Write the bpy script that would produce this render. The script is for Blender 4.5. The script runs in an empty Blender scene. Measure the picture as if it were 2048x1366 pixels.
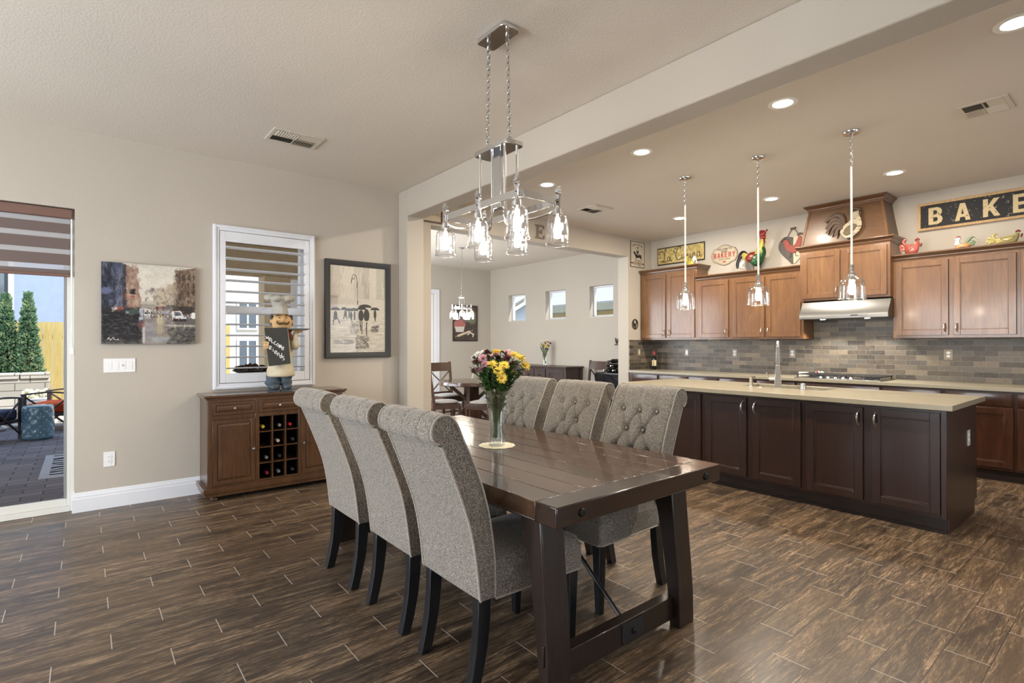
import bpy, bmesh, math, random
import numpy as np
from mathutils import Vector, Matrix
PI = math.pi
C = bpy.context.scene.collection
SC = bpy.context.scene
random.seed(7)

# ------------------------------------------------------------------ camera
def make_camera():
    yaw, pit, rol = math.radians(38.944), math.radians(.2018), math.radians(-.118)
    F = Vector((math.sin(yaw)*math.cos(pit), math.cos(yaw)*math.cos(pit), math.sin(pit)))
    r = Vector((math.cos(yaw), -math.sin(yaw), 0)); u = r.cross(F)
    r2 = r*math.cos(rol) + u*math.sin(rol); u2 = -r*math.sin(rol) + u*math.cos(rol)
    m = Matrix(((r2.x, u2.x, -F.x, 0), (r2.y, u2.y, -F.y, 0), (r2.z, u2.z, -F.z, 1.35), (0, 0, 0, 1)))
    cd = bpy.data.cameras.new('camera'); cd.sensor_width = 36; cd.lens = 36*1058.59/2048
    cd.clip_start = .05; cd.clip_end = 200
    o = bpy.data.objects.new('camera', cd); o.matrix_world = m; C.objects.link(o); SC.camera = o
make_camera()
SC.view_settings.view_transform = 'Standard'; SC.view_settings.look = 'None'
SC.view_settings.gamma = 1; SC.view_settings.exposure = -0.12
try: SC.view_settings.use_curve_mapping = False
except Exception: pass

# ------------------------------------------------------------------ world, sun, daylight at the windows
W = bpy.data.worlds.new('world'); SC.world = W; W.use_nodes = True
wn = W.node_tree; wn.nodes.clear()
wo = wn.nodes.new('ShaderNodeOutputWorld'); wb = wn.nodes.new('ShaderNodeBackground')
tc = wn.nodes.new('ShaderNodeTexCoord'); sp = wn.nodes.new('ShaderNodeSeparateXYZ'); rp = wn.nodes.new('ShaderNodeValToRGB')
rp.color_ramp.elements[0].position = 0.0; rp.color_ramp.elements[0].color = (.95, .97, 1, 1)
rp.color_ramp.elements[1].position = .7; rp.color_ramp.elements[1].color = (.45, .66, 1, 1)
wn.links.new(tc.outputs['Generated'], sp.inputs[0]); wn.links.new(sp.outputs['Z'], rp.inputs[0])
wn.links.new(rp.outputs[0], wb.inputs[0]); wn.links.new(wb.outputs[0], wo.inputs[0]); wb.inputs[1].default_value = 2.6

def light(name, kind, loc, energy, col=(1, 1, 1), rot=None, size=1, size_y=None, parent=None, spread=None, shape=None):
    d = bpy.data.lights.new(name, kind); d.energy = energy; d.color = col
    if kind == 'AREA':
        d.shape = shape or ('RECTANGLE' if size_y else 'SQUARE'); d.size = size
        if size_y: d.size_y = size_y
        if spread: d.spread = spread
    elif kind == 'SUN': d.angle = size
    else: d.shadow_soft_size = size
    o = bpy.data.objects.new(name, d); o.location = loc
    if rot: o.rotation_euler = rot
    if parent: o.parent = parent
    C.objects.link(o); return o
sun = light('sun', 'SUN', (0, 0, 20), 6.5, (1, .95, .87), size=math.radians(.6))
sun.rotation_euler = Vector((-.32, .5, -.80)).to_track_quat('-Z', 'Y').to_euler()
DAY = (.90, .95, 1.0)
# daylight standing in the openings of the windows behind and beside the camera (the windows are built below)
light('daylight_rear_window_a', 'AREA', (-1.6, -4.08, 1.45), 10, DAY, (PI/2, 0, 0), 2.2, 2.2)
light('daylight_rear_window_b', 'AREA', (1.5, -4.08, 1.45), 10, DAY, (PI/2, 0, 0), 2.2, 2.2)
light('daylight_rear_window_c', 'AREA', (5.2, -4.08, 1.45), 22, DAY, (PI/2, 0, 0), 2.2, 2.2)
light('daylight_west_window', 'AREA', (-3.58, 2.95, 1.45), 310, DAY, (0, -PI/2, 0), 2.2, 3.0)
light('daylight_nook_window', 'AREA', (3.02, 7.95, 1.5), 165, DAY, (0, -PI/2, 0), 1.7, 3.0)

# ------------------------------------------------------------------ helpers
def L8(r, g, b):
    f = lambda c: (c/255/12.92) if c/255 <= .04045 else ((c/255+.055)/1.055)**2.4
    return (f(r), f(g), f(b), 1)
class MB:
    def __init__(s): s.bm = bmesh.new(); s.mi = 0; s.M = None
    def add(s, vs, fs):
        bv = [s.bm.verts.new((s.M @ Vector(v)) if s.M else v) for v in vs]
        for f in fs:
            try:
                q = s.bm.faces.new([bv[i] for i in f]); q.material_index = s.mi
            except ValueError: pass
        return s
    def box(s, x0, y0, z0, x1, y1, z1):
        v = [(x0,y0,z0),(x1,y0,z0),(x1,y1,z0),(x0,y1,z0),(x0,y0,z1),(x1,y0,z1),(x1,y1,z1),(x0,y1,z1)]
        return s.add(v, [(0,3,2,1),(4,5,6,7),(0,1,5,4),(1,2,6,5),(2,3,7,6),(3,0,4,7)])
    def hexa(s, v): return s.add(v, [(0,3,2,1),(4,5,6,7),(0,1,5,4),(1,2,6,5),(2,3,7,6),(3,0,4,7)])
    def tube(s, pts, r, n=8, closed=False, flat=1.0):
        pts = [Vector(p) for p in pts]; N = len(pts); rs = r if isinstance(r, (list, tuple)) else [r]*N
        vs = []; fs = []; up = None
        for i, p in enumerate(pts):
            if closed: t = pts[(i+1) % N] - pts[i-1]
            else: t = pts[min(i+1, N-1)] - pts[max(i-1, 0)]
            if t.length < 1e-9: t = Vector((0, 0, 1))
            t.normalize()
            if up is None:
                up = Vector((0, 0, 1)) if abs(t.z) < .9 else Vector((1, 0, 0))
            a = t.cross(up)
            if a.length < 1e-6: a = t.cross(Vector((0, 1, 0)))
            a.normalize(); b = a.cross(t).normalized(); up = b
            for k in range(n):
                an = 2*PI*k/n
                vs.append(p + a*math.cos(an)*rs[i] + b*math.sin(an)*rs[i]*flat)
        for i in range(N if closed else N-1):
            j = (i+1) % N
            for k in range(n):
                k2 = (k+1) % n; fs.append((i*n+k, i*n+k2, j*n+k2, j*n+k))
        if not closed:
            fs.append(tuple(range(n-1, -1, -1))); fs.append(tuple((N-1)*n+k for k in range(n)))
        return s.add(vs, fs)
    def cyl(s, p0, p1, r0, r1=None, n=16): return s.tube([p0, p1], [r0, r0 if r1 is None else r1], n)
    def lathe(s, prof, c=(0,0,0), n=24, cap=True, wob=None):
        vs = []; fs = []
        for (r, z) in prof:
            for k in range(n):
                a = 2*PI*k/n; q = r*(wob(a, z) if wob else 1)
                vs.append((c[0]+q*math.cos(a), c[1]+q*math.sin(a), c[2]+z))
        for i in range(len(prof)-1):
            for k in range(n):
                k2 = (k+1) % n; fs.append((i*n+k, i*n+k2, (i+1)*n+k2, (i+1)*n+k))
        if cap: fs.append(tuple(range(n-1, -1, -1))); fs.append(tuple((len(prof)-1)*n+k for k in range(n)))
        return s.add(vs, fs)
    def prism(s, poly, a, b, ax='y', taper=None):
        def P(u, v, w): return {'x': (w, u, v), 'y': (u, w, v), 'z': (u, v, w)}[ax]
        n = len(poly); p2 = taper or poly
        vs = [P(u, v, a) for u, v in poly] + [P(u, v, b) for u, v in p2]
        fs = [tuple(range(n)), tuple(range(2*n-1, n-1, -1))] + [(i, i+n, (i+1) % n + n, (i+1) % n) for i in range(n)]
        return s.add(vs, fs)
    def ell(s, c, r, nu=16, nv=10, f=None):
        if not isinstance(r, (tuple, list)): r = (r, r, r)
        vs = []; fs = []
        for j in range(nv+1):
            th = PI*j/nv
            for i in range(nu):
                a = 2*PI*i/nu; x, y, z = math.sin(th)*math.cos(a), math.sin(th)*math.sin(a), -math.cos(th)
                k = f(x, y, z) if f else 1
                vs.append((c[0]+r[0]*x*k, c[1]+r[1]*y*k, c[2]+r[2]*z*k))
        for j in range(nv):
            for i in range(nu):
                i2 = (i+1) % nu; fs.append((j*nu+i, j*nu+i2, (j+1)*nu+i2, (j+1)*nu+i))
        return s.add(vs, fs)
    def grid(s, f, nu, nv, wrap=False):
        vs = [f(i/(nu-1), j/(nv-1)) for j in range(nv) for i in range(nu)]; fs = []
        for j in range(nv-1):
            for i in range(nu-1): fs.append((j*nu+i, j*nu+i+1, (j+1)*nu+i+1, (j+1)*nu+i))
        return s.add(vs, fs)
    def rail(s, prof, path, closed=False):
        """a profile (out, up) swept along a horizontal path; 'out' is to the right of travel, mitred"""
        N = len(path); vs = []; fs = []; n = len(prof)
        for i in range(N):
            p = Vector(path[i][:2])
            a = (Vector(path[i][:2]) - Vector(path[i-1][:2])) if (i > 0 or closed) else None
            b = (Vector(path[(i+1) % N][:2]) - p) if (i < N-1 or closed) else None
            a = a or b; b = b or a; a = a.normalized(); b = b.normalized()
            na = Vector((a.y, -a.x)); nb = Vector((b.y, -b.x)); m = (na+nb)/(1+na.dot(nb))
            for o, z in prof: vs.append((p.x+m.x*o, p.y+m.y*o, path[i][2]+z))
        for i in range(N if closed else N-1):
            j = (i+1) % N
            for k in range(n):
                k2 = (k+1) % n; fs.append((i*n+k, i*n+k2, j*n+k2, j*n+k))
        if not closed: fs.append(tuple(range(n))); fs.append(tuple((N-1)*n+k for k in range(n-1, -1, -1)))
        return s.add(vs, fs)
def ob(name, mb, mats, parent=None, loc=None, bev=0, ang=35, smooth=True, seg=2, weld=False):
    me = bpy.data.meshes.new(name)
    if weld: bmesh.ops.remove_doubles(mb.bm, verts=mb.bm.verts, dist=1e-5)
    bmesh.ops.recalc_face_normals(mb.bm, faces=mb.bm.faces)
    mb.bm.to_mesh(me); mb.bm.free()
    for m in (mats if isinstance(mats, (list, tuple)) else [mats]): me.materials.append(m)
    if smooth:
        me.polygons.foreach_set('use_smooth', [True]*len(me.polygons))
        me.set_sharp_from_angle(angle=math.radians(ang))
    o = bpy.data.objects.new(name, me); C.objects.link(o)
    if loc: o.location = loc
    if parent: o.parent = parent
    if bev:
        b = o.modifiers.new('b', 'BEVEL'); b.width = bev; b.segments = seg; b.limit_method = 'ANGLE'; b.angle_limit = math.radians(40)
        b.harden_normals = False
    return o
def tag(o, label, cat, group=None):
    o['label'] = label; o['category'] = cat
    if group: o['group'] = group
    return o
def thing(name, label, cat, loc=(0,0,0), rz=0, group=None):
    o = bpy.data.objects.new(name, None); o.empty_display_size = .1; C.objects.link(o)
    o.location = loc; o.rotation_euler = (0, 0, rz); return tag(o, label, cat, group)
def struct(o): o['kind'] = 'structure'; return o
def dup(root, loc=None, rz=None, label=None, group=None):
    def cp(o, par):
        c = o.copy(); C.objects.link(c); c.parent = par
        for ch in list(kids.get(o.name, [])): cp(ch, c)
        return c
    kids = {}
    def walk(o):
        kids[o.name] = list(o.children)
        for ch in o.children: walk(ch)
    walk(root)
    r = cp(root, root.parent)
    if loc is not None: r.location = loc
    if rz is not None: r.rotation_euler = (0, 0, rz)
    if label: r['label'] = label
    if group: r['group'] = group
    return r
ORD = ['first', 'second', 'third', 'fourth', 'fifth', 'sixth', 'seventh', 'eighth', 'ninth', 'tenth', 'eleventh', 'twelfth', 'thirteenth', 'fourteenth', 'fifteenth', 'sixteenth']
def catmull(pts, n=6, closed=False):
    P = [Vector(p) for p in pts]; N = len(P); out = []
    rng = range(N) if closed else range(N-1)
    for i in rng:
        if closed: a, b, c, d = P[i-1], P[i], P[(i+1) % N], P[(i+2) % N]
        else: a, b, c, d = P[max(i-1, 0)], P[i], P[i+1], P[min(i+2, N-1)]
        for k in range(n):
            t = k/n
            out.append(.5*((2*b) + (c-a)*t + (2*a-5*b+4*c-d)*t*t + (3*b-a-3*c+d)*t*t*t))
    if not closed: out.append(P[-1])
    return out
def text_mesh(txt, size, ext=.001, bold=0.0, align='CENTER', space=1.0):
    cu = bpy.data.curves.new('t', 'FONT'); cu.body = txt; cu.size = size; cu.extrude = ext; cu.offset = bold; cu.align_x = align; cu.space_character = space
    o = bpy.data.objects.new('t', cu); C.objects.link(o)
    dg = bpy.context.evaluated_depsgraph_get(); dg.update()
    me = bpy.data.meshes.new_from_object(o.evaluated_get(dg))
    bpy.data.objects.remove(o); bpy.data.curves.remove(cu); return me
def text_ob(name, txt, size, mat, M, parent, ext=.001, bold=0.0, sx=1.0, align='CENTER', space=1.0):
    me = text_mesh(txt, size, ext, bold, align, space); me.transform(Matrix.Diagonal((sx, 1, 1, 1))); me.transform(M)
    me.materials.clear(); me.materials.append(mat)
    o = bpy.data.objects.new(name, me); C.objects.link(o); o.parent = parent; return o
# frames for flat things on a wall: local x -> along wall, local y -> up, local z -> out of the wall, seen from the room
def on_x(x, y, z): return Matrix(((0, 0, -1, x), (-1, 0, 0, y), (0, 1, 0, z), (0, 0, 0, 1)))      # wall facing -x, text runs to -y
def on_y(x, y, z): return Matrix(((1, 0, 0, x), (0, 0, -1, y), (0, 1, 0, z), (0, 0, 0, 1)))       # wall facing -y, text runs to +x
# ------------------------------------------------------------------ materials
class NT:
    def __init__(s, name, rough=.5, metal=0.0, spec=.5, coat=0, coat_r=.1):
        s.m = bpy.data.materials.new(name); s.m.use_nodes = True; s.t = s.m.node_tree
        s.b = s.t.nodes['Principled BSDF']; s.out = s.t.nodes['Material Output']
        s.b.inputs['Roughness'].default_value = rough; s.b.inputs['Metallic'].default_value = metal
        s.b.inputs['Specular IOR Level'].default_value = spec
        s.b.inputs['Coat Weight'].default_value = coat; s.b.inputs['Coat Roughness'].default_value = coat_r
    def n(s, t, **k):
        q = s.t.nodes.new('ShaderNode'+t)
        for a, v in k.items(): setattr(q, a, v)
        return q
    def l(s, a, b): s.t.links.new(a, b)
    def put(s, sock, v):
        if hasattr(v, 'links') or hasattr(v, 'is_output'): s.l(v, sock)
        else: sock.default_value = v
    def math(s, op, a, b=None, c=None):
        q = s.n('Math', operation=op); s.put(q.inputs[0], a)
        if b is not None: s.put(q.inputs[1], b)
        if c is not None: s.put(q.inputs[2], c)
        return q.outputs[0]
    def mix(s, f, a, b, mode='MIX'):
        q = s.n('Mix', data_type='RGBA', blend_type=mode); s.put(q.inputs[0], f); s.put(q.inputs[6], a); s.put(q.inputs[7], b); return q.outputs[2]
    def coord(s, scale=(1,1,1), kind='Object', loc=(0,0,0), rot=(0,0,0)):
        c = s.n('TexCoord'); mp = s.n('Mapping'); s.l(c.outputs[kind], mp.inputs[0]); mp.inputs[3].default_value = scale; mp.inputs[1].default_value = loc; mp.inputs[2].default_value = rot
        return mp.outputs[0]
    def noise(s, vec, scale=5, detail=3, rough=.5, dist=0, dim='3D', w=None):
        q = s.n('TexNoise', noise_dimensions=dim); s.l(vec, q.inputs['Vector']); q.inputs['Scale'].default_value = scale; q.inputs['Detail'].default_value = detail
        q.inputs['Roughness'].default_value = rough; q.inputs['Distortion'].default_value = dist
        if w is not None: s.put(q.inputs['W'], w)
        return q.outputs['Fac']
    def ramp(s, f, stops, interp='LINEAR'):
        q = s.n('ValToRGB'); q.color_ramp.interpolation = interp; e = q.color_ramp.elements
        while len(e) < len(stops): e.new(.5)
        for i, (p, c) in enumerate(stops): e[i].position = p; e[i].color = c if len(c) == 4 else (*c, 1)
        s.l(f, q.inputs[0]); return q.outputs[0]
    def bump(s, h, strength=.2, dist=.01):
        q = s.n('Bump'); q.inputs['Strength'].default_value = strength; q.inputs['Distance'].default_value = dist; s.l(h, q.inputs['Height']); s.l(q.outputs[0], s.b.inputs['Normal'])
    def col(s, v): s.put(s.b.inputs['Base Color'], v); return s.m
def sc(c, k): return (min(c[0]*k, 1), min(c[1]*k, 1), min(c[2]*k, 1), 1)
def mat(name, c, rough=.5, metal=0.0, spec=.5, var=.06, vs=6, bs=0, bscale=100, bd=.002, coat=0, aniso=None):
    m = NT(name, rough, metal, spec, coat); v = m.coord(aniso or (1, 1, 1))
    f = m.noise(v, vs, 3); m.col(m.ramp(f, [(.3, sc(c, 1-var)), (.7, sc(c, 1+var))]))
    if bs: m.bump(m.noise(v, bscale, 3, .6), bs, bd)
    return m.m
def wood(name, c1, c2, ax='z', s=1.0, rough=.4, coat=0, dark=None, spec=.5, blot=.35, bs=.05):
    m = NT(name, rough, 0, spec, coat, .12)
    st = {'x': (2.2, 26, 26), 'y': (26, 2.2, 26), 'z': (26, 26, 2.2)}[ax]
    v = m.coord(tuple(k*s for k in st)); f = m.noise(v, 1.6, 6, .62, 1.3)
    base = m.ramp(f, [(.32, c1), (.68, c2)])
    st2 = {'x': (1.5, 5, 5), 'y': (5, 1.5, 5), 'z': (5, 5, 1.5)}[ax]
    g = m.noise(m.coord(tuple(k*s for k in st2), loc=(3, 5, 7)), 1.2, 3, .5, .5)
    base = m.mix(m.ramp(g, [(.35, (0, 0, 0)), (.7, (blot, blot, blot))]), base, dark or sc(c1, .6))
    m.bump(f, bs, .002); return m.col(base)
def emit(name, c, s):
    m = bpy.data.materials.new(name); m.use_nodes = True; t = m.node_tree; t.nodes.clear()
    e = t.nodes.new('ShaderNodeEmission'); e.inputs[0].default_value = c; e.inputs[1].default_value = s
    o = t.nodes.new('ShaderNodeOutputMaterial'); t.links.new(e.outputs[0], o.inputs[0]); return m
def thin_glass(name, tint=(.97, .98, .98, 1), lo=.05, hi=.55, rough=.02, ribs=0):
    """thin-walled glass: light passes, grazing angles mirror"""
    m = bpy.data.materials.new(name); m.use_nodes = True; t = m.node_tree; t.nodes.clear()
    tr = t.nodes.new('ShaderNodeBsdfTransparent'); tr.inputs[0].default_value = tint
    g = t.nodes.new('ShaderNodeBsdfGlossy'); g.inputs['Roughness'].default_value = rough; g.inputs[0].default_value = (1, 1, 1, 1)
    lw = t.nodes.new('ShaderNodeLayerWeight'); lw.inputs[0].default_value = .35
    mr = t.nodes.new('ShaderNodeMapRange'); mr.inputs[3].default_value = lo; mr.inputs[4].default_value = hi
    mx = t.nodes.new('ShaderNodeMixShader'); o = t.nodes.new('ShaderNodeOutputMaterial')
    t.links.new(lw.outputs['Facing'], mr.inputs[0]); t.links.new(mr.outputs[0], mx.inputs[0]); t.links.new(tr.outputs[0], mx.inputs[1]); t.links.new(g.outputs[0], mx.inputs[2]); t.links.new(mx.outputs[0], o.inputs[0])
    return m
def paint(name, c, bs=.25, bscale=90, rough=.75):
    m = NT(name, rough, 0, .3); v = m.coord(); f = m.noise(v, bscale, 2, .6)
    m.bump(m.ramp(f, [(.42, (0, 0, 0)), (.6, (1, 1, 1))]), bs, .003)
    return m.col(m.ramp(m.noise(v, .7, 2), [(.3, sc(c, .97)), (.7, sc(c, 1.03))]))
def attr_mat(name, rough=.6, spec=.3, coat=0):
    m = NT(name, rough, 0, spec, coat); a = m.n('Attribute'); a.attribute_name = 'Col'; return m.col(a.outputs['Color'])
def tiles(m, U, V, w, h, shift, gap, stag):
    """rows of h, tiles of w, each row shifted by stag*w more (mod 1). returns (rnd socket, joint mask long, joint mask short, fx, fy)"""
    rv = m.math('DIVIDE', m.math('SUBTRACT', V, shift[1]), h); row = m.math('FLOOR', rv); fy = m.math('SUBTRACT', rv, row)
    off = m.math('MULTIPLY', m.math('MODULO', m.math('ADD', row, 3000), 1/stag), stag)
    cu = m.math('SUBTRACT', m.math('DIVIDE', m.math('SUBTRACT', U, shift[0]), w), off); colm = m.math('FLOOR', cu); fx = m.math('SUBTRACT', cu, colm)
    cx = m.n('CombineXYZ'); m.l(row, cx.inputs[0]); m.l(colm, cx.inputs[1]); wn_ = m.n('TexWhiteNoise', noise_dimensions='3D'); m.l(cx.outputs[0], wn_.inputs['Vector'])
    jl = m.math('LESS_THAN', m.math('MINIMUM', fy, m.math('SUBTRACT', 1, fy)), gap/h)
    js = m.math('LESS_THAN', m.math('MINIMUM', fx, m.math('SUBTRACT', 1, fx)), gap/w)
    return wn_, jl, js, fx, fy
def sep(m, kind='Object'):
    c = m.n('TexCoord'); s_ = m.n('SeparateXYZ'); m.l(c.outputs[kind], s_.inputs[0]); return s_.outputs

WALL = L8(189, 181, 169); CEIL = L8(218, 210, 199); TRIMW = L8(232, 234, 238)
m_wall = paint('painted_wall', WALL, .10, 90); m_ceil = paint('painted_ceiling', CEIL, .22, 75)
m_white = mat('white_paint', L8(228, 230, 235), .35, 0, .5, .01, 3)
m_whitepl = mat('white_plastic', L8(238, 238, 238), .3, 0, .5, .01, 3)
def floor_mat():
    m = NT('wood_look_tile', .34, 0, .35, .2, .25); m.b.inputs['Coat IOR'].default_value = 1.8; o = sep(m); X, Y = o[0], o[1]
    wn_, jl, js, fx, fy = tiles(m, X, Y, .61, .1545, (-.107, 3.249), .0018, 1/3)
    js = m.math('LESS_THAN', m.math('MINIMUM', fx, m.math('SUBTRACT', 1, fx)), .0020/.61)
    R = m.n('SeparateColor'); m.l(wn_.outputs['Color'], R.inputs[0])
    cx = m.n('CombineXYZ'); m.l(m.math('ADD', m.math('MULTIPLY', X, 3.2), m.math('MULTIPLY', R.outputs[0], 40)), cx.inputs[0]); m.l(m.math('MULTIPLY', Y, 34), cx.inputs[1]); m.l(m.math('MULTIPLY', R.outputs[1], 30), cx.inputs[2])
    f1 = m.noise(cx.outputs[0], 1.7, 10, .78, 1.3)
    cy = m.n('CombineXYZ'); m.l(m.math('ADD', m.math('MULTIPLY', X, 1.5), m.math('MULTIPLY', R.outputs[1], 20)), cy.inputs[0]); m.l(m.math('MULTIPLY', Y, 9.0), cy.inputs[1]); m.l(m.math('MULTIPLY', R.outputs[2], 10), cy.inputs[2])
    f2 = m.noise(cy.outputs[0], 1.9, 4, .6, .9)
    base = m.ramp(f1, [(.36, L8(44, 35, 29)), (.44, L8(90, 73, 58)), (.52, L8(136, 113, 88)), (.62, L8(194, 166, 132))])
    cf = m.n('CombineXYZ'); m.l(m.math('ADD', m.math('MULTIPLY', X, 14), m.math('MULTIPLY', R.outputs[0], 40)), cf.inputs[0]); m.l(m.math('MULTIPLY', Y, 150), cf.inputs[1]); f4 = m.noise(cf.outputs[0], 1.2, 4, .7, 1.8)
    base = m.mix(m.ramp(f4, [(.42, (.7, .7, .7)), (.50, (0, 0, 0))]), base, L8(44, 34, 28))
    dk = m.ramp(f2, [(.40, (1, 1, 1)), (.50, (.35, .35, .35)), (.62, (0, 0, 0))])
    cz = m.n('CombineXYZ'); m.l(m.math('MULTIPLY', X, .9), cz.inputs[0]); m.l(m.math('MULTIPLY', Y, 7.5), cz.inputs[1]); f3 = m.noise(cz.outputs[0], 1.6, 3, .6, .7)
    base = m.mix(m.math('MULTIPLY', dk, .72), base, L8(38, 32, 29))
    base = m.mix(m.ramp(f3, [(.40, (.62, .62, .62)), (.58, (0, 0, 0))]), base, L8(36, 30, 27))
    base = m.mix(m.math('MULTIPLY', R.outputs[2], .25), base, L8(128, 104, 80))
    # a cool grey cast towards the window side belongs to the light, the short joints are grout with edge glints painted in as a pale colour
    base = m.mix(jl, base, L8(46, 38, 33)); base = m.mix(js, base, L8(178, 170, 160))
    jj = m.math('MAXIMUM', jl, js)
    h = m.math('SUBTRACT', m.math('MULTIPLY', f1, .5), m.math('MULTIPLY', jj, .8)); m.bump(h, .35, .003)
    m.l(m.math('ADD', .34, m.math('MULTIPLY', f1, .16)), m.b.inputs['Roughness'])
    return m.col(base)
m_floor = floor_mat()
def splash_mat(name, ax, org):
    m = NT(name, .42, 0, .5); o = sep(m); U = o[1] if ax == 'y' else o[0]
    wn_, jl, js, fx, fy = tiles(m, U, o[2], .203, .0572, org, .0014, .5)
    R = m.n('SeparateColor'); m.l(wn_.outputs['Color'], R.inputs[0])
    base = m.ramp(R.outputs[0], [(0, L8(56, 51, 47)), (.14, L8(76, 67, 58)), (.36, L8(94, 85, 74)), (.60, L8(110, 101, 90)), (.78, L8(88, 84, 79)), (.93, L8(130, 117, 99))], 'CONSTANT')
    v = m.coord((1, 1, 1)); f = m.noise(v, 22, 6, .7, .4)
    base = m.mix(m.ramp(f, [(.35, (.0, .0, .0)), (.75, (.35, .35, .35))]), base, L8(140, 130, 114))
    g = m.noise(v, 75, 4, .7); base = m.mix(m.ramp(g, [(.52, (0, 0, 0)), (.62, (.4, .4, .4))]), base, L8(58, 52, 48))
    jj = m.math('MAXIMUM', jl, js); base = m.mix(jj, base, L8(140, 133, 120))
    m.bump(m.math('SUBTRACT', m.math('MULTIPLY', g, .4), m.math('MULTIPLY', jj, .7)), .35, .003); return m.col(base)
m_splash = splash_mat('stone_tile', 'y', (.2, .915)); m_splash2 = splash_mat('stone_tile_end', 'x', (.1, .915))
m_upper = wood('maple_stain', L8(106, 73, 43), L8(134, 96, 59), 'z', .7, .30, .3, L8(92, 58, 36), blot=.55)
m_upperh = wood('maple_stain_rail', L8(88, 60, 37), L8(110, 76, 48), 'y', .8, .30, .3, L8(84, 54, 34), blot=.4)
m_esp = wood('espresso_stain', L8(42, 24, 18), L8(56, 33, 24), 'z', 1.2, .32, .15, L8(38, 24, 20), blot=.3)
m_esph = wood('espresso_toe', L8(34, 24, 21), L8(46, 32, 27), 'y', 1, .4, 0, L8(28, 19, 16))
m_base = wood('cherry_stain', L8(58, 34, 24), L8(82, 50, 34), 'z', 1.0, .28, .4, L8(44, 26, 19), blot=.4)
m_quartz = mat('quartz', L8(156, 149, 130), .25, 0, .5, .02, 60)
m_nickel = mat('brushed_nickel', (.62, .60, .57, 1), .28, 1.0, .5, .03, 20)
m_chrome = mat('polished_steel', (.72, .72, .72, 1), .14, 1.0, .5, .02, 10)
m_steel = mat('stainless_steel', (.24, .24, .24, 1), .32, 1.0, .5, .06, 3, aniso=(40, .4, 40))
m_black = mat('black_metal', L8(26, 26, 27), .4, .3, .5, .05)
m_iron = mat('cast_iron', L8(44, 44, 46), .55, .2, .5, .08)
m_bulb = emit('lit_bulb', (1, .86, .66, 1), 38)
m_can = emit('lit_diffuser', (1, .95, .86, 1), 14)
m_glass = thin_glass('clear_glass_shade', (.97, .975, .98, 1), .10, .9, .06)
m_pane = thin_glass('window_glass', (.97, .985, .985, 1), .0, .10, .0)
# ------------------------------------------------------------------ the room shell
def wall(name, ax, p0, p1, a0, a1, z0, z1, holes=(), m=None):
    """slab between p0 and p1 on axis ax, spanning a0..a1 and z0..z1, with rectangular holes (a,b,za,zb)"""
    A = sorted({a0, a1, *[h[0] for h in holes], *[h[1] for h in holes]}); Z = sorted({z0, z1, *[h[2] for h in holes], *[h[3] for h in holes]})
    A = [a for a in A if a0 <= a <= a1]; Z = [z for z in Z if z0 <= z <= z1]; b = MB()
    inh = lambda a, z: any(h[0] < a < h[1] and h[2] < z < h[3] for h in holes)
    P = lambda p, a, z: (p, a, z) if ax == 'x' else (a, p, z)
    solid = {(i, j): not inh((A[i]+A[i+1])/2, (Z[j]+Z[j+1])/2) for i in range(len(A)-1) for j in range(len(Z)-1)}
    for (i, j), s_ in solid.items():
        if not s_: continue
        x0, x1, y0, y1 = A[i], A[i+1], Z[j], Z[j+1]
        b.add([P(p0, x0, y0), P(p0, x1, y0), P(p0, x1, y1), P(p0, x0, y1)], [(0, 1, 2, 3)])
        b.add([P(p1, x0, y0), P(p1, x1, y0), P(p1, x1, y1), P(p1, x0, y1)], [(0, 1, 2, 3)])
        for di, dj, q in ((-1, 0, ((x0, y0), (x0, y1))), (1, 0, ((x1, y0), (x1, y1))), (0, -1, ((x0, y0), (x1, y0))), (0, 1, ((x0, y1), (x1, y1)))):
            if not solid.get((i+di, j+dj), False):
                (u0, v0), (u1, v1) = q; b.add([P(p0, u0, v0), P(p1, u0, v0), P(p1, u1, v1), P(p0, u1, v1)], [(0, 1, 2, 3)])
    return struct(ob(name, b, m or m_wall, smooth=False))
ZC = 3.07; YW = 5.504; XK = 7.5
b = MB(); b.box(-3.7, -4.2, -.12, 7.7, 5.58, 0); b.box(3.0, 5.58, -.12, 7.7, 10.29, 0); struct(ob('floor', b, m_floor, smooth=False))
b = MB(); b.box(-3.7, -4.2, ZC, 7.7, 10.29, ZC+.15); struct(ob('ceiling', b, m_ceil, smooth=False))
m_cast = mat('exterior_stucco', L8(196, 178, 150), .9, 0, .2, .06, 3, .4, 60)
wall('wall_left', 'y', YW, YW+.2, -3.7, 2.79, 0, ZC, [(-2.5, -.06, 0, 2.437), (.985, 1.765, 1.02, 2.38)])
wall('wall_far', 'y', YW, YW+.21, 2.79, XK, 0, ZC, [(3.21, 6.88, -1, 2.76)])
b = MB(); b.box(2.788, 5.30, 0, 3.0, YW, ZC); b.box(2.788, -4.0, 2.766, 3.0, 5.30, ZC)
struct(ob('trim_1', b, m_wall, bev=.012, seg=3))           # pilaster and dropped beam between dining room and kitchen
NW = [(8.81, 9.40), (7.57, 8.16), (6.343, 6.923)]
wall('wall_right', 'x', XK, XK+.2, -4.2, 10.29, 0, ZC, [(a, c, 1.852, 2.433) for a, c in NW])
wall('wall_nook_end', 'y', 10.09, 10.29, 2.9, XK+.2, 0, ZC, [(5.1, 5.97, 0, 2.44)])
wall('wall_nook_side', 'x', 2.9, 3.1, 5.704, 10.29, 0, ZC, [(6.45, 9.45, .65, 2.35)])
wall('wall_rear', 'y', -4.2, -4.0, -3.7, 7.7, 0, ZC, [(-2.7, -.5, .35, 2.55), (.4, 2.6, .35, 2.55), (4.1, 6.3, .35, 2.55)])
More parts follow.
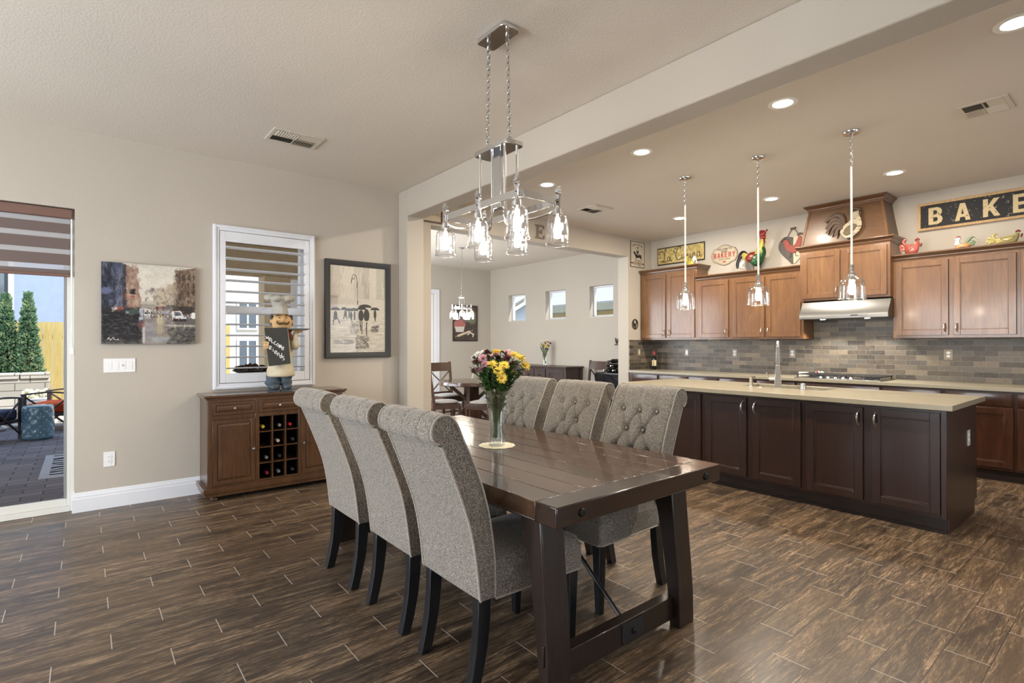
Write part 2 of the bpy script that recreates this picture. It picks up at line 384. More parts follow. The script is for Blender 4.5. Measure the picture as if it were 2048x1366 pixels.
wall('wall_outer', 'x', -3.7, -3.5, -4.2, 5.7, 0, ZC, [(1.45, 4.45, .35, 2.55)])
# exterior faces of the nook and the dining wall
# baseboards
BP = [(0, 0), (-.016, 0), (-.016, .105), (-.012, .112), (-.0125, .126), (-.008, .134), (-.006, .150), (0, .156)]
def baseboard(name, path):
    b = MB(); b.rail([(-u, v) for u, v in BP], path); return struct(ob(name, b, m_white, ang=25))
baseboard('baseboard_left', [(-.06, YW+.09, 0), (-.06, YW, 0), (2.788, YW, 0), (2.788, 5.30, 0), (3.0, 5.30, 0)])
baseboard('baseboard_nook_end', [(6.10, 10.09, 0), (7.5, 10.09, 0), (7.5, 5.72, 0)])
baseboard('baseboard_far', [(6.88, 5.714, 0), (6.88, YW, 0), (6.95, YW, 0)])
baseboard('baseboard_outer', [(-3.5, -4.0, 0), (-3.5, YW, 0), (-2.5, YW, 0)])
# backsplash, on the kitchen wall and the short return wall
b = MB(); b.box(XK-.012, -.6, .915, XK, YW, 1.40); b.box(XK-.012, 1.97, 1.40, XK, 2.93, 1.70); struct(ob('trim_2', b, m_splash, smooth=False))
b = MB(); b.box(6.90, YW-.012, .915, XK-.012, YW, 1.40); struct(ob('trim_3', b, m_splash2, smooth=False))

# ------------------------------------------------------------------ sliding door with its striped shade
m_alum = mat('bronze_grey_frame', L8(150, 150, 150), .4, .2, .5, .02)
m_cream = mat('vinyl_frame', L8(222, 220, 212), .4, 0, .5, .01)
b = MB()
for x0, x1 in ((-.088, -.0605), (-2.4995, -2.455)): b.box(x0, YW+.07, 0.0005, x1, YW+.16, 2.4365)
b.box(-2.455, YW+.07, 0.0005, -.088, YW+.16, .045); b.box(-2.455, YW+.07, 2.385, -.088, YW+.16, 2.4365)
d = struct(ob('door_1', b, m_cream, bev=.003))
for x0, x1, y in ((-1.33, -.0885, YW+.085), (-2.45, -1.27, YW+.125)):
    b = MB(); w = .022
    b.box(x0, y, .046, x0+w, y+.03, 2.384); b.box(x1-w, y, .046, x1, y+.03, 2.384); b.box(x0+w, y, .046, x1-w, y+.03, .105); b.box(x0+w, y, 2.34, x1-w, y+.03, 2.384)
    p = ob('door_panel', b, m_cream, d, bev=.002)
    b = MB(); b.box(x0+w, y+.012, .105, x1-w, y+.016, 2.34); ob('glass_pane', b, m_pane, p, smooth=False)
    b = MB(); b.box(x1-w-.018, y-.001, .107, x1-w-.0005, y+.02, 2.338); ob('gasket', b, m_alum, p)
m_bl = mat('shade_cassette', L8(120, 92, 82), .6, 0, .3, .04)
m_band = mat('shade_band', L8(112, 98, 94), .8, 0, .2, .03, 300)
def sheer():
    m = bpy.data.materials.new('sheer_band'); m.use_nodes = True; t = m.node_tree; t.nodes.clear()
    a = t.nodes.new('ShaderNodeBsdfTransparent'); a.inputs[0].default_value = (.95, .96, 1, 1); c = t.nodes.new('ShaderNodeBsdfTranslucent'); c.inputs[0].default_value = (.85, .86, .88, 1)
    e = t.nodes.new('ShaderNodeBsdfDiffuse'); e.inputs[0].default_value = (.8, .8, .8, 1)
    x = t.nodes.new('ShaderNodeMixShader'); x.inputs[0].default_value = .5; y = t.nodes.new('ShaderNodeMixShader'); y.inputs[0].default_value = .55; o = t.nodes.new('ShaderNodeOutputMaterial')
    t.links.new(c.outputs[0], x.inputs[1]); t.links.new(e.outputs[0], x.inputs[2]); t.links.new(a.outputs[0], y.inputs[1]); t.links.new(x.outputs[0], y.inputs[2]); t.links.new(y.outputs[0], o.inputs[0]); return m
m_sheer = sheer()
t = thing('roller_shade', 'brown and white striped roller shade pulled partway down over the glass patio door', 'window shade', (-1.28, YW+.045, 2.43))
b = MB(); b.box(-1.2, -.035, -.075, 1.205, .03, 0); ob('cassette', b, m_bl, t, bev=.006)
zs = [(2.315, 2.237), (2.196, 2.11), (2.07, 1.984), (1.945, 1.915)]
b = MB()
for a, c in zs: b.box(-1.18, -.004, c-2.43, 1.19, -.001, a-2.43)
ob('opaque_band', b, m_band, t, smooth=False)
b = MB(); b.box(-1.18, .002, 1.915-2.43, 1.19, .0035, -.07); ob('sheer_fabric', b, m_sheer, t, smooth=False)
b = MB(); b.box(-1.18, -.01, 1.89-2.43, 1.19, .01, 1.915-2.43); ob('bottom_rail', b, m_bl, t, bev=.004)
b = MB(); b.tube([(1.198, -.02, -.07), (1.198, -.02, -1.12)], .0035, 6); b.tube([(1.203, -.005, -.07), (1.203, -.005, -1.12)], .0035, 6); b.box(1.187, -.027, -1.16, 1.213, .0, -1.11); ob('pull_cord', b, m_whitepl, t)

# ------------------------------------------------------------------ dining window and plantation shutter
b = MB(); x0, x1, z0, z1 = .985, 1.765, 1.02, 2.38
for u0, u1, v0, v1 in ((x0, x0+.04, z0, z1), (x1-.04, x1, z0, z1), (x0+.04, x1-.04, z0, z0+.04), (x0+.04, x1-.04, z1-.04, z1)): b.box(u0, YW+.10, v0, u1, YW+.17, v1)
wdw = struct(ob('window_1', b, m_white, bev=.003))
b = MB(); b.box(x0+.04, YW+.105, 1.64, x1-.04, YW+.15, 1.715); b.box(1.36, YW+.09, 1.70, 1.40, YW+.11, 1.712); ob('meeting_rail', b, m_white, wdw, bev=.003)
b = MB(); b.box(x0+.04, YW+.13, z0+.04, x1-.04, YW+.134, 1.64); b.box(x0+.04, YW+.145, 1.715, x1-.04, YW+.149, z1-.04); ob('glass_pane', b, m_pane, wdw, smooth=False)
t = thing('plantation_shutter', 'white plantation shutter with open horizontal louvers on the dining room window', 'shutter', (1.375, YW, .93))
def ring(b, x0, x1, z0, z1, w, y0, y1):
    b.box(x0, y0, z0, x0+w, y1, z1); b.box(x1-w, y0, z0, x1, y1, z1); b.box(x0+w, y0, z0, x1-w, y1, z0+w); b.box(x0+w, y0, z1-w, x1-w, y1, z1)
b = MB(); ring(b, -.46, .46, .0, 1.522, .052, -.032, 0); ring(b, -.452, .452, .008, 1.514, .02, -.040, -.032); ob('frame', b, m_white, t, bev=.004)
b = MB(); a0, a1 = -.404, .404; zb, zt = .058, 1.466
b.box(a0, -.030, zb, a0+.048, .0, zt); b.box(a1-.048, -.030, zb, a1, .0, zt); b.box(a0+.048, -.030, zb, a1-.048, 0, .145); b.box(a0+.048, -.030, 1.373, a1-.048, 0, zt)
pn = ob('shutter_panel', b, m_white, t, bev=.003)
for k in range(12):
    z = 1.123+.1025*k-.93; b = MB(); n = 12; poly = []
    for i in range(n):
        an = 2*PI*i/n; u, v = .044*math.cos(an), .0065*math.sin(an); tl = -.12
        poly.append((u*math.cos(tl)-v*math.sin(tl) - .012, z+u*math.sin(tl)+v*math.cos(tl)))
    b.prism(poly, a0+.050, a1-.050, 'x'); ob('louver', b, m_white, pn, ang=60)
for z in (.25, .75, 1.28): b = MB(); b.box(a1+.001, -.036, z, a1+.008, -.028, z+.06); ob('hinge', b, m_white, t)

# nook windows
for i, (ya, yb) in enumerate(NW):
    b = MB(); 
    for u0, u1, v0, v1 in ((ya, ya+.03, 1.852, 2.433), (yb-.03, yb, 1.852, 2.433), (ya+.03, yb-.03, 1.852, 1.882), (ya+.03, yb-.03, 2.403, 2.433)): b.box(XK+.11, u0, v0, XK+.16, u1, v1)
    w_ = struct(ob('window_%d' % (i+2), b, m_white, bev=.002))
    b = MB(); b.box(XK+.13, ya+.03, 1.882, XK+.134, yb-.03, 2.403); ob('glass_pane', b, m_pane, w_, smooth=False)
    b = MB(); b.box(XK-.001, ya, 1.846, XK+.11, yb, 1.852); ob('window_sill', b, m_white, w_)
# nook glass door, seen at the opening's edge
b = MB(); y = 10.09
for u0, u1, v0, v1 in ((5.0, 5.1, 0, 2.54), (5.97, 6.09, 0, 2.54), (5.1, 5.97, 2.44, 2.54)): b.box(u0, y-.02, v0, u1, y, v1)
dr = struct(ob('door_2', b, m_white, bev=.003))
b = MB(); ring(b, 5.1, 5.97, .01, 2.44, .11, y+.06, y+.10); ob('door_panel', b, m_white, dr, bev=.003)
b = MB(); b.box(5.21, y+.078, .12, 5.86, y+.082, 2.33); ob('glass_pane', b, m_pane, dr, smooth=False)
b = MB(); ya, yb = 6.45, 9.45
for u0, u1, v0, v1 in ((ya, ya+.06, .65, 2.35), (yb-.06, yb, .65, 2.35), (ya+.06, yb-.06, .65, .71), (ya+.06, yb-.06, 2.29, 2.35), (7.42, 7.48, .71, 2.29), (8.42, 8.48, .71, 2.29)): b.box(2.86, u0, v0, 2.95, u1, v1)
w_ = struct(ob('window_5', b, m_white, bev=.003)); b = MB(); b.box(2.90, ya+.06, .71, 2.904, yb-.06, 2.29); ob('glass_pane', b, m_pane, w_, smooth=False)
for i, (ax, a0, a1) in enumerate((('y', -2.7, -.5), ('y', .4, 2.6), ('y', 4.1, 6.3), ('x', 1.45, 4.45))):
    b = MB()
    for u0, u1, v0, v1 in ((a0, a0+.06, .35, 2.55), (a1-.06, a1, .35, 2.55), (a0, a1, .35, .41), (a0, a1, 2.49, 2.55), ((a0+a1)/2-.03, (a0+a1)/2+.03, .35, 2.55), (a0, a1, 1.5, 1.55)):
        if ax == 'y': b.box(u0, -4.06, v0, u1, -4.0, v1)
        else: b.box(-3.56, u0, v0, -3.5, u1, v1)
    struct(ob('window_%d' % (i+6), b, m_white))

# ------------------------------------------------------------------ ceiling vents, recessed lights, switches, outlets
m_vent = mat('vent_enamel', L8(206, 198, 184), .4, 0, .5, .02); m_dark = mat('duct_dark', L8(30, 27, 24), .9, 0, .1, .05)
def vent(cx, cy, lx, ly, label, flip=1):
    t = thing('ceiling_vent', label, 'vent', (cx, cy, ZC), group='ceiling vents')
    b = MB(); hx, hy = lx/2, ly/2; w = .028
    for q in ((-hx, -hy, hx, -hy+w), (-hx, hy-w, hx, hy), (-hx, -hy+w, -hx+w, hy-w), (hx-w, -hy+w, hx, hy-w)): b.box(q[0], q[1], -.012, q[2], q[3], -.0005)
    ob('frame', b, m_vent, t, bev=.002)
    b = MB(); b.box(-hx+w, -hy+w, -.004, hx-w, hy-w, -.001); ob('duct_opening', b, m_dark, t)
    b = MB(); L_ = (max(lx, ly)-2*w); long_x = lx > ly; S = min(lx, ly)/2-w
    P = (lambda u, v: (u, v)) if long_x else (lambda u, v: (v, u))
    def blade(u0, v0, u1, v1, tl):
        (xa, ya), (xb, yb) = P(u0, v0), P(u1, v1); d_ = Vector((xb-xa, yb-ya, 0)).normalized(); nn = Vector((-d_.y, d_.x, 0))*.011*tl
        b.hexa([(xa-nn.x, ya-nn.y, -.016), (xb-nn.x, yb-nn.y, -.016), (xb-nn.x+.001, yb-nn.y+.001, -.0155), (xa-nn.x+.001, ya-nn.y+.001, -.0155), (xa+nn.x, ya+nn.y, -.005), (xb+nn.x, yb+nn.y, -.005), (xb+nn.x, yb+nn.y, -.004), (xa+nn.x, ya+nn.y, -.004)])
    for k in range(7): blade(-L_/2*flip, .012+k*(S-.012)/7, 0, .012+k*(S-.012)/7, 1)
    for k in range(9): u = -L_/2+ (k+.5)*L_/2/9; blade(u*flip, -S, u*flip, 0, 1)
    for k in range(9): u = (k+.5)*L_/2/9; blade(u*flip, -S*.2, u*flip, S, -1)
    b.box(*(P(0, -S)[0]-.004, P(0, -S)[1]-.004, -.014), *(P(0, S)[0]+.004, P(0, S)[1]+.004, -.004))
    (xa, ya), (xb, yb) = P(-L_/2, -.004), P(L_/2, .004); b.box(xa, ya, -.014, xb, yb, -.004)
    (xa, ya), (xb, yb) = sorted([P(0, -S), P(L_/2*flip, -.2*S)]); b.box(min(xa, xb), min(ya, yb), -.012, max(xa, xb), max(ya, yb), -.004)
    ob('louver_blades', b, m_vent, t, smooth=False)
vent(1.37, 4.58, .40, .30, 'beige ceiling vent above the dining room window wall')
vent(5.115, .825, .31, .28, 'beige ceiling vent in the kitchen between the island and the range wall', -1)
vent(5.08, 4.60, .33, .32, 'beige ceiling vent in front of the header with the letter E')
m_canring = mat('can_trim', L8(240, 238, 232), .4, 0, .5, .01)
def can(x, y, label):
    t = thing('recessed_light', label, 'ceiling light', (x, y, ZC), group='recessed ceiling lights')
    b = MB(); b.lathe([(.098, -.001), (.098, -.006), (.085, -.010), (.068, -.007), (.066, -.001)], n=32, cap=False); ob('trim_ring', b, m_canring, t)
    b = MB(); b.lathe([(.067, -.003), (.04, -.005), (.001, -.0055)], n=32); ob('diffuser', b, m_can, t)
    light('can_lamp', 'AREA', (0, 0, -.02), 37, (1, .885, .73), (0, 0, 0), .12, parent=t, shape='DISK')
cols = {3.895: 'beam', 6.375: 'cabinet wall'}
for x, s_ in cols.items():
    for y, w_ in ((.50, 'nearest the camera'), (1.725, 'second from the camera'), (2.96, 'third from the camera'), (4.21, 'farthest from the camera')):
        if x > 6 and y < 1: continue
        can(x, y, 'lit round recessed light in the row beside the %s, %s' % (s_, w_))
def plate(name, label, cat, M, w, h, kind, m=m_whitepl, mt=None, group=None, slots=2):
    t = thing(name, label, cat, group=group); t.matrix_world = M
    b = MB(); b.box(-w/2, -h/2, 0, w/2, h/2, .006); ob('cover_plate', b, m, t, bev=.002)
    if kind == 'outlet':
        for s_ in (-.019, .019):
            b = MB(); b.prism([(.0165*math.cos(a), s_+.0145*math.sin(a)) for a in [2*PI*k/20 for k in range(20)]], .006, .009, 'z'); r = ob('receptacle', b, mt or m_whitepl, t)
            b = MB(); b.box(-.0075, s_+.000, .009, -.0055, s_+.008, .0093); b.box(.0055, s_+.001, .009, .0075, s_+.007, .0093); b.prism([(.0025*math.cos(a), s_-.007+.0025*math.sin(a)) for a in [2*PI*k/10 for k in range(10)]], .009, .0093, 'z'); ob('slots', b, m_dark, r)
    else:
        n = kind
        for k in range(n):
            x = (k-(n-1)/2)*.046
            b = MB(); b.box(x-.0165, -.033, .006, x+.0165, .033, .008); r = ob('rocker_switch', b, mt or m_whitepl, t, bev=.001)
            if n == 4 and k == 2:
                b = MB(); b.box(x-.006, -.008, .0082, x-.003, .006, .0086); b.box(x+.003, -.008, .0082, x+.006, .006, .0086); ob('indicator', b, m_dark, r)
    return t
plate('light_switch', 'white four-gang switch plate under the city street canvas', 'light switch', on_y(.231, YW, 1.173), .214, .115, 4)
plate('wall_outlet', 'white outlet low on the wall below the four-gang switch plate', 'outlet', on_y(.162, YW, .40), .075, .122, 'outlet')
m_brownpl = mat('taupe_plate', L8(150, 138, 120), .4, 0, .5, .03); m_grpl = mat('grey_plate', L8(146, 138, 134), .4, 0, .5, .03)
plate('wall_outlet', 'grey outlet plate on the backsplash behind the middle of the kitchen run', 'outlet', on_x(XK-.012, 4.02, 1.20), .075, .12, 'outlet', m_grpl)
plate('wall_outlet', 'grey outlet plate on the backsplash just beside the range area, behind the faucet', 'outlet', on_x(XK-.012, 3.20, 1.21), .075, .12, 'outlet', m_grpl)
plate('wall_outlet', 'taupe outlet plate on the darker backsplash past the range hood', 'outlet', on_x(XK-.012, 1.53, 1.216), .08, .12, 'outlet', m_brownpl)
plate('light_switch', 'single switch plate on the backsplash near the wine bottle', 'light switch', on_x(XK-.012, 4.82, 1.20), .07, .12, 1, m_grpl)
plate('light_switch', 'single switch plate on the short return of the backsplash', 'light switch', on_y(7.14, YW-.012, 1.20), .07, .12, 1, m_brownpl, mat('almond', L8(222, 212, 180), .4))
# ------------------------------------------------------------------ kitchen cabinets (run along y, fronts face -x)
def door(x, ya, yb, za, zb, m, parent, name='door', fr=.058, th=.02, bead=True, handle=None):
    """frame and recessed panel; ya<yb; front at x, body behind"""
    b = MB(); x1 = x+th
    b.box(x, ya, za, x1, ya+fr, zb); b.box(x, yb-fr, za, x1, yb, zb); b.box(x, ya+fr, za, x1, yb-fr, za+fr); b.box(x, ya+fr, zb-fr, x1, yb-fr, zb)
    b.box(x+.009, ya+fr, za+fr, x1, yb-fr, zb-fr)
    w = .010
    for (u0, u1, v0, v1) in ((ya+fr, ya+fr+w, za+fr, zb-fr), (yb-fr-w, yb-fr, za+fr, zb-fr), (ya+fr+w, yb-fr-w, za+fr, za+fr+w), (ya+fr+w, yb-fr-w, zb-fr-w, zb-fr)): b.box(x+.005, u0, v0, x+.012, u1, v1)
    d_ = ob(name, b, m, parent, bev=.0022)
    if handle:
        hy, hz, vert = handle; pull(x, hy, hz, d_, vert)
    return d_
def pull(x, y, z, parent, vert=True, L_=.095):
    b = MB(); n = 9; pts = []
    for i in range(n):
        s_ = -1+2*i/(n-1); o = -.030*(1-s_*s_)**.5-.006 if abs(s_) < 1 else -.004
        pts.append((x+o, y, z+s_*L_/2) if vert else (x+o, y+s_*L_/2, z))
    for p in (pts[0], pts[-1]): b.cyl((x+.0, p[1], p[2]), (x-.008, p[1], p[2]), .0075, .006, 10)
    b.tube(pts, [.006, .0055, .0065, .0075, .008, .0075, .0065, .0055, .006], 8)
    ob('handle', b, m_nickel, parent)
def slab(x, ya, yb, za, zb, m, parent, name='drawer'):
    b = MB(); b.box(x+.004, ya, za, x+.02, yb, zb); b.hexa([(x, ya+.012, za+.012), (x, yb-.012, za+.012), (x+.004, yb, za), (x+.004, ya, za), (x, ya+.012, zb-.012), (x, yb-.012, zb-.012), (x+.004, yb, zb), (x+.004, ya, zb)])
    return ob(name, b, m, parent, bev=.0015)
def rel(t, *o):
    pass
# island
XI = 4.663
def island_unit(ya, yb, doors, label, end=False, endl=False):
    t = thing('island_cabinet', label, 'cabinet', (XI+.3, (ya+yb)/2, 0), group='kitchen island base cabinets')
    inv = Matrix.Translation((-(XI+.3), -(ya+yb)/2, 0)); M = lambda b: setattr(b, 'M', inv)
    b = MB(); M(b); sk = 1.9 < ya < 2.0; b.box(XI+.0205, ya, .1105, 5.15, yb, .876)
    if sk: b.box(5.15, ya, .1105, 5.58, yb, .69)
    else: b.box(5.15, ya, .1105, 5.58, yb, .876)
    ob('body', b, m_esp, t)
    b = MB(); M(b); b.box(XI+.072, ya, 0, 5.50, yb, .11); b.box(XI+.062, ya, 0, XI+.072, yb, .018); ob('toe_kick', b, m_esph, t)
    if end:
        b = MB(); M(b); b.prism([(XI+.0005, .11), (XI+.075, .11), (XI+.075, 0), (5.505, 0), (5.505, .10), (5.585, .10), (5.585, .876), (XI, .876)], ya-.012, ya, 'y'); ob('end_panel', b, m_esp, t, bev=.001)
        b = MB(); M(b); b.box(XI, ya-.0125, .1105, XI+.02, ya+.02, .8755); ob('face_frame', b, m_esp, t, bev=.002)
    for (da, db, hs) in doors:
        o = door(XI, da, db, .135, .852, m_esp, None, handle=((db-.028 if hs > 0 else da+.028), .77, True) if hs else None)
        o.parent = t; o.location = inv.translation
    return t
island_unit(.978, 1.908, [(1.002, 1.418, 1), (1.476, 1.886, -1)], 'espresso island cabinet unit of two doors at the bare end nearest the camera', end=True)
island_unit(1.908, 2.828, [(1.932, 2.342, 1), (2.400, 2.802, -1)], 'espresso island cabinet unit of two doors, middle of the island', )
island_unit(2.828, 3.745, [(2.856, 3.262, 1), (3.318, 3.722, -1)], 'espresso island cabinet unit at the far end, mostly behind the tufted chairs')
m_outl = mat('white_outlet', L8(200, 200, 200), .4)
plate('wall_outlet', 'white outlet on the dark end panel of the island', 'outlet', Matrix(((1, 0, 0, 5.30), (0, 0, -1, .966), (0, 1, 0, .615), (0, 0, 0, 1))), .075, .12, 'outlet', m_outl)
# island top with a sink cut-out
b = MB(); X0, X1, Y0, Y1, S0, S1, S2, S3 = 4.612, 5.655, .922, 3.80, 5.20, 5.56, 1.95, 2.72
for q in ((X0, Y0, S0, Y1), (S1, Y0, X1, Y1), (S0, Y0, S1, S2), (S0, S3, S1, Y1)): b.box(q[0], q[1], .877, q[2], q[3], .917)
tag(ob('island_countertop', b, m_quartz, bev=.003), 'thick cream quartz countertop of the kitchen island', 'countertop')
t = thing('kitchen_sink', 'steel undermount sink sunk in the cream island countertop', 'sink', (5.38, 2.335, .70))
b = MB(); b.box(-.18, -.385, 0, .18, .385, .004)
for q in ((-.184, -.389, -.18, .389), (.18, -.389, .184, .389), (-.18, -.389, .18, -.385), (-.18, .385, .18, .389)): b.box(q[0], q[1], 0, q[2], q[3], .176)
ob('basin', b, m_steel, t, smooth=False)
b = MB(); b.lathe([(.045, .004), (.04, .007), (.01, .006)], (0, 0, 0)); ob('drain', b, m_chrome, t)
# faucet, standing on the island behind the sink (dining side)
t = thing('kitchen_faucet', 'tall tapered brushed nickel faucet standing on the island beside the sink', 'faucet', (5.138, 2.33, .917), math.radians(24.4))
b = MB(); b.box(-.036, -.036, 0, .036, .036, .006); b.M = Matrix.Rotation(0, 4, 'Z')
sq = lambda h: [(-h, -h), (h, -h), (h, h), (-h, h)]
for z0, z1, a, c in ((.006, .22, .033, .019), (.22, .40, .019, .0145)): b.hexa([(-a, -a, z0), (a, -a, z0), (a, a, z0), (-a, a, z0), (-c, -c, z1), (c, -c, z1), (c, c, z1), (-c, c, z1)])
ob('body', b, m_nickel, t, bev=.003)
b = MB(); b.tube(catmull([(0, 0, .39), (.005, 0, .425), (.04, 0, .44), (.10, 0, .42), (.17, 0, .35), (.20, 0, .27)], 5), .0135, 10); b.cyl((.20, 0, .275), (.205, 0, .17), .016, .019, 12); ob('spout', b, m_nickel, t)
b = MB(); b.cyl((0, .015, .085), (0, .075, .085), .013, .013, 14); b.tube([(0, .07, .085), (.0, .085, .10), (.0, .10, .15)], [.009, .008, .006], 8); ob('lever', b, m_nickel, t)
t = thing('soap_dispenser', 'small brushed nickel soap pump on the island, far side of the faucet', 'soap dispenser', (5.157, 2.60, .917))
b = MB(); b.lathe([(.026, 0), (.026, .006), (.017, .010), (.015, .07), (.018, .075), (.018, .095), (.0, .098)], n=18); ob('body', b, m_nickel, t)
b = MB(); b.tube([(.0, 0, .09), (.03, 0, .094), (.075, 0, .088), (.08, 0, .078)], .006, 8); ob('nozzle', b, m_nickel, t)
t = thing('sink_stopper', 'short round nickel stub on the island, camera side of the faucet', 'air gap cap', (5.142, 2.105, .917))
b = MB(); b.lathe([(.026, 0), (.023, .003), (.023, .055), (.020, .060), (0, .061)], n=20); ob('cap', b, m_nickel, t)
b = MB(); b.lathe([(.03, 0), (.028, .004), (.012, .008), (0, .008)], n=20); tag(ob('deck_button', b, m_nickel, loc=(5.14, 2.50, .917)), 'flat round nickel button on the island between soap pump and faucet', 'sink control')

# back run: base cabinets, counter
XB = 6.885
bu = [(4.935, 5.45, 'at the far corner'), (4.42, 4.935, 'second from the far corner'), (3.94, 4.42, 'third from the far corner'), (3.415, 3.94, 'behind the soap pump'), (2.905, 3.415, 'behind the faucet'), (1.997, 2.905, 'wide one under the gas cooktop'), (1.455, 1.997, 'just past the cooktop'), (.910, 1.455, 'seen past the island end'), (.3, .910, 'cut by the edge of the view')]
for ya, yb, where in bu:
    yc = (ya+yb)/2; t = thing('base_cabinet', 'dark cherry base cabinet %s, under the kitchen back counter' % where, 'cabinet', (7.2, yc, 0), group='base cabinets along the back wall')
    inv = Matrix.Translation((-7.2, -yc, 0))
    b = MB(); b.M = inv; b.box(XB+.02, ya, .11, XK-.005, yb, .876); ob('body', b, m_base, t, bev=.001)
    b = MB(); b.M = inv; b.box(XB+.08, ya, 0, XK-.01, yb, .11); b.box(XB+.07, ya, 0, XB+.08, yb, .018); ob('toe_kick', b, m_esph, t)
    o = slab(XB, ya+.018, yb-.018, .735, .852, m_base, None); o.parent = t; o.location = inv.translation
    dd = [(ya+.018, yb-.018)] if yb-ya < .7 else [(ya+.018, yc-.006), (yc+.006, yb-.018)]
    for k, (da, db) in enumerate(dd):
        o = door(XB, da, db, .135, .712, m_base, None); o.parent = t; o.location = inv.translation
b = MB(); b.box(6.852, -.6, .877, XK-.012, YW-.012, .915); tag(ob('kitchen_countertop', b, m_quartz, bev=.003), 'long cream quartz countertop running along the tiled back wall', 'countertop')
b = MB(); b.box(6.90, YW-.05, 0, 6.96, YW-.002, .876); struct(ob('trim_4', b, m_base))
# upper cabinets
XU = 7.172
CR = [(0, 0), (.006, 0), (.010, .012), (.018, .018), (.020, .030), (.042, .052), (.052, .058), (.052, .072), (0, .072)]
def crown(t, inv, xf, ya, yb, z, m, back=XK, sides=(True, True)):
    b = MB(); b.M = inv; p = [(xf, yb, z), (xf, ya, z)]
    if sides[0]: p.append((back, ya, z))
    if sides[1]: p.insert(0, (back, yb, z))
    b.rail([(u, v) for u, v in CR], p); ob('crown_molding', b, m, t, ang=30)
def upper(ya, yb, za, zb, doors, label, xf=XU, sides=(True, True), crz=None):
    yc = (ya+yb)/2; t = thing('upper_cabinet', label, 'cabinet', (7.33, yc, za), group='wall cabinets over the kitchen counter'); inv = Matrix.Translation((-7.33, -yc, -za))
    b = MB(); b.M = inv; b.box(xf+.02, ya, za, XK-.001, yb, zb); ob('body', b, m_upper, t, bev=.0015)
    for da, db, hs in doors:
        o = door(xf, da, db, za+.03, zb-.03, m_upper, None, handle=((db-.03 if hs > 0 else da+.03), za+.11, True) if hs else None); o.parent = t; o.location = inv.translation
    crown(t, inv, xf+.02, ya, yb, zb-.005, m_upperh, XK-.001, sides); return t
upper(4.462, 5.492, 1.40, 2.475, [(4.985+.02, 5.46, -1), (4.49, 4.985-.02, 1)], 'tall brown wall cabinet of two doors at the far corner, under the cursive sign', sides=(True, False))
upper(3.92, 4.462, 1.40, 2.285, [(3.95, 4.425, -1)], 'lower brown wall cabinet with a single door beside the tall corner one', sides=(False, False))
upper(2.935, 3.92, 1.40, 2.285, [(3.435, 3.888, -1), (2.965, 3.405, 1)], 'brown wall cabinet of two doors next to the range hood, metal rooster on top', sides=(False, False))
upper(1.965, 2.935, 1.872, 2.50, [(2.475, 2.905, -1), (1.995, 2.440, 1)], 'short brown wall cabinet directly above the range hood', xf=7.075)
upper(.905, 1.965, 1.40, 2.275, [(1.465, 1.935, -1), (.935, 1.425, 1)], 'brown wall cabinet of two doors past the range hood, three ceramic hens on top', sides=(False, False))
upper(.0, .905, 1.40, 2.275, [(.47, .885, -1), (.02, .45, 1)], 'brown wall cabinet cut off by the picture edge', sides=(False, False))
# hood chimney
m_chim = wood('chimney_stain', L8(74, 51, 31), L8(96, 67, 41), 'y', .7, .42, .1, L8(78, 52, 32), blot=.5)
t = thing('hood_chimney', 'tapered brown wooden hood mantle reaching the ceiling above the range', 'range hood', (7.3, 2.45, 2.57)); inv = Matrix.Translation((-7.3, -2.45, -2.57))
b = MB(); b.M = inv; lo = (7.08, 1.985, 2.915); hi = (7.155, 2.055, 2.845)
b.hexa([(lo[0], lo[1], 2.573), (XK-.001, lo[1], 2.573), (XK-.001, lo[2], 2.573), (lo[0], lo[2], 2.573), (hi[0], hi[1], 3.0), (XK-.001, hi[1], 3.0), (XK-.001, hi[2], 3.0), (hi[0], hi[2], 3.0)]); ob('body', b, m_chim, t)
for s_, (y0, y1) in ((1, (lo[1], hi[1])), (-1, (lo[2], hi[2]))):
    b = MB(); b.M = inv; b.hexa([(lo[0]-.008, y0-.006*s_, 2.573), (lo[0]+.03, y0-.006*s_, 2.573), (lo[0]+.03, y0+.022*s_, 2.573), (lo[0]-.008, y0+.022*s_, 2.573), (hi[0]-.008, y1-.006*s_, 3.0), (hi[0]+.03, y1-.006*s_, 3.0), (hi[0]+.03, y1+.022*s_, 3.0), (hi[0]-.008, y1+.022*s_, 3.0)]); ob('corner_strip', b, m_upperh, t, bev=.002)
crown(t, inv, hi[0], hi[1], hi[2], 2.995, m_upperh, XK-.001)
# stainless hood
t = thing('range_hood', 'slanted stainless steel range hood under the short cabinet', 'range hood', (7.25, 2.43, 1.64)); inv = Matrix.Translation((-7.25, -2.43, -1.64))
b = MB(); b.M = inv; b.prism([(XK-.013, 1.640), (6.985, 1.640), (6.985, 1.700), (7.09, 1.855), (XK-.013, 1.855)], 1.955, 2.905, 'y'); ob('canopy', b, m_steel, t, bev=.004)
b = MB(); b.M = inv; b.box(6.983, 2.25, 1.655, 6.986, 2.44, 1.685); ob('control_panel', b, m_steel, t)
b = MB(); b.M = inv
for k in range(5): b.cyl((6.984, 2.16+.018*k, 1.670), (6.982, 2.16+.018*k, 1.670), .004, .004, 8)
b.box(6.982, 2.255, 1.664, 6.984, 2.33, 1.676); ob('buttons', b, m_black, t)
b = MB(); b.M = inv
for y in (2.2, 2.68): b.lathe([(.03, 1.636), (.028, 1.634), (0.0, 1.634)], (7.12, y, 0), 16)
ob('hood_lamp', b, m_can, t)
for y in (2.2, 2.68): light('hood_light', 'SPOT', (7.16-7.25, y-2.43, 1.622-1.64), 26, (1, .93, .82), (0, .12, 0), .03, parent=t).data.spot_size = math.radians(125)
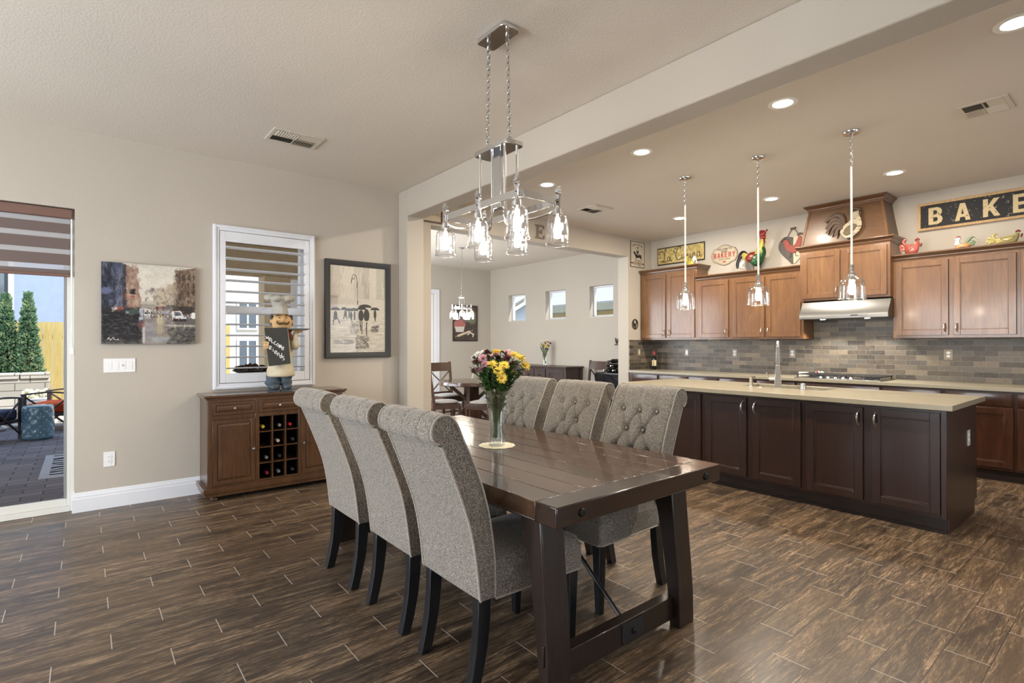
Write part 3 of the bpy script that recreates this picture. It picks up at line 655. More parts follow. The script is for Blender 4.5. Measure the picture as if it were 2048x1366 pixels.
# cooktop
t = thing('gas_cooktop', 'black and steel gas cooktop set in the back counter under the hood', 'cooktop', (7.13, 2.46, .915))
b = MB(); b.box(-.26, -.46, 0, .26, .46, .010); ob('tray', b, m_steel, t, bev=.004)
for yk in (-.30, 0, .30):
    b = MB()
    for u in (-.2, -.1, 0, .1, .2): b.box(u-.006, yk-.14, .040, u+.006, yk+.14, .052)
    for v in (-.14, 0, .14): b.box(-.215, yk+v-.006, .038, .215, yk+v+.006, .050)
    for u in (-.21, .21):
        for v in (-.135, .135): b.box(u-.006, yk+v-.006, .010, u+.006, yk+v+.006, .042)
    ob('grate', b, m_iron, t, bev=.002)
for k, (u, v) in enumerate(((-.11, -.30), (.11, -.30), (0.02, 0), (-.11, .30), (.11, .30))):
    b = MB(); b.lathe([(.045, .010), (.045, .022), (.032, .026), (.03, .034), (0, .035)], (u, v, 0), 18); ob('burner', b, m_iron, t)
for k in range(5):
    b = MB(); b.lathe([(.021, .010), (.019, .030), (.014, .034), (0, .034)], (-.232, -.16+.08*k, 0), 14); ob('knob', b, m_chrome, t)
# ------------------------------------------------------------------ pendants over the island
m_cord = mat('pendant_stem', L8(214, 208, 196), .35, .2, .5, .02)
def chain(b, p0, p1, link=.034, wire=.0022, w=.010):
    p0, p1 = Vector(p0), Vector(p1); n = max(2, int((p1-p0).length/(link*.78))); d_ = (p1-p0)/n; ax = d_.normalized()
    sx = ax.cross(Vector((0, 1, 0))).normalized(); sy = ax.cross(sx).normalized()
    for i in range(n):
        c = p0+d_*(i+.5); s_ = sx if i % 2 else sy; pts = []
        for k in range(12):
            a = 2*PI*k/12; pts.append(c+ax*(math.sin(a)*link/2)+s_*(math.cos(a)*w))
        b.tube(pts, wire, 5, closed=True)
SHADE = [(.030, .012), (.034, .0), (.034, -.010), (.048, -.018), (.076, -.032), (.089, -.056), (.092, -.10), (.093, -.14), (.095, -.182), (.101, -.188), (.101, -.193), (.094, -.196)]
def pendant(y, label):
    t = thing('pendant_light', label, 'pendant light', (4.85, y, ZC), group='island pendant lights')
    b = MB(); b.lathe([(.064, 0), (.064, -.012), (.058, -.022), (.03, -.026), (.012, -.030), (0, -.03)], n=28); ob('canopy', b, m_chrome, t)
    b = MB(); chain(b, (0, 0, -.028), (0, 0, -.30)); b.tube([(0, 0, -.02), (.004, .002, -.15), (0, 0, -.31)], .002, 5); ob('chain', b, m_chrome, t)
    b = MB(); b.cyl((0, 0, -.29), (0, 0, -1.085), .0085, .0085, 10); ob('stem', b, m_cord, t)
    z = -1.175
    b = MB(); b.lathe([(.008, .09), (.018, .088), (.020, .070), (.014, .066), (.014, .058), (.020, .055), (.021, .045), (.013, .040), (.013, .022), (.03, .018), (.032, .004), (.026, -.004), (.018, -.035), (.016, -.05), (0, -.05)], (0, 0, z), 20)
    b.cyl((-.03, 0, z+.062), (.03, 0, z+.062), .003, .003, 6); ob('socket', b, m_chrome, t)
    b = MB(); b.lathe(SHADE, (0, 0, z), 48, cap=False, wob=lambda a, zz: 1+(.012*math.cos(a*24) if -.185 < zz < -.05 else 0)); ob('glass_shade', b, m_glass, t)
    b = MB(); b.ell((0, 0, z-.092), (.026, .026, .040), 14, 10); ob('bulb', b, m_bulb, t)
    light('pendant_lamp', 'POINT', (0, 0, z-.12), 15, (1, .86, .68), size=.03, parent=t)
pendant(3.137, 'glass jar pendant farthest along the island, in front of the corner cabinet')
pendant(2.373, 'glass jar pendant over the middle of the island, in front of the metal rooster')
pendant(1.607, 'glass jar pendant nearest the camera, in front of the range hood')
# ------------------------------------------------------------------ dining table
def table_top_mat():
    m = NT('plank_table_top', .2, 0, .5, .6, .10); o = sep(m)
    wn_, jl, js, fx, fy = tiles(m, o[1], o[0], 9.0, .1375, (-4, -.55), .002, .5)
    R = m.n('SeparateColor'); m.l(wn_.outputs['Color'], R.inputs[0])
    cx = m.n('CombineXYZ'); m.l(m.math('MULTIPLY', o[0], 30), cx.inputs[0]); m.l(m.math('ADD', m.math('MULTIPLY', o[1], 2.2), m.math('MULTIPLY', R.outputs[0], 30)), cx.inputs[1])
    f = m.noise(cx.outputs[0], 1.3, 7, .62, 1.2); g = m.noise(m.coord((5, 1.6, 5)), 1.5, 3, .5, .6)
    base = m.ramp(f, [(.3, L8(38, 25, 17)), (.52, L8(68, 46, 30)), (.72, L8(104, 74, 48))])
    base = m.mix(m.ramp(g, [(.3, (0, 0, 0)), (.7, (.55, .55, .55))]), base, L8(38, 25, 20)); base = m.mix(m.math('MULTIPLY', R.outputs[1], .25), base, L8(104, 70, 48))
    m.l(m.math('ADD', .10, m.math('MULTIPLY', f, .22)), m.b.inputs['Roughness']); m.bump(m.math('ADD', f, m.math('MULTIPLY', g, 3)), .10, .004); return m.col(base)
m_ttop = table_top_mat(); m_tend = wood('plank_table_end', L8(34, 24, 19), L8(60, 42, 32), 'x', 1.1, .2, .6, L8(36, 24, 19))
m_tdark = wood('table_base_wood', L8(32, 23, 19), L8(50, 36, 29), 'z', 1.2, .33, .3, L8(30, 21, 18), blot=.3)
t = thing('dining_table', 'dark plank-topped trestle dining table with splayed block legs', 'dining table', (1.86, 2.515, 0))
hx, hy = .55, 1.145; be = .115
b = MB()
for k in range(8): x = -hx+k*.1375; b.box(x+.0012, -hy+be+.001, .690, x+.1363, hy-be-.001, .760)
ob('tabletop', b, m_ttop, t, bev=.0025)
for s_ in (-1, 1):
    b = MB(); y0, y1 = sorted((s_*hy, s_*(hy-be))); b.box(-hx, y0, .682, hx, y1, .761); e_ = ob('breadboard_end', b, m_tend, t, bev=.005)
    for xx in (-.42, .42):
        b = MB(); y = s_*hy; b.lathe([(.017, 0), (.017, .004), (.013, .008), (0, .009)], n=16); b.bm.transform(Matrix.Translation((xx, y, .720)) @ Matrix.Rotation(PI/2 if s_ < 0 else -PI/2, 4, 'X')); ob('bolt', b, m_black, e_)
b = MB()
for x0, x1 in ((-hx, -hx+.03), (hx-.03, hx)): b.box(x0, -hy+be+.002, .684, x1, hy-be-.002, .692)
for y0 in (-.92, .82): b.box(-.40, y0, .62, .40, y0+.10, .692)
b.box(-.40, -.92, .655, -.34, .92, .692); b.box(.34, -.92, .655, .40, .92, .692); ob('apron', b, m_tdark, t, bev=.003)
for s_ in (-1, 1):
    fr = [(1.065, 0), (1.063, .15), (1.053, .29), (1.037, .48), (1.02, .684)]; bk = [(.895, .684), (.93, .58), (.962, .42), (.985, .25), (1.005, .09), (1.008, 0)]
    for x0 in (-.515, .325):
        b = MB(); b.prism([(s_*u, v) for u, v in fr+bk], x0, x0+.12, 'x'); lg = ob('leg', b, m_tdark, t, bev=.006)
        b = MB(); xx = x0-.006 if x0 < 0 else x0+.126; yy = s_*1.034; b.box(min(x0, xx) if x0 < 0 else x0+.12, yy-.008, .13, x0 if x0 < 0 else xx, yy+.008, .21); ob('peg', b, m_tdark, lg, bev=.002)
    b = MB(); y0, y1 = sorted((s_*1.03, s_*.975)); b.box(-.395, y0, .035, .325, y1, .140); st = ob('stretcher', b, m_tdark, t, bev=.003)
    b = MB(); yf = s_*1.03; b.box(-.055, min(yf, yf+s_*.004), .045, .095, max(yf, yf+s_*.004), .130); ob('iron_plate', b, m_iron, st, bev=.001)
    b = MB(); b.lathe([(.014, 0), (.014, .01), (.008, .012), (.008, .02), (0, .021)], (0, 0, 0), 6)
    for q in ((-.065, .035), (.065, .035), (-.065, -.035), (.065, -.035)): b.ell((q[0], q[1], .001), (.004, .004, .003), 8, 6)
    b.bm.transform(Matrix.Translation((.02, yf+s_*.004, .0875)) @ Matrix.Rotation(PI/2 if s_ < 0 else -PI/2, 4, 'X')); ob('bolt', b, m_iron, st)
    b = MB(); b.tube([(-.0, s_*.985, .125), (0, s_*.28, .685)], .010, 8); ob('brace_rod', b, m_black, t)

# ------------------------------------------------------------------ tufted chairs
def tweed(name, c1, c2, c3):
    m = NT(name, .95, 0, .15); v = m.coord()
    f = m.noise(v, 250, 3, .8); g = m.noise(v, 110, 2, .6)
    base = m.ramp(f, [(.40, c1), (.50, c2), (.60, c3)]); base = m.mix(m.ramp(g, [(.4, (0, 0, 0)), (.6, (.25, .25, .25))]), base, c2)
    m.b.inputs['Sheen Weight'].default_value = .25; m.bump(f, .5, .002); return m.col(base)
m_tw = tweed('grey_tweed', L8(62, 56, 50), L8(126, 119, 110), L8(184, 177, 166))
m_pipe = tweed('tweed_piping', L8(130, 122, 112), L8(176, 168, 156), L8(204, 198, 186))
m_leg = mat('black_lacquer', L8(24, 26, 30), .28, 0, .5, .1, 5, coat=.3)
F0 = [(0, .36), (0, .47), (-.008, .56), (-.028, .68), (-.062, .80), (-.105, .905), (-.145, .985), (-.172, 1.045), (-.200, 1.078), (-.235, 1.087), (-.268, 1.072), (-.284, 1.038), (-.278, 1.002), (-.255, .982)]
B0 = [(-.240, .972), (-.205, .89), (-.165, .79), (-.128, .69), (-.102, .59), (-.084, .48), (-.072, .375), (-.066, .36)]
HW = .218
def chair():
    t = thing('tufted_dining_chair', 'chair', 'chair')
    F = [Vector((u, 0, z)) for u, z in F0]; Fp = catmull(F, 6); S = [0]
    for i in range(1, len(Fp)): S.append(S[-1]+(Fp[i]-Fp[i-1]).length)
    Sa = np.array(S); U = np.array([p.x for p in Fp]); Zz = np.array([p.z for p in Fp]); Ztop = int(np.argmax(Zz))
    s_of_z = lambda z: float(np.interp(z, Zz[:Ztop], Sa[:Ztop]))
    s_end = S[-1]; rows = []; 
    for i, z in enumerate((.955, .845, .735, .625)): rows.append((s_of_z(z), [-.12, 0, .12] if i % 2 == 0 else [-.06, .06]))
    btn = [(s_, w) for s_, ws in rows for w in ws]; segs = []
    for i in range(len(rows)-1):
        for w in rows[i][1]:
            for w2 in rows[i+1][1]:
                if abs(w-w2) < .07: segs.append(((w, rows[i][0]), (w2, rows[i+1][0]), .016))
    for w in rows[0][1]: segs.append(((w, rows[0][0]), (w, s_end), .0042))
    for w, w2 in ((-.12, -.2), (.12, .2)):
        for i in (0, 2): segs.append(((w, rows[i][0]), (w2, rows[i][0]-.06), .004))
    ns, nw = 150, 88
    sg = np.linspace(0, s_end, ns); wg = np.linspace(-HW, HW, nw); WW, SS = np.meshgrid(wg, sg)
    puff = (.018-.010*np.clip((SS-rows[0][0]-.03)/.06, 0, 1))*(1-np.abs(WW/HW)**6)*np.clip(SS/.12, 0, 1)
    D = puff.copy()
    for s_, w in btn: r2 = (WW-w)**2+(SS-s_)**2; D -= .024*np.exp(-r2/.020**2)+.010*np.exp(-r2/.042**2)
    for (w0, s0), (w1, s1), dp in segs:
        vx, vy = w1-w0, s1-s0; L2 = vx*vx+vy*vy; tt = np.clip(((WW-w0)*vx+(SS-s0)*vy)/L2, 0, 1); bow = .006*np.sin(PI*tt)
        r = np.hypot(WW-(w0+tt*vx)+bow*np.sign(vy), SS-(s0+tt*vy)); D -= dp*np.exp(-(r/.0075)**2)+.20*dp*np.exp(-(r/.02)**2)
    edge = np.minimum(WW+HW, HW-WW); D -= .012*np.exp(-(edge/.007)**2)
    ui = np.interp(SS, Sa, U); zi = np.interp(SS, Sa, Zz); e_ = 1e-3
    du = np.interp(SS+e_, Sa, U)-np.interp(SS-e_, Sa, U); dz = np.interp(SS+e_, Sa, Zz)-np.interp(SS-e_, Sa, Zz); ln = np.hypot(du, dz)+1e-9
    nu_, nz_ = dz/ln, -du/ln
    X_ = ui+nu_*D; Z_ = zi+nz_*D; b = MB()
    vs = [(X_[j, i], WW[j, i], Z_[j, i]) for j in range(ns) for i in range(nw)]
    fs = [(j*nw+i, j*nw+i+1, (j+1)*nw+i+1, (j+1)*nw+i) for j in range(ns-1) for i in range(nw-1)]
    b.add(vs, fs); ob('backrest', b, m_tw, t, ang=180, weld=False)
    for s_, w in btn:
        u, z = float(np.interp(s_, Sa, U)), float(np.interp(s_, Sa, Zz)); k = np.interp(s_, Sa, range(len(Sa)))
        b = MB(); b.ell((u-.004, w, z-.001), (.006, .0075, .0075), 10, 8); ob('button', b, m_pipe, t)
    Bp = catmull([Vector((u, 0, z)) for u, z in B0], 5)
    b = MB(); n = 24
    vs = [(p.x-.002*math.sin(PI*min(i/(n-1), 1)), -HW+2*HW*i/(n-1), p.z) for p in Bp for i in range(n)]
    b.add(vs, [(j*n+i, j*n+i+1, (j+1)*n+i+1, (j+1)*n+i) for j in range(len(Bp)-1) for i in range(n-1)])
    b.add([(-.066, -HW, .36), (0, -HW, .36), (0, HW, .36), (-.066, HW, .36)], [(0, 1, 2, 3)]); ob('back_panel', b, m_tw, t, ang=60)
    loop = Fp+Bp
    for s_ in (-1, 1):
        b = MB(); c = len(loop); 
        # side cheek: strips between front and back curves
        m_ = 40; fi = [Fp[int(round(i*(len(Fp)-1)*.60/(m_-1)))] for i in range(m_)]; bi = [Bp[::-1][int(round(i*(len(Bp)-1)/(m_-1)))] for i in range(m_)]
        vs = [(p.x, s_*(HW-.001), p.z) for p in fi]+[(p.x, s_*(HW-.001), p.z) for p in bi]; b.add(vs, [(i, i+1, m_+i+1, m_+i) for i in range(m_-1)])
        rest = [p for p in Fp[int(round((len(Fp)-1)*.60)):]]+[Bp[0]]; ce = Vector((-.225, 0, 1.03)); vs = [(ce.x, s_*(HW+.006), ce.z)]+[(p.x, s_*(HW-.001), p.z) for p in rest]+[(fi[-1].x, s_*(HW-.001), fi[-1].z)]
        b.add(vs, [(0, i, i+1) for i in range(1, len(vs)-1)]+[(0, len(vs)-1, 1)]); ob('side_panel', b, m_tw, t, ang=60)
        b = MB(); b.tube([(p.x, s_*(HW-.001), p.z) for p in Fp], .0045, 6); b.tube([(p.x-.001, s_*(HW-.001), p.z) for p in Bp], .0045, 6); ob('piping', b, m_pipe, t)
    b = MB(); N = 14
    def seatf(a, c):
        x = -.0+.480*a; w = (c-.5)*2; hw = .232-.012*(1-a); ed = 1-abs(w)**8; fe = 1-max(0, (a-.5)*2)**10
        return (x, w*hw, .455+.05*min(ed, fe)**.5+.012*math.sin(PI*a)*(1-w*w))
    b.grid(seatf, 26, 26)
    q = [(0, -.220), (.46, -.232), (.472, -.228), (.480, -.215), (.480, .215), (.472, .228), (.46, .232), (0, .220)]
    b.prism(q, .352, .458, 'z'); ob('seat', b, m_tw, t, ang=60)
    b = MB(); b.tube([(0, -.222, .354), (.462, -.234, .354), (.482, -.216, .354), (.482, .216, .354), (.462, .234, .354), (0, .222, .354)], .004, 6); ob('piping', b, m_pipe, t)
    for s_ in (-1, 1):
        b = MB(); y = s_*.182; ys_ = .021; pr = [(-.068, .365), (-.070, .27), (-.078, .17), (-.094, .08), (-.112, 0)]; pf = [(-.066, 0), (-.044, .08), (-.024, .17), (-.012, .27), (-.008, .365)]
        b.prism(pr+pf, y-ys_, y+ys_, 'y'); ob('leg', b, m_leg, t, bev=.003)
        b = MB(); x, y = .440, s_*.190; a, c = .016, .026
        b.hexa([(x-a, y-a, 0), (x+a, y-a, 0), (x+a, y+a, 0), (x-a, y+a, 0), (x-c, y-c, .356), (x+c, y-c, .356), (x+c, y+c, .356), (x-c, y+c, .356)]); ob('leg', b, m_leg, t, bev=.003)
    return t
ch = chair(); g = 'tufted chairs around the dining table'
spots = [((1.25, 1.872, 0), 0, 'grey tweed roll-back chair with its plain back to us, nearest the camera'),
         ((1.25, 2.425, 0), 0, 'grey tweed roll-back chair with its plain back to us, middle of the row'),
         ((1.245, 3.01, 0), 0, 'grey tweed roll-back chair with its plain back to us, nearest the wine cabinet'),
         ((2.44, 1.975, 0), PI, 'button-tufted grey chair facing us across the table, closest to the kitchen island doors'),
         ((2.445, 2.515, 0), PI, 'button-tufted grey chair facing us across the table, middle one'),
         ((2.445, 3.06, 0), PI, 'button-tufted grey chair facing us across the table, partly hidden behind the flowers')]
for i, (p, rz, lb) in enumerate(spots):
    if i == 0: ch.location = p; ch.rotation_euler = (0, 0, rz); ch['label'] = lb; ch['group'] = g
    else: dup(ch, p, rz, lb, g)

# ------------------------------------------------------------------ chandelier over the table
t = thing('linear_chandelier', 'polished steel six-light chandelier hanging on two chains over the dining table', 'chandelier', (1.787, 2.33, ZC))
def rr(hx, hy, r, n=4):
    o = []
    for cx, cy, a0 in ((hx-r, hy-r, 0), (-hx+r, hy-r, PI/2), (-hx+r, -hy+r, PI), (hx-r, -hy+r, 1.5*PI)):
        for k in range(n+1): a = a0+PI/2*k/n; o.append((cx+r*math.cos(a), cy+r*math.sin(a)))
    return o
b = MB(); b.prism(rr(.062, .125, .02, 2), -.026, -.001, 'z'); ob('canopy', b, m_chrome, t, bev=.004)
for s_ in (-1, 1):
    b = MB(); chain(b, (0, s_*.085, -.03), (0, s_*.10, -.605), .042, .0026, .011); b.tube([(0, s_*.085, -.02), (.006, s_*.09, -.3), (0, s_*.10, -.6)], .0018, 5)
    ring_ = [(0, s_*.10+.016*math.cos(a), -.617+.016*math.sin(a)) for a in [2*PI*k/14 for k in range(14)]]; b.tube(ring_, .003, 6, closed=True); ob('chain', b, m_chrome, t)
b = MB(); b.prism(rr(.062, .155, .02, 2), -.660, -.635, 'z'); ob('top_plate', b, m_chrome, t, bev=.004)
b = MB(); b.box(-.010, -.035, -.97, .010, .035, -.655); b.box(-.02, -.05, -.975, .02, .05, -.965); ob('center_bar', b, m_chrome, t, bev=.002)
b = MB(); fr = rr(.137, .345, .032, 1); N = len(fr)
inn = [(x*.955, y*.983) for x, y in fr]
for k in range(N):
    k2 = (k+1) % N; (a0, a1), (c0, c1), (d0, d1), (e0, e1) = fr[k], fr[k2], inn[k2], inn[k]
    if 1: b.hexa([(a0, a1, -.998), (c0, c1, -.998), (d0, d1, -.998), (e0, e1, -.998), (a0, a1, -.960), (c0, c1, -.960), (d0, d1, -.960), (e0, e1, -.960)])
ob('frame', b, m_chrome, t, bev=.001)
for sx in (-1, 1):
    for y in (-.33, 0, .33):
        b = MB(); yr = y*.34; xr = sx*.042; b.tube([(xr, yr, -.655), (xr, yr, -.9)]+catmull([(xr, yr, -.9), (xr, yr+y*.02, -1.0), (xr+sx*.02, yr+y*.15, -1.05), (sx*.10, y*.8, -1.045), (sx*.130, y*.97, -1.02)], 5)[1:], .0068, 8); ob('arm', b, m_chrome, t)
        lx, ly = sx*.137, y
        b = MB(); b.M = Matrix.Translation((lx, ly, 0))
        pl = [(-.010, -1.03), (.010, -1.03), (.010, -.955), (.017, -.945), (.017, -.93), (.009, -.918), (.009, -.898), (-.009, -.898), (-.009, -.918), (-.017, -.93), (-.017, -.945), (-.010, -.955)]
        b.prism(pl, sx*.004-.004, sx*.004+.006, 'x'); b.box(-.012, -.014, -.925, .012, .014, -.915)
        b.cyl((-.018, 0, -.937), (.018, 0, -.937), .0045, .0045, 8); b.cyl((-.014, 0, -.975), (.014, 0, -.975), .004, .004, 8)
        b.lathe([(.012, -1.015), (.022, -1.018), (.024, -1.05), (.017, -1.055), (.016, -1.085), (0, -1.086)], n=18); so = ob('lamp_holder', b, m_chrome, t)
        b = MB(); prof = [(.027, -1.028), (.027, -1.045), (.036, -1.053), (.050, -1.068), (.055, -1.09), (.056, -1.14), (.0575, -1.192), (.063, -1.20), (.064, -1.206), (.058, -1.21)]
        b.lathe(prof, (lx, ly, 0), 44, cap=False, wob=lambda a, zz: 1+(.014*math.cos(a*22) if -1.20 < zz < -1.08 else 0)); ob('glass_shade', b, m_glass, t)
        b = MB(); b.ell((lx, ly, -1.125), (.021, .021, .036), 14, 10); ob('bulb', b, m_bulb, t)
        light('chandelier_lamp', 'POINT', (lx, ly, -1.15), 13, (1, .87, .70), size=.02, parent=t)
# ------------------------------------------------------------------ wine cabinet
m_wal = wood('walnut_stain', L8(66, 44, 27), L8(98, 66, 40), 'z', 1.0, .3, .4, L8(62, 40, 26), blot=.45)
m_walx = wood('walnut_top', L8(66, 44, 28), L8(94, 62, 40), 'x', 1.0, .22, .6, L8(60, 38, 26), blot=.4)
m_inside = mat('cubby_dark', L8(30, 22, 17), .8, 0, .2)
t = thing('wine_cabinet', 'brown sideboard with a wine rack in its middle, standing under the shuttered window', 'sideboard', (1.405, 5.12, 0))
b = MB(); b.box(-.62, -.015, .885, .62, .372, .908); b.box(-.605, -.004, .868, .605, .372, .885); ob('top', b, m_walx, t, bev=.006)
b = MB(); X0, X1 = -.590, .578
b.box(X0, .004, .12, X0+.02, .37, .87); b.box(X1-.02, .004, .12, X1, .37, .87); b.box(X0, .35, .12, X1, .37, .87); b.box(X0, .004, .10, X1, .37, .125)
b.box(X0+.02, .022, .70, X1-.02, .35, .868); b.box(X0+.02, .022, .125, -.19, .35, .70); b.box(.168, .022, .125, X1-.02, .35, .70)
for q in ((X0, X0+.035), (-.215, -.182), (.160, .184), (X1-.035, X1)): b.box(q[0], 0, .12, q[1], .022, .87)
b.box(X0+.001, .0008, .845, X1-.001, .021, .869); b.box(X0+.001, .0008, .697, X1-.001, .021, .733); b.box(X0+.001, .0008, .1255, X1-.001, .021, .135); ob('body', b, m_wal, t, bev=.0015)
b = MB(); b.rail([(0, 0), (.020, 0), (.022, .02), (.030, .03), (.034, .045), (.034, .075), (0, .075)][::-1], [(X0, .37, .046), (X0, 0, .046), (X1, 0, .046), (X1, .37, .046)]); b.box(X0, 0, .09, X1, .37, .12); ob('base_molding', b, m_wal, t, ang=30)
for x in (X0+.06, X1-.06):
    for y in (.045, .32): b = MB(); b.lathe([(.018, 0), (.030, .006), (.036, .020), (.030, .034), (.020, .040), (.022, .048), (0, .05)], (x, y, 0), 20); ob('bun_foot', b, m_wal, t)
def raised(b, x0, x1, z0, z1, fr, y=0):
    """frame with a raised bevelled field"""
    b.box(x0, y-.0042, z0, x0+fr, y+.016, z1); b.box(x1-fr, y-.004, z0, x1, y+.016, z1); b.box(x0+fr, y-.004, z0, x1-fr, y+.016, z0+fr); b.box(x0+fr, y-.004, z1-fr, x1-fr, y+.016, z1)
    a, c, d, e = x0+fr, x1-fr, z0+fr, z1-fr; k = .022
    b.hexa([(a, y+.006, d), (c, y+.006, d), (c, y+.012, d), (a, y+.012, d), (a, y+.006, e), (c, y+.006, e), (c, y+.012, e), (a, y+.012, e)])
    v = [(a, y+.006, d), (c, y+.006, d), (c, y+.006, e), (a, y+.006, e), (a+k, y-.003, d+k), (c-k, y-.003, d+k), (c-k, y-.003, e-k), (a+k, y-.003, e-k)]
    b.add(v, [(0, 1, 5, 4), (1, 2, 6, 5), (2, 3, 7, 6), (3, 0, 4, 7), (4, 5, 6, 7)])
def knob(x, z, par, y=-.004):
    b = MB(); b.lathe([(.005, 0), (.005, .010), (.011, .014), (.013, .020), (.010, .026), (0, .028)], n=14); b.bm.transform(Matrix.Translation((x, y, z)) @ Matrix.Rotation(PI/2, 4, 'X')); ob('knob', b, m_nickel, par)
for x0, x1 in ((-.553, -.216), (-.180, .158), (.186, .541)):
    b = MB(); raised(b, x0, x1, .737, .843, .022); d_ = ob('drawer', b, m_wal, t, bev=.0012, ang=12); knob((x0+x1)/2, .79, d_)
for x0, x1, kx in ((-.553, -.217, -.232), (.186, .541, .201)):
    b = MB(); raised(b, x0, x1, .138, .694, .034); d_ = ob('door', b, m_wal, t, bev=.0012, ang=12); knob(kx, .42, d_)
cx = [-.182, -.068, .046, .160]; cz = [.135, .276, .417, .558, .697]
b = MB()
for x in cx[1:3]: b.box(x-.004, .004, .13, x+.004, .34, .70)
for z in cz[1:4]: b.box(cx[0], .004, z-.004, cx[3], .34, z+.004)
ob('wine_rack', b, m_wal, t, bev=.001)
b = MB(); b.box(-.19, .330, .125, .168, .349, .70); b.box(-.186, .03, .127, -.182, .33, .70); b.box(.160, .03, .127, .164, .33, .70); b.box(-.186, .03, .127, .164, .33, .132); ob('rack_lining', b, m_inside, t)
m_bott = mat('dark_bottle', L8(14, 18, 14), .08, 0, .5)
def wine_bottle(cap, label, loc, rot=None, group=None, lab=None):
    t = thing('wine_bottle', label, 'wine bottle', loc, group=group)
    if rot: t.rotation_euler = rot
    b = MB(); b.lathe([(.034, 0), (.037, .006), (.037, .175), (.033, .20), (.018, .225), (.0135, .24), (.0135, .288), (0, .289)], n=24); ob('glass', b, m_bott, t)
    b = MB(); b.lathe([(.0148, .235), (.0148, .296), (.013, .299), (0, .2995)], n=18); ob('capsule', b, cap, t)
    if lab:
        b = MB(); n = 14
        for a0, a1, mi in ((.1, 1.3, 0), (1.55, 2.75, 0)):
            vs = []
            for i in range(n):
                a = a0+(a1-a0)*i/(n-1)+lab[1]
                for z in (.06, .155): vs.append((.0374*math.cos(a), .0374*math.sin(a), z))
            b.add(vs, [(2*i, 2*i+2, 2*i+3, 2*i+1) for i in range(n-1)])
        ob('label', b, lab[0], t)
    return t
caps = {'yellow': mat('cap_yellow', L8(200, 180, 60), .4), 'red': mat('cap_red', L8(176, 40, 54), .35), 'cream': mat('cap_cream', L8(190, 180, 160), .5), 'silver': mat('cap_silver', (.5, .5, .5, 1), .3, .8), 'black': mat('cap_black', L8(60, 62, 66), .25, .3), 'burgundy': mat('cap_burgundy', L8(124, 34, 48), .35)}
rowsn = ['top row', 'second row', 'third row', 'bottom row']; coln = ['left cubby', 'middle cubby', 'right cubby']
for r, c, cp, dx in ((0, 0, 'yellow', -.02), (0, 1, 'silver', .008), (0, 2, 'red', -.012), (1, 1, 'cream', -.005), (1, 2, 'black', .012), (2, 0, 'silver', .01), (2, 1, 'black', .01), (3, 0, 'burgundy', .015), (3, 1, 'silver', .0), (3, 2, 'black', .01)):
    x = (cx[c]+cx[c+1])/2+dx; z = cz[3-r]+.0045+.0375
    wine_bottle(caps[cp], 'wine bottle with a %s cap in the %s, %s of the cabinet rack' % (cp, rowsn[r], coln[c]), (1.405+x, 5.12+.325, z), (PI/2, 0, 0), 'wine bottles in the cabinet rack')
wine_bottle(caps['red'], 'dark wine bottle with two cream labels standing at the corner of the back counter', (7.29, 5.30, .9155), group=None, lab=(mat('wine_label', L8(214, 200, 160), .7), 2.1))

# ------------------------------------------------------------------ chef statue
def X_(px): return (px-560)*.00473
def Z_(py): return (780-py)*.00473
m_hat = mat('statue_grey_white', L8(176, 172, 162), .7, 0, .3, .12, 14); m_skin = mat('statue_skin', L8(206, 168, 118), .6, 0, .3, .06, 12)
m_coat = mat('statue_cream', L8(204, 192, 164), .7, 0, .3, .10, 12); m_jean = mat('statue_blue_grey', L8(74, 86, 98), .7, 0, .3, .2, 16)
m_shoe = mat('statue_shoe', L8(66, 76, 82), .4, 0, .4, .15, 12); m_board = mat('chalkboard', L8(66, 66, 62), .8, 0, .2, .08, 10); m_chalk = mat('chalk', L8(235, 235, 230), .9)
m_moust = mat('statue_brown', L8(92, 64, 34), .7); m_scarf = mat('statue_red', L8(120, 58, 40), .7)
t = thing('chef_statue', 'moustached chef statue with a grey hat, tray and chalkboard, standing on the wine cabinet', 'statue', (1.435, 5.27, .9085), math.radians(-9))
for s_, x in ((-1, X_(549)), (1, X_(572))):
    b = MB(); b.ell((x, -.045, .042), (.055 if s_ < 0 else .048, .085, .042), 18, 12, lambda x, y, z: 1-.15*max(0, z)*(y > .2)); b.box(x-.052, -.10, 0, x+.048, .03, .014); ob('shoe', b, m_shoe, t, ang=60)
b = MB()
for x, w in ((X_(549), .065), (X_(571), .055)): b.lathe([(w*.9, .05), (w*1.15, .075), (w*.95, .10), (w*1.05, .13), (w*.9, .20)], (x, 0, 0), 20, wob=lambda a, z: 1+.06*math.sin(3*a+z*60))
ob('trousers', b, m_jean, t, ang=60)
b = MB(); b.lathe([(.118, .135), (.128, .15), (.120, .20), (.098, .26), (.10, .30), (.112, .36), (.118, .42), (.108, .49), (.085, .545), (.05, .575), (0, .58)], (X_(562), 0, 0), 32, wob=lambda a, z: 1+(.05*math.sin(6*a+z*30) if z < .24 else .012*math.sin(5*a+z*40))); ob('coat', b, m_coat, t, ang=60)
b = MB(); hx_ = X_(564); b.ell((hx_, -.01, .645), (.088, .080, .088), 24, 16, lambda x, y, z: 1+.10*max(0, -z)*(abs(x) > .2)); b.ell((hx_, -.092, .662), (.017, .02, .018), 12, 8)
for s_ in (-1, 1): b.ell((hx_+s_*.088, .0, .655), (.014, .018, .026), 10, 8); b.ell((hx_+s_*.045, -.075, .642), (.026, .02, .022), 12, 8)
ob('head', b, m_skin, t, ang=60)
b = MB()
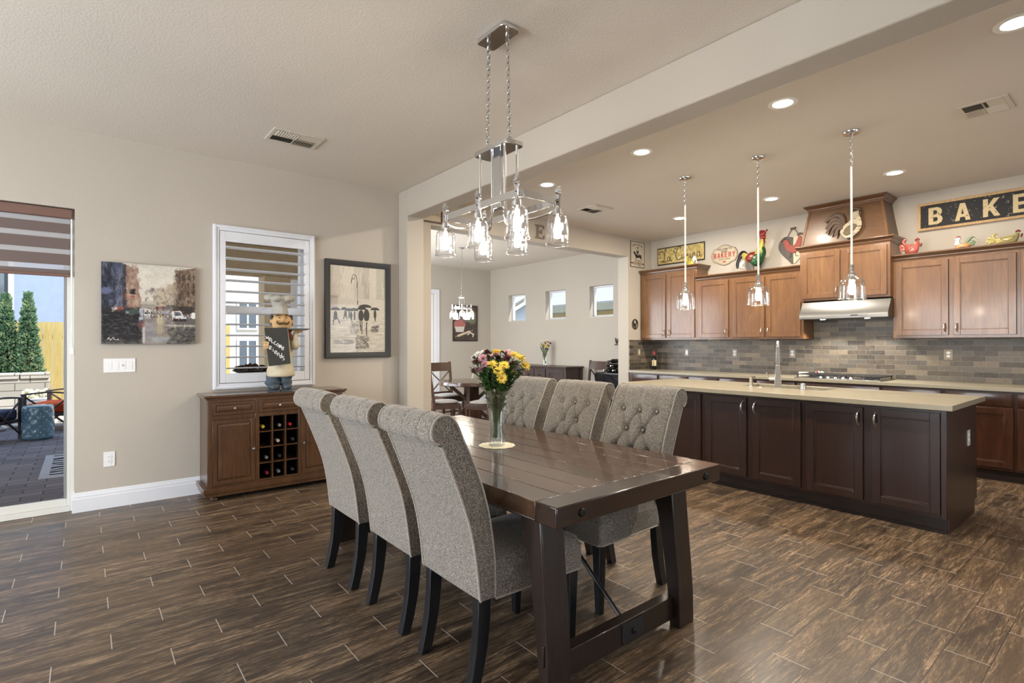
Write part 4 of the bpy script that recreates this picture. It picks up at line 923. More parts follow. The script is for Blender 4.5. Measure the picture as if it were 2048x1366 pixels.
for s_ in (-1, 1):
    b.tube(catmull([(hx_+s_*.006, -.098, .637), (hx_+s_*.025, -.104, .627), (hx_+s_*.045, -.098, .635), (hx_+s_*.053, -.090, .652)], 4), [.006]+[.011]*6+[.007]*5+[.003], 8)
    b.tube(catmull([(hx_+s_*.018, -.080, .702), (hx_+s_*.035, -.076, .711), (hx_+s_*.056, -.064, .702)], 4), .006, 6)
ob('moustache', b, m_moust, t, ang=60)
b = MB()
for s_ in (-1, 1): b.ell((hx_+s_*.030, -.083, .684), (.008, .005, .004), 8, 6)
ob('eye', b, mat('statue_eye', L8(40, 32, 26), .4), t)
b = MB()
for s_ in (-1, 1):
    for k in range(4): b.ell((hx_+s_*.086, .01+.014*(k % 2), .63+.024*k), (.017, .03, .016), 10, 8)
ob('hair', b, mat('statue_hair', L8(84, 84, 84), .7, 0, .3, .2, 30), t, ang=60)
b = MB(); hc = X_(560.5); b.lathe([(.078, .722), (.070, .745), (.062, .80), (.066, .835)], (hc, 0, 0), 36, wob=lambda a, z: 1+.04*math.cos(14*a))
b.lathe([(.064, .80), (.070, .825), (.088, .845), (.104, .862), (.104, .878), (.085, .888), (.05, .884), (0, .88)], (hc, 0, 0), 36)
for k in range(6): a = 2*PI*k/6+.12; b.ell((hc+.092*math.cos(a), .075*math.sin(a), .868+.006*math.cos(2*a)), (.048, .046, .034), 14, 10)
ob('hat', b, m_hat, t, ang=60)
b = MB(); b.tube(catmull([(.05, -.01, .50), (.105, -.03, .47), (.125, -.09, .42), (.12, -.10, .49), (.135, -.10, .545)], 5), [.045, .045, .045, .044, .043, .042, .042, .042, .04, .038, .036, .035, .034, .033, .032, .03, .028, .026, .024, .022, .02], 14); ob('sleeve', b, m_coat, t, ang=60)
b = MB(); b.ell((.137, -.10, .553), (.03, .034, .016), 14, 8)
for k in range(4): b.tube([(.112+.017*k, -.125, .548), (.110+.018*k, -.145, .556), (.110+.018*k, -.150, .562)], .0065, 6)
b.tube([(.160, -.09, .55), (.178, -.11, .556), (.18, -.12, .562)], .007, 6); ob('hand', b, m_skin, t, ang=60)
b = MB(); b.lathe([(0, .564), (.05, .565), (.085, .570), (.112, .580), (.114, .584), (.085, .575), (.05, .570), (0, .569)], (.145, -.105, 0), 32); ob('tray', b, mat('tray_grey', L8(130, 130, 126), .4, .3), t)
b = MB(); b.prism([(X_(574), .575), (X_(583), .50), (X_(586), .455), (X_(580), .47), (X_(572), .53)], -.125, -.10, 'y'); b.ell((X_(575), -.09, .565), (.03, .03, .02), 12, 8); ob('neckerchief', b, m_scarf, t, bev=.003)
b = MB(); q = [(X_(529.5), .585), (X_(537.5), .238), (X_(576), .258), (X_(570), .592)]; b.prism(q, -.172, -.155, 'y'); bd = ob('chalkboard', b, m_board, t, bev=.002)
b = MB(); b.tube([(q[2][0]+.002, -.162, q[2][1]), (q[3][0]+.002, -.162, q[3][1])], .005, 6); ob('board_edge', b, m_coat, bd)
b = MB(); b.ell((X_(531), -.15, .43), (.018, .028, .022), 12, 8)
for k in range(4): b.tube([(X_(530.5)-.012, -.16, .405+.017*k), (X_(533.5), -.180, .405+.017*k), (X_(535.5)+.006, -.176, .405+.017*k)], .0065, 6)
ob('hand', b, m_skin, t, ang=60)
GL = {'w': [[(0, 1), (.15, .1), (.5, .6), (.8, .1), (1, 1)]], 'e': [[(.1, .5), (.9, .6), (.8, .95), (.4, 1), (.05, .6), (.2, .1), (.6, 0), (.95, .15)]], 'L': [[(.2, 1.2), (.15, 0), (.9, .05)]], 'c': [[(.9, .9), (.4, 1), (.05, .5), (.4, 0), (.9, .15)]],
      'o': [[(.5, 1), (.05, .5), (.5, 0), (.95, .5), (.5, 1)]], 'm': [[(.05, 0), (.1, 1), (.3, .95), (.5, .2), (.7, .95), (.9, .9), (.95, 0)]], 'F': [[(.15, 0), (.15, 1.4), (.9, 1.4)], [(.15, .75), (.7, .75)]], 'R': [[(.1, 0), (.1, 1.1), (.7, 1.1), (.75, .65), (.15, .55), (.85, 0)]],
      'i': [[(.5, 0), (.5, .8)], [(.5, 1.15), (.5, 1.25)]], 'n': [[(.1, 0), (.1, 1)], [(.1, .7), (.5, 1), (.85, .75), (.85, 0)]], 'd': [[(.85, 1.6), (.85, 0)], [(.85, .7), (.4, .8), (.1, .4), (.4, 0), (.85, .2)]], 's': [[(.85, 1.2), (.3, 1.3), (.1, .9), (.8, .5), (.8, .1), (.1, 0)]]}
b = MB()
def chalk(word, x, z, dx, dz, s_):
    for chx in word:
        for st in GL[chx]: b.tube(catmull([(x+u*s_*.75, -.1735, z+v*s_) for u, v in st], 4) if len(st) > 2 else [(x+u*s_*.75, -.1735, z+v*s_) for u, v in st], .0034, 6)
        x += dx; z += dz
chalk('weLcome', X_(532.5), .485, .0215, -.0165, .027); chalk('FRiends', X_(533.5), .410, .0215, -.0195, .027)
ob('chalk_lettering', b, m_chalk, bd)

# ------------------------------------------------------------------ vase, doily and flowers
m_vglass = thin_glass('vase_glass', (.95, .98, .97, 1), .08, .9, .03)
vx, vy, vz = 1.852, 2.432, .761
def vase(label, loc, s_=1.0, h=.315, r0=.050, rw=.044, rt=.072):
    t = thing('glass_vase', label, 'vase', loc)
    b = MB(); pr = [(0, 0), (r0*.96, 0), (r0, .008), (r0*.98, .05), (rw, .10), (rw*1.05, .16), (rt*.85, .26), (rt, h), (rt-.003, h), (rt*.85-.003, .26), (rw*1.05-.003, .16), (rw-.003, .10), (r0*.9-.003, .05), (0, .032)]
    b.lathe([(r*s_, z*s_) for r, z in pr], (0, 0, 0), 40, cap=False, wob=lambda a, z: 1+.012*math.cos(12*a)); ob('glass', b, m_vglass, t)
    b = MB(); b.lathe([(0, .033*s_), (rw*.9*s_, .034*s_), (rw*.9*s_, .115*s_), (0, .116*s_)], (0, 0, 0), 28, cap=False); ob('water', b, thin_glass('water', (.90, .95, .92, 1), .03, .3, 0), t); return t
b = MB(); n = 72
prof = lambda a: .100+.006*abs(math.sin(6*a))
b.add([(prof(2*PI*k/n)*math.cos(2*PI*k/n), prof(2*PI*k/n)*math.sin(2*PI*k/n), z) for z in (0, .0025) for k in range(n)], [tuple(range(n-1, -1, -1)), tuple(range(n, 2*n))]+[(k, (k+1) % n, n+(k+1) % n, n+k) for k in range(n)])
for k in range(12): a = 2*PI*k/12; b.tube([(.06*math.cos(a), .06*math.sin(a), .0028), (.095*math.cos(a), .095*math.sin(a), .0028)], .0012, 5)
tag(ob('lace_doily', b, mat('cream_lace', L8(226, 220, 198), .9, 0, .2, .08, 120, .5, 300), loc=(vx, vy, vz)), 'round cream scalloped doily under the tall glass vase', 'doily')
vz += .003
vase('tall flared clear glass vase of flowers on the dining table', (vx, vy, vz))
m_stem = mat('stem_green', L8(74, 98, 44), .5, 0, .4, .15, 30); m_leaf = mat('leaf_green', L8(70, 100, 52), .55, 0, .3, .35, 18)
m_pet = {'yellow': mat('petal_yellow', L8(226, 200, 92), .6, 0, .2, .08, 40), 'pink': mat('petal_pink', L8(214, 166, 176), .6, 0, .2, .12, 40), 'burgundy': mat('petal_burgundy', L8(96, 30, 48), .6, 0, .2, .2, 40), 'white': mat('petal_white', L8(232, 224, 222), .6, 0, .2, .05, 40), 'gold': mat('petal_gold', L8(206, 168, 60), .6, 0, .2, .12, 40)}
m_eye = mat('bloom_center', L8(160, 130, 40), .8, 0, .2, .2, 60)
random.seed(11)
def bloom_mesh(r, kind):
    b = MB()
    def petal(a, el, L_, w, r0=.12):
        d_ = Vector((math.cos(a)*math.cos(el), math.sin(a)*math.cos(el), math.sin(el))); s_ = Vector((-math.sin(a), math.cos(a), 0)); u = d_.cross(s_)*-1
        p0 = d_*r*r0; b.add([p0, p0+d_*L_*.55+s_*w-u*w*.3, p0+d_*L_, p0+d_*L_*.55-s_*w-u*w*.3, p0+d_*L_*.5+u*w*.3], [(0, 1, 4), (1, 2, 4), (2, 3, 4), (3, 0, 4)])
    if kind == 'yellow' or kind == 'gold':
        for k in range(20): petal(2*PI*k/20+random.uniform(-.08, .08), random.uniform(-.1, .25), r*random.uniform(.8, .95), r*.13)
        for k in range(14): petal(2*PI*k/14+.2, random.uniform(.35, .6), r*.7, r*.11)
    else:
        for ring_, el, n in ((.95, -.1, 18), (.92, .25, 16), (.85, .6, 13), (.75, .95, 9), (.6, 1.3, 5)):
            for k in range(n): petal(2*PI*k/n+random.uniform(-.15, .15)+el, el+random.uniform(-.1, .1), r*ring_*random.uniform(.85, 1), r*.085, .05)
    return b
def flower(kind, r, head, base, mid, rim, label, group, cpos, leaves=8):
    """head, base.. in room coordinates relative to the vase"""
    t = thing('chrysanthemum', label, 'flower', cpos, group=group); H = Vector(head)
    pts = catmull([base, mid, rim, H*.5+Vector(rim)*.5+Vector((0, 0, .012)), H], 5)
    b = MB(); b.tube(pts, [.0027]*(len(pts)-6)+[.002]*6, 6); ob('stem', b, m_stem, t)
    b = bloom_mesh(r, kind); d_ = (pts[-1]-pts[-4]).normalized(); d_ = (d_+Vector((-.35, -.45, .0))).normalized()
    b.bm.transform(Matrix.Translation(H) @ d_.to_track_quat('Z', 'Y').to_matrix().to_4x4()); bl = ob('bloom', b, m_pet[kind], t, smooth=False)
    if kind in ('yellow', 'gold'): b = MB(); b.ell((0, 0, 0), (r*.22, r*.22, r*.14), 12, 8); b.bm.transform(Matrix.Translation(H+d_*.003) @ d_.to_track_quat('Z', 'Y').to_matrix().to_4x4()); ob('flower_center', b, m_eye, bl)
    b = MB(); k0 = int(len(pts)*.38)
    for k in range(leaves):
        p = pts[random.randint(k0, len(pts)-2)]; a = random.uniform(0, 2*PI); L_ = random.uniform(.034, .062); d2 = Vector((math.cos(a), math.sin(a), random.uniform(.2, 1.0))).normalized(); s_ = d2.cross(Vector((0, 0, 1))).normalized()*L_*.22; u = d2.cross(s_).normalized()*L_*.08
        b.add([p, p+d2*L_*.3+s_*.7, p+d2*L_*.45+s_*.35, p+d2*L_*.65+s_*1.1, p+d2*L_+u, p+d2*L_*.65-s_*1.1, p+d2*L_*.45-s_*.35, p+d2*L_*.3-s_*.7], [(0, 1, 2, 6, 7), (2, 3, 4, 5, 6)])
    ob('leaf', b, m_leaf, t, smooth=False)
    return t
RX, FW = Vector((.7777, -.6286, 0)), Vector((.6286, .7777, 0))
def bouquet(cpos, spec, s_, where, rimz, rimr, waist, px0, py0, leaves, bs_=1.22):
    by = {}
    for i, q in enumerate(spec): by.setdefault(q[0], []).append(i)
    lab = {}
    nm = {'yellow': 'bright yellow daisy-like chrysanthemum', 'pink': 'pale pink chrysanthemum', 'burgundy': 'dark burgundy chrysanthemum', 'white': 'white-tipped spidery chrysanthemum', 'gold': 'small golden chrysanthemum'}
    for k, ids in by.items():
        o_ = sorted(ids, key=lambda i: spec[i][1])
        for j, i in enumerate(o_):
            w = 'the only one of its colour' if len(o_) == 1 else ('leftmost' if j == 0 else 'rightmost' if j == len(o_)-1 else ORD[j]+' from the left')
            lab[i] = '%s, %s, %s' % (nm[k], w, where)
    for i, (k, px, py, dep, r) in enumerate(spec):
        h = RX*((px-px0)*s_)+FW*dep+Vector((0, 0, (py0-py)*s_)); a = math.atan2(h.y, h.x); a2 = a+PI+random.uniform(-.7, .7); rr_ = random.uniform(.3, .9)
        base = Vector((math.cos(a2)*waist*.8*rr_, math.sin(a2)*waist*.8*rr_, .04)); mid = Vector((math.cos(a+1.2)*waist*.55*rr_, math.sin(a+1.2)*waist*.55*rr_, rimz*.45)); rim = Vector((math.cos(a), math.sin(a), 0))*rimr*min(1, .25+Vector((h.x, h.y)).length/.17)+Vector((0, 0, rimz))
        flower(k, r*bs_, h, base, mid, rim, lab[i], where, cpos, leaves)
spec = [('yellow', 984, 724, -.05, .032), ('yellow', 998, 737, -.09, .030), ('yellow', 1008, 726, -.06, .031), ('yellow', 1004, 750, -.10, .030), ('yellow', 1040, 712, -.02, .032), ('yellow', 1050, 727, -.03, .031), ('yellow', 1029, 706, .03, .028),
        ('burgundy', 951, 720, -.02, .022), ('burgundy', 948, 736, -.04, .018), ('burgundy', 974, 701, .02, .022), ('burgundy', 1014, 713, -.01, .023), ('burgundy', 1026, 722, -.03, .020), ('burgundy', 960, 714, .04, .020), ('burgundy', 996, 712, .05, .022),
        ('pink', 965, 712, -.03, .027), ('pink', 970, 724, -.05, .027), ('pink', 978, 711, .0, .026), ('pink', 960, 735, -.03, .022), ('pink', 990, 706, .07, .026), ('pink', 1020, 706, .05, .026), ('pink', 1012, 702, .10, .024), ('pink', 1046, 742, .0, .012),
        ('white', 955, 706, .03, .027), ('white', 966, 702, .06, .024), ('white', 946, 712, .06, .020), ('white', 1019, 700, .13, .020), ('gold', 991, 699, .02, .020), ('gold', 1026, 741, -.02, .014), ('gold', 1000, 700, .09, .018)]
bouquet((vx, vy, vz), spec, .00288, 'in the vase on the dining table', .315, .060, .040, 993, 886, 34)
# ------------------------------------------------------------------ pictures: painted into a point colour grid
class Paint:
    def __init__(s, w, h, c, seed=1):
        s.w, s.h = w, h; s.a = np.ones((h, w, 3))*np.array(c, float); s.r = np.random.RandomState(seed); s.Y, s.X = np.mgrid[0:h, 0:w]; s.X = (s.X+.5)/w; s.Y = (s.Y+.5)/h
    def _b(s, m, c, al): m = (m*al)[..., None]; s.a = s.a*(1-m)+np.array(c, float)*m; return s
    def rect(s, x0, y0, x1, y1, c, al=1., soft=0):
        if soft: m = np.clip((s.X-x0)/soft, 0, 1)*np.clip((x1-s.X)/soft, 0, 1)*np.clip((s.Y-y0)/soft, 0, 1)*np.clip((y1-s.Y)/soft, 0, 1)
        else: m = ((s.X >= x0)&(s.X <= x1)&(s.Y >= y0)&(s.Y <= y1)).astype(float)
        return s._b(m, c, al)
    def ell(s, cx, cy, rx, ry, c, al=1., ymax=9, soft=.25):
        d = ((s.X-cx)/rx)**2+((s.Y-cy)/ry)**2; return s._b(np.clip((1-d)/soft, 0, 1)*(s.Y <= ymax), c, al)
    def poly(s, p, c, al=1.):
        m = np.zeros_like(s.X, bool); n = len(p)
        for i in range(n):
            (x0, y0), (x1, y1) = p[i], p[(i+1) % n]
            if y0 == y1: continue
            q = ((y0 > s.Y) != (y1 > s.Y)) & (s.X < (x1-x0)*(s.Y-y0)/(y1-y0)+x0); m ^= q
        return s._b(m.astype(float), c, al)
    def line(s, pts, r, c, al=1., asp=1.0):
        for (x0, y0), (x1, y1) in zip(pts[:-1], pts[1:]):
            vx_, vy_ = (x1-x0), (y1-y0)*asp; L2 = vx_*vx_+vy_*vy_+1e-12; t = np.clip(((s.X-x0)*vx_+(s.Y-y0)*asp*vy_)/L2, 0, 1)
            d = np.hypot(s.X-x0-t*vx_, (s.Y-y0)*asp-t*vy_); s._b((d < r).astype(float), c, al)
        return s
    def strokes(s, n, x0, y0, x1, y1, cols, w, h, al=.6):
        for _ in range(n):
            x, y = s.r.uniform(x0, x1), s.r.uniform(y0, y1); a, c = w*s.r.uniform(.3, 1), h*s.r.uniform(.3, 1); q = cols[s.r.randint(len(cols))]
            X0, X1, Y0, Y1 = int((x-a)*s.w), int((x+a)*s.w)+1, int((y-c)*s.h), int((y+c)*s.h)+1
            X0, Y0 = max(X0, 0), max(Y0, 0); s.a[Y0:Y1, X0:X1] = s.a[Y0:Y1, X0:X1]*(1-al)+np.array(q, float)*al
        return s
    def scramble(s, n, size, sh):
        for _ in range(n):
            a, c = s.r.randint(2, size+1), s.r.randint(1, max(2, size//2)+1)
            if s.r.rand() < .45: a, c = c, a
            x, y = s.r.randint(0, s.w-a), s.r.randint(0, s.h-c); X2 = min(max(x+s.r.randint(-sh, sh+1), 0), s.w-a); Y2 = min(max(y+s.r.randint(-sh, sh+1), 0), s.h-c)
            s.a[Y2:Y2+c, X2:X2+a] = s.a[Y2:Y2+c, X2:X2+a]*.35+s.a[y:y+c, x:x+a].mean((0, 1))*.65
        return s
    def noise(s, k=8): s.a += s.r.normal(0, k, s.a.shape[:2])[..., None]; return s
def picture(P, W_, H_, th, name, parent, M, m, edge=None):
    """P painted on the front of a slab W_ x H_ x th; slab has its own edge material"""
    w, h = P.w, P.h; me = bpy.data.meshes.new(name); vs = []
    for j in range(h+1):
        for i in range(w+1): vs.append((-W_/2+W_*i/w, H_/2-H_*j/h, th))
    fs = [((j+1)*(w+1)+i, (j+1)*(w+1)+i+1, j*(w+1)+i+1, j*(w+1)+i) for j in range(h) for i in range(w)]
    nv = len(vs); nf = len(fs)
    c = [(-W_/2, -H_/2), (W_/2, -H_/2), (W_/2, H_/2), (-W_/2, H_/2)]; vs += [(x, y, z) for z in (0, th) for x, y in c]
    fs += [(nv, nv+3, nv+2, nv+1)]+[(nv+i, nv+(i+1) % 4, nv+4+(i+1) % 4, nv+4+i) for i in range(4)]
    me.from_pydata(vs, [], fs); me.materials.append(m); me.materials.append(edge or m)
    for k in range(nf, len(me.polygons)): me.polygons[k].material_index = 1
    at = me.color_attributes.new('Col', 'FLOAT_COLOR', 'CORNER')
    a = np.clip(P.a, 0, 255)/255; a = np.where(a <= .04045, a/12.92, ((a+.055)/1.055)**2.4)
    col_ = np.ones((len(me.loops), 4), np.float32); col_[:nf*4, :3] = np.repeat(a.reshape(-1, 3), 4, 0); col_[nf*4:, :3] = (.05, .05, .05)
    at.data.foreach_set('color', col_.ravel()); o = bpy.data.objects.new(name, me); C.objects.link(o)
    if parent: o.parent = parent; o.matrix_local = M
    else: o.matrix_world = M
    return o
m_art = attr_mat('painted_canvas', .55, .4); m_print = attr_mat('art_print', .35, .5, .3); m_sign = attr_mat('painted_sign', .6, .3)
m_edge = mat('canvas_edge', L8(52, 50, 52), .8)
# city street canvas
P = Paint(190, 165, (206, 200, 188), 3)
P.strokes(300, .3, 0, .8, .5, [(214, 208, 196), (200, 194, 182), (222, 216, 204)], .05, .03, .35)
P.rect(0, .5, 1, 1, (96, 92, 88)).strokes(200, .4, .55, .75, 1, [(150, 140, 134), (120, 112, 110), (170, 160, 150)], .05, .02, .4)
P.poly([(0, 0), (.15, 0), (.15, .6), (0, .62)], (44, 48, 60)).poly([(.14, 0), (.215, 0), (.215, .56), (.14, .58)], (104, 106, 122)).poly([(.21, .02), (.25, .02), (.25, .52), (.21, .55)], (52, 50, 58))
P.poly([(.25, .02), (.34, .06), (.37, .24), (.40, .46), (.40, .58), (.25, .58)], (150, 120, 104)).strokes(120, .25, .05, .37, .5, [(176, 146, 128), (120, 92, 80), (190, 170, 150)], .012, .05, .5)
P.strokes(150, 0, 0, .2, .5, [(30, 34, 46), (70, 78, 104), (120, 122, 140), (24, 26, 34)], .012, .05, .5)
P.poly([(.79, .05), (1, 0), (1, .6), (.76, .56), (.74, .3)], (112, 92, 76)).strokes(160, .76, .06, 1, .5, [(80, 62, 52), (150, 130, 110), (52, 42, 38), (176, 160, 138)], .012, .04, .55)
for x in (.84, .91, .97):
    for y in (.1, .2, .3): P.rect(x, y, x+.02, y+.07, (46, 36, 32), .8)
P.poly([(.55, .34), (.62, .27), (.68, .30), (.68, .52), (.56, .52)], (186, 172, 150)).poly([(.68, .24), (.78, .22), (.78, .5), (.68, .5)], (168, 152, 130), .8).strokes(80, .45, .3, .8, .5, [(196, 190, 176), (120, 108, 96), (90, 84, 74)], .012, .02, .5)
P.rect(.40, .46, .56, .58, (170, 164, 150), .7).rect(0, .54, .42, .98, (34, 32, 34), .92, .02).rect(.74, .5, 1, .62, (44, 38, 36), .9, .02).rect(.70, .80, 1, 1, (62, 62, 58), .85, .05)
P.ell(.05, .35, .06, .05, (96, 102, 132)).ell(.17, .565, .060, .022, (148, 84, 74)).ell(.13, .565, .03, .02, (220, 210, 200)).ell(.33, .60, .070, .040, (62, 76, 66)).ell(.25, .61, .03, .02, (124, 144, 152)).rect(.29, .32, .34, .38, (30, 28, 30)).ell(.315, .41, .026, .018, (158, 86, 64)).rect(.215, .38, .25, .43, (118, 62, 52), .7)
for x, y, h in ((.04, .60, .26), (.09, .60, .28), (.14, .60, .28), (.20, .61, .24), (.34, .63, .24), (.26, .64, .2)): P.rect(x-.03, y, x+.035, y+h, (20, 19, 22), .9, .012)
P.scramble(2600, 7, 3)
P.poly([(.385, .56), (.42, .54), (.42, .70), (.38, .72)], (168, 172, 186)).rect(.43, .56, .50, .64, (206, 204, 202)).rect(.435, .60, .495, .625, (60, 60, 64)).rect(.43, .64, .50, .69, (150, 148, 148), .7)
P.poly([(.73, .58), (.83, .57), (.86, .63), (.90, .65), (.90, .69), (.74, .69)], (214, 214, 216)).poly([(.76, .59), (.82, .585), (.845, .63), (.77, .64)], (90, 92, 100)).rect(.75, .67, .90, .71, (40, 40, 44)).ell(.98, .63, .04, .045, (226, 226, 226)).rect(.62, .58, .70, .61, (150, 154, 168))
P.ell(.64, .54, .010, .028, (140, 62, 48)).ell(.57, .55, .02, .015, (120, 40, 34)).rect(.66, .75, 1, .775, (190, 186, 176), .7)
for x, w in ((.585, .02), (.62, .015), (.77, .014), (.875, .014), (.945, .012)): P.rect(x-w, .62 if x < .7 else .74, x+w, .76 if x < .7 else .83, (220, 208, 178), .55, .014)
P.rect(.40, .70, .60, .98, (150, 146, 150), .6, .05).rect(.55, .62, .66, .9, (190, 178, 140), .6, .04).rect(.41, .74, .45, 1, (200, 196, 196), .8, .015).ell(.40, .76, .05, .04, (130, 70, 70), .6).rect(.50, .90, .72, .99, (170, 176, 182), .6, .03)
P.strokes(260, 0, .62, .4, 1, [(22, 22, 26), (52, 50, 52), (90, 88, 90)], .02, .008, .5).strokes(140, .7, .8, 1, 1, [(40, 40, 42), (84, 82, 80), (130, 124, 112)], .03, .01, .5)
P.scramble(1500, 4, 2).strokes(60, .45, .55, 1, .7, [(30, 28, 30), (206, 204, 200), (150, 70, 56)], .008, .006, .7)
P.line([(.06, .95), (.075, .92), (.09, .955), (.12, .92), (.13, .95), (.17, .945)], .004, (190, 190, 186)).noise(7)
t = thing('street_canvas', 'unframed canvas of a rainy city street with cars and umbrellas', 'painting'); t.matrix_world = on_y(.4405, YW, 1.690)
picture(P, .665, .676, .034, 'canvas', t, Matrix(), m_art, m_edge)
# umbrella print, framed
P = Paint(130, 190, (206, 198, 182), 5)
for x0, x1, c in ((0, .18, (198, 188, 174)), (.18, .42, (216, 208, 192)), (.42, .58, (196, 190, 176)), (.58, .70, (184, 176, 162)), (.70, .82, (206, 200, 186)), (.82, 1, (180, 176, 162))): P.rect(x0, 0, x1, .38, c, .8, .01)
P.rect(.6, .16, .71, .38, (170, 160, 148), .6, .02).poly([(.55, .22), (.58, .05), (.63, .22)], (176, 170, 158)).rect(0, .35, .14, .5, (160, 142, 132), .8).rect(0, .38, 1, 1, (204, 198, 184), .5)
P.strokes(200, 0, .6, 1, 1, [(220, 214, 202), (186, 180, 168), (168, 162, 152), (230, 226, 214)], .07, .006, .5).strokes(60, 0, 0, 1, .38, [(222, 214, 200), (178, 172, 160)], .01, .04, .4)
dk = (44, 40, 38)
P.line([(.485, .44), (.475, .16), (.46, .11), (.42, .095), (.39, .11), (.385, .135), (.40, .15), (.425, .145), (.43, .125)], .005, dk, 1, 1.45).line([(.385, .135), (.375, .18), (.372, .20)], .007, dk, 1, 1.45)
for x, y, w in ((.10, .505, .085), (.25, .500, .06), (.34, .51, .06), (.42, .505, .075), (.62, .46, .12), (.56, .49, .09), (.80, .49, .085)): P.ell(x, y+.012, w, .036, dk, 1, y+.012, .1)
for x, y, w, h in ((.10, .53, .035, .09), (.27, .515, .022, .07), (.335, .52, .016, .08), (.37, .53, .022, .08), (.43, .52, .02, .10), (.545, .51, .05, .12), (.645, .50, .055, .13), (.80, .505, .028, .09)): P.ell(x, y+h*.5, w, h*.6, dk if w > .02 else (70, 62, 58), .95)
P.rect(.52, .625, .70, .655, (214, 204, 184), .9, .01)
for x0, x1, y0, y1 in ((.07, .06, .60, .68), (.13, .17, .60, .66), (.25, .24, .57, .61), (.28, .30, .57, .61), (.53, .54, .64, .74), (.56, .56, .64, .78), (.65, .64, .65, .74), (.645, .645, .74, .79), (.80, .805, .58, .62), (.37, .38, .59, .63)): P.line([(x0, y0), (x1, y1)], .009, dk, .95, 1.45)
P.strokes(160, .45, .80, .68, .95, [(90, 84, 78), (130, 124, 116), (160, 152, 142)], .02, .006, .5).strokes(60, .74, .68, .86, .76, [(90, 84, 78)], .03, .003, .5).strokes(60, .35, .64, .48, .78, [(120, 114, 106)], .02, .004, .5).strokes(50, .1, .85, .4, .9, [(130, 124, 118)], .06, .003, .5).noise(5)
t = thing('framed_print', 'black framed print of people walking under dark umbrellas, beside the room corner', 'framed picture'); t.matrix_world = on_y(2.306, YW, 1.718)
def frame(t, w, h, fw, dep, m, bev=.004, z0=0, inner=.6):
    pr = [(0, 0), (0, dep), (fw*.35, dep*.92), (fw*.8, dep*.66), (fw, dep*inner), (fw, 0)]
    b = MB(); c = [(-w/2, -h/2), (w/2, -h/2), (w/2, h/2), (-w/2, h/2)]; vs = []; n = len(pr)
    for x, y in c:
        for u, z in pr: vs.append((x-math.copysign(u, x), y-math.copysign(u, y), z+z0))
    b.add(vs, [(i*n+k, i*n+(k+1) % n, ((i+1) % 4)*n+(k+1) % n, ((i+1) % 4)*n+k) for i in range(4) for k in range(n)]); return ob('frame', b, m, t, bev=bev, ang=25)
m_frame = mat('black_frame', L8(36, 35, 36), .35, 0, .5, .06, 20)
frame(t, .735, 1.037, .058, .040, m_frame)
picture(P, .63, .93, .012, 'print', t, Matrix(), m_print, m_edge)
b = MB(); b.box(-.315, -.465, .015, .315, .465, .017); ob('glazing', b, thin_glass('picture_glass', (1, 1, 1, 1), .01, .12, .02), t, smooth=False)
# nook still life
P = Paint(70, 100, (72, 58, 52), 8)
P.strokes(200, 0, 0, 1, 1, [(84, 68, 58), (58, 48, 46), (96, 84, 76)], .08, .01, .5).ell(.7, .25, .3, .2, (150, 146, 120), .8).ell(.8, .38, .2, .15, (120, 130, 100), .8).ell(.45, .4, .3, .08, (150, 140, 126), .6)
for x, y in ((.14, .5), (.3, .47), (.4, .54), (.22, .56), (.1, .58)): P.ell(x, y, .13, .085, (186, 112, 104))
P.poly([(.05, .60), (.48, .60), (.42, .76), (.10, .76)], (214, 208, 196)).line([(.08, .90), (.85, .70)], .012, (190, 170, 140), 1, 1.43).line([(.2, .87), (.68, .745)], .045, (214, 196, 166), 1, 1.43)
for p in ([(.6, .84), (.75, .77), (.8, .80)], [(.78, .78), (.86, .86), (.84, .9)], [(.82, .80), (.9, .83)]): P.line(p, .02, (226, 220, 206), 1, 1.43)
P.noise(6); t = thing('framed_print', 'dark framed still life of onions and a rolling pin in the breakfast nook', 'framed picture'); t.matrix_world = on_y(6.77, 10.09, 1.81)
frame(t, .67, .82, .03, .03, mat('brown_frame', L8(60, 44, 38), .5)); picture(P, .62, .77, .012, 'print', t, Matrix(), m_print, m_edge)
# tin poster on the end wall of the kitchen
P = Paint(60, 110, (196, 186, 170), 9); P.rect(0, 0, 1, .02, (70, 56, 46)); P.rect(0, .97, 1, 1, (90, 74, 62)); P.rect(0, 0, .03, 1, (60, 48, 40)); P.rect(.97, 0, 1, 1, (90, 74, 62))
for k in range(11): a = -1.1+2.2*k/10; P.rect(.5+.36*math.sin(a)-.022, .20-.10*math.cos(a), .5+.36*math.sin(a)+.016, .235-.10*math.cos(a), (58, 50, 44), .85)
dk = (34, 32, 30); P.line([(.46, .24), (.50, .21), (.58, .20)], .012, dk, 1, 1.83).ell(.51, .24, .035, .035, dk)
P.poly([(.20, .42), (.27, .38), (.34, .42), (.40, .50), (.60, .48), (.76, .50), (.79, .60), (.78, .68), (.72, .66), (.66, .60), (.52, .63), (.42, .62), (.40, .70), (.36, .70), (.36, .60), (.30, .52), (.22, .46)], dk).ell(.50, .42, .07, .06, dk).ell(.42, .36, .03, .03, dk).ell(.55, .36, .04, .03, dk).ell(.55, .52, .06, .03, (150, 140, 126)).rect(.30, .72, .80, .735, dk)
P.rect(.03, .82, .97, .865, (80, 56, 40)).strokes(30, .2, .83, .8, .855, [(200, 160, 110)], .02, .008, .8).strokes(30, .25, .88, .8, .92, [(90, 80, 70)], .02, .006, .7).strokes(30, .25, .77, .8, .80, [(100, 90, 78)], .02, .006, .7).noise(6)
t = thing('tin_poster', 'tall cream tin sign with a black cow and rider beside the nook opening', 'sign'); t.matrix_world = on_y(7.118, YW, 2.812)
picture(P, .365, .425, .006, 'sign_panel', t, Matrix(), m_sign, m_edge)
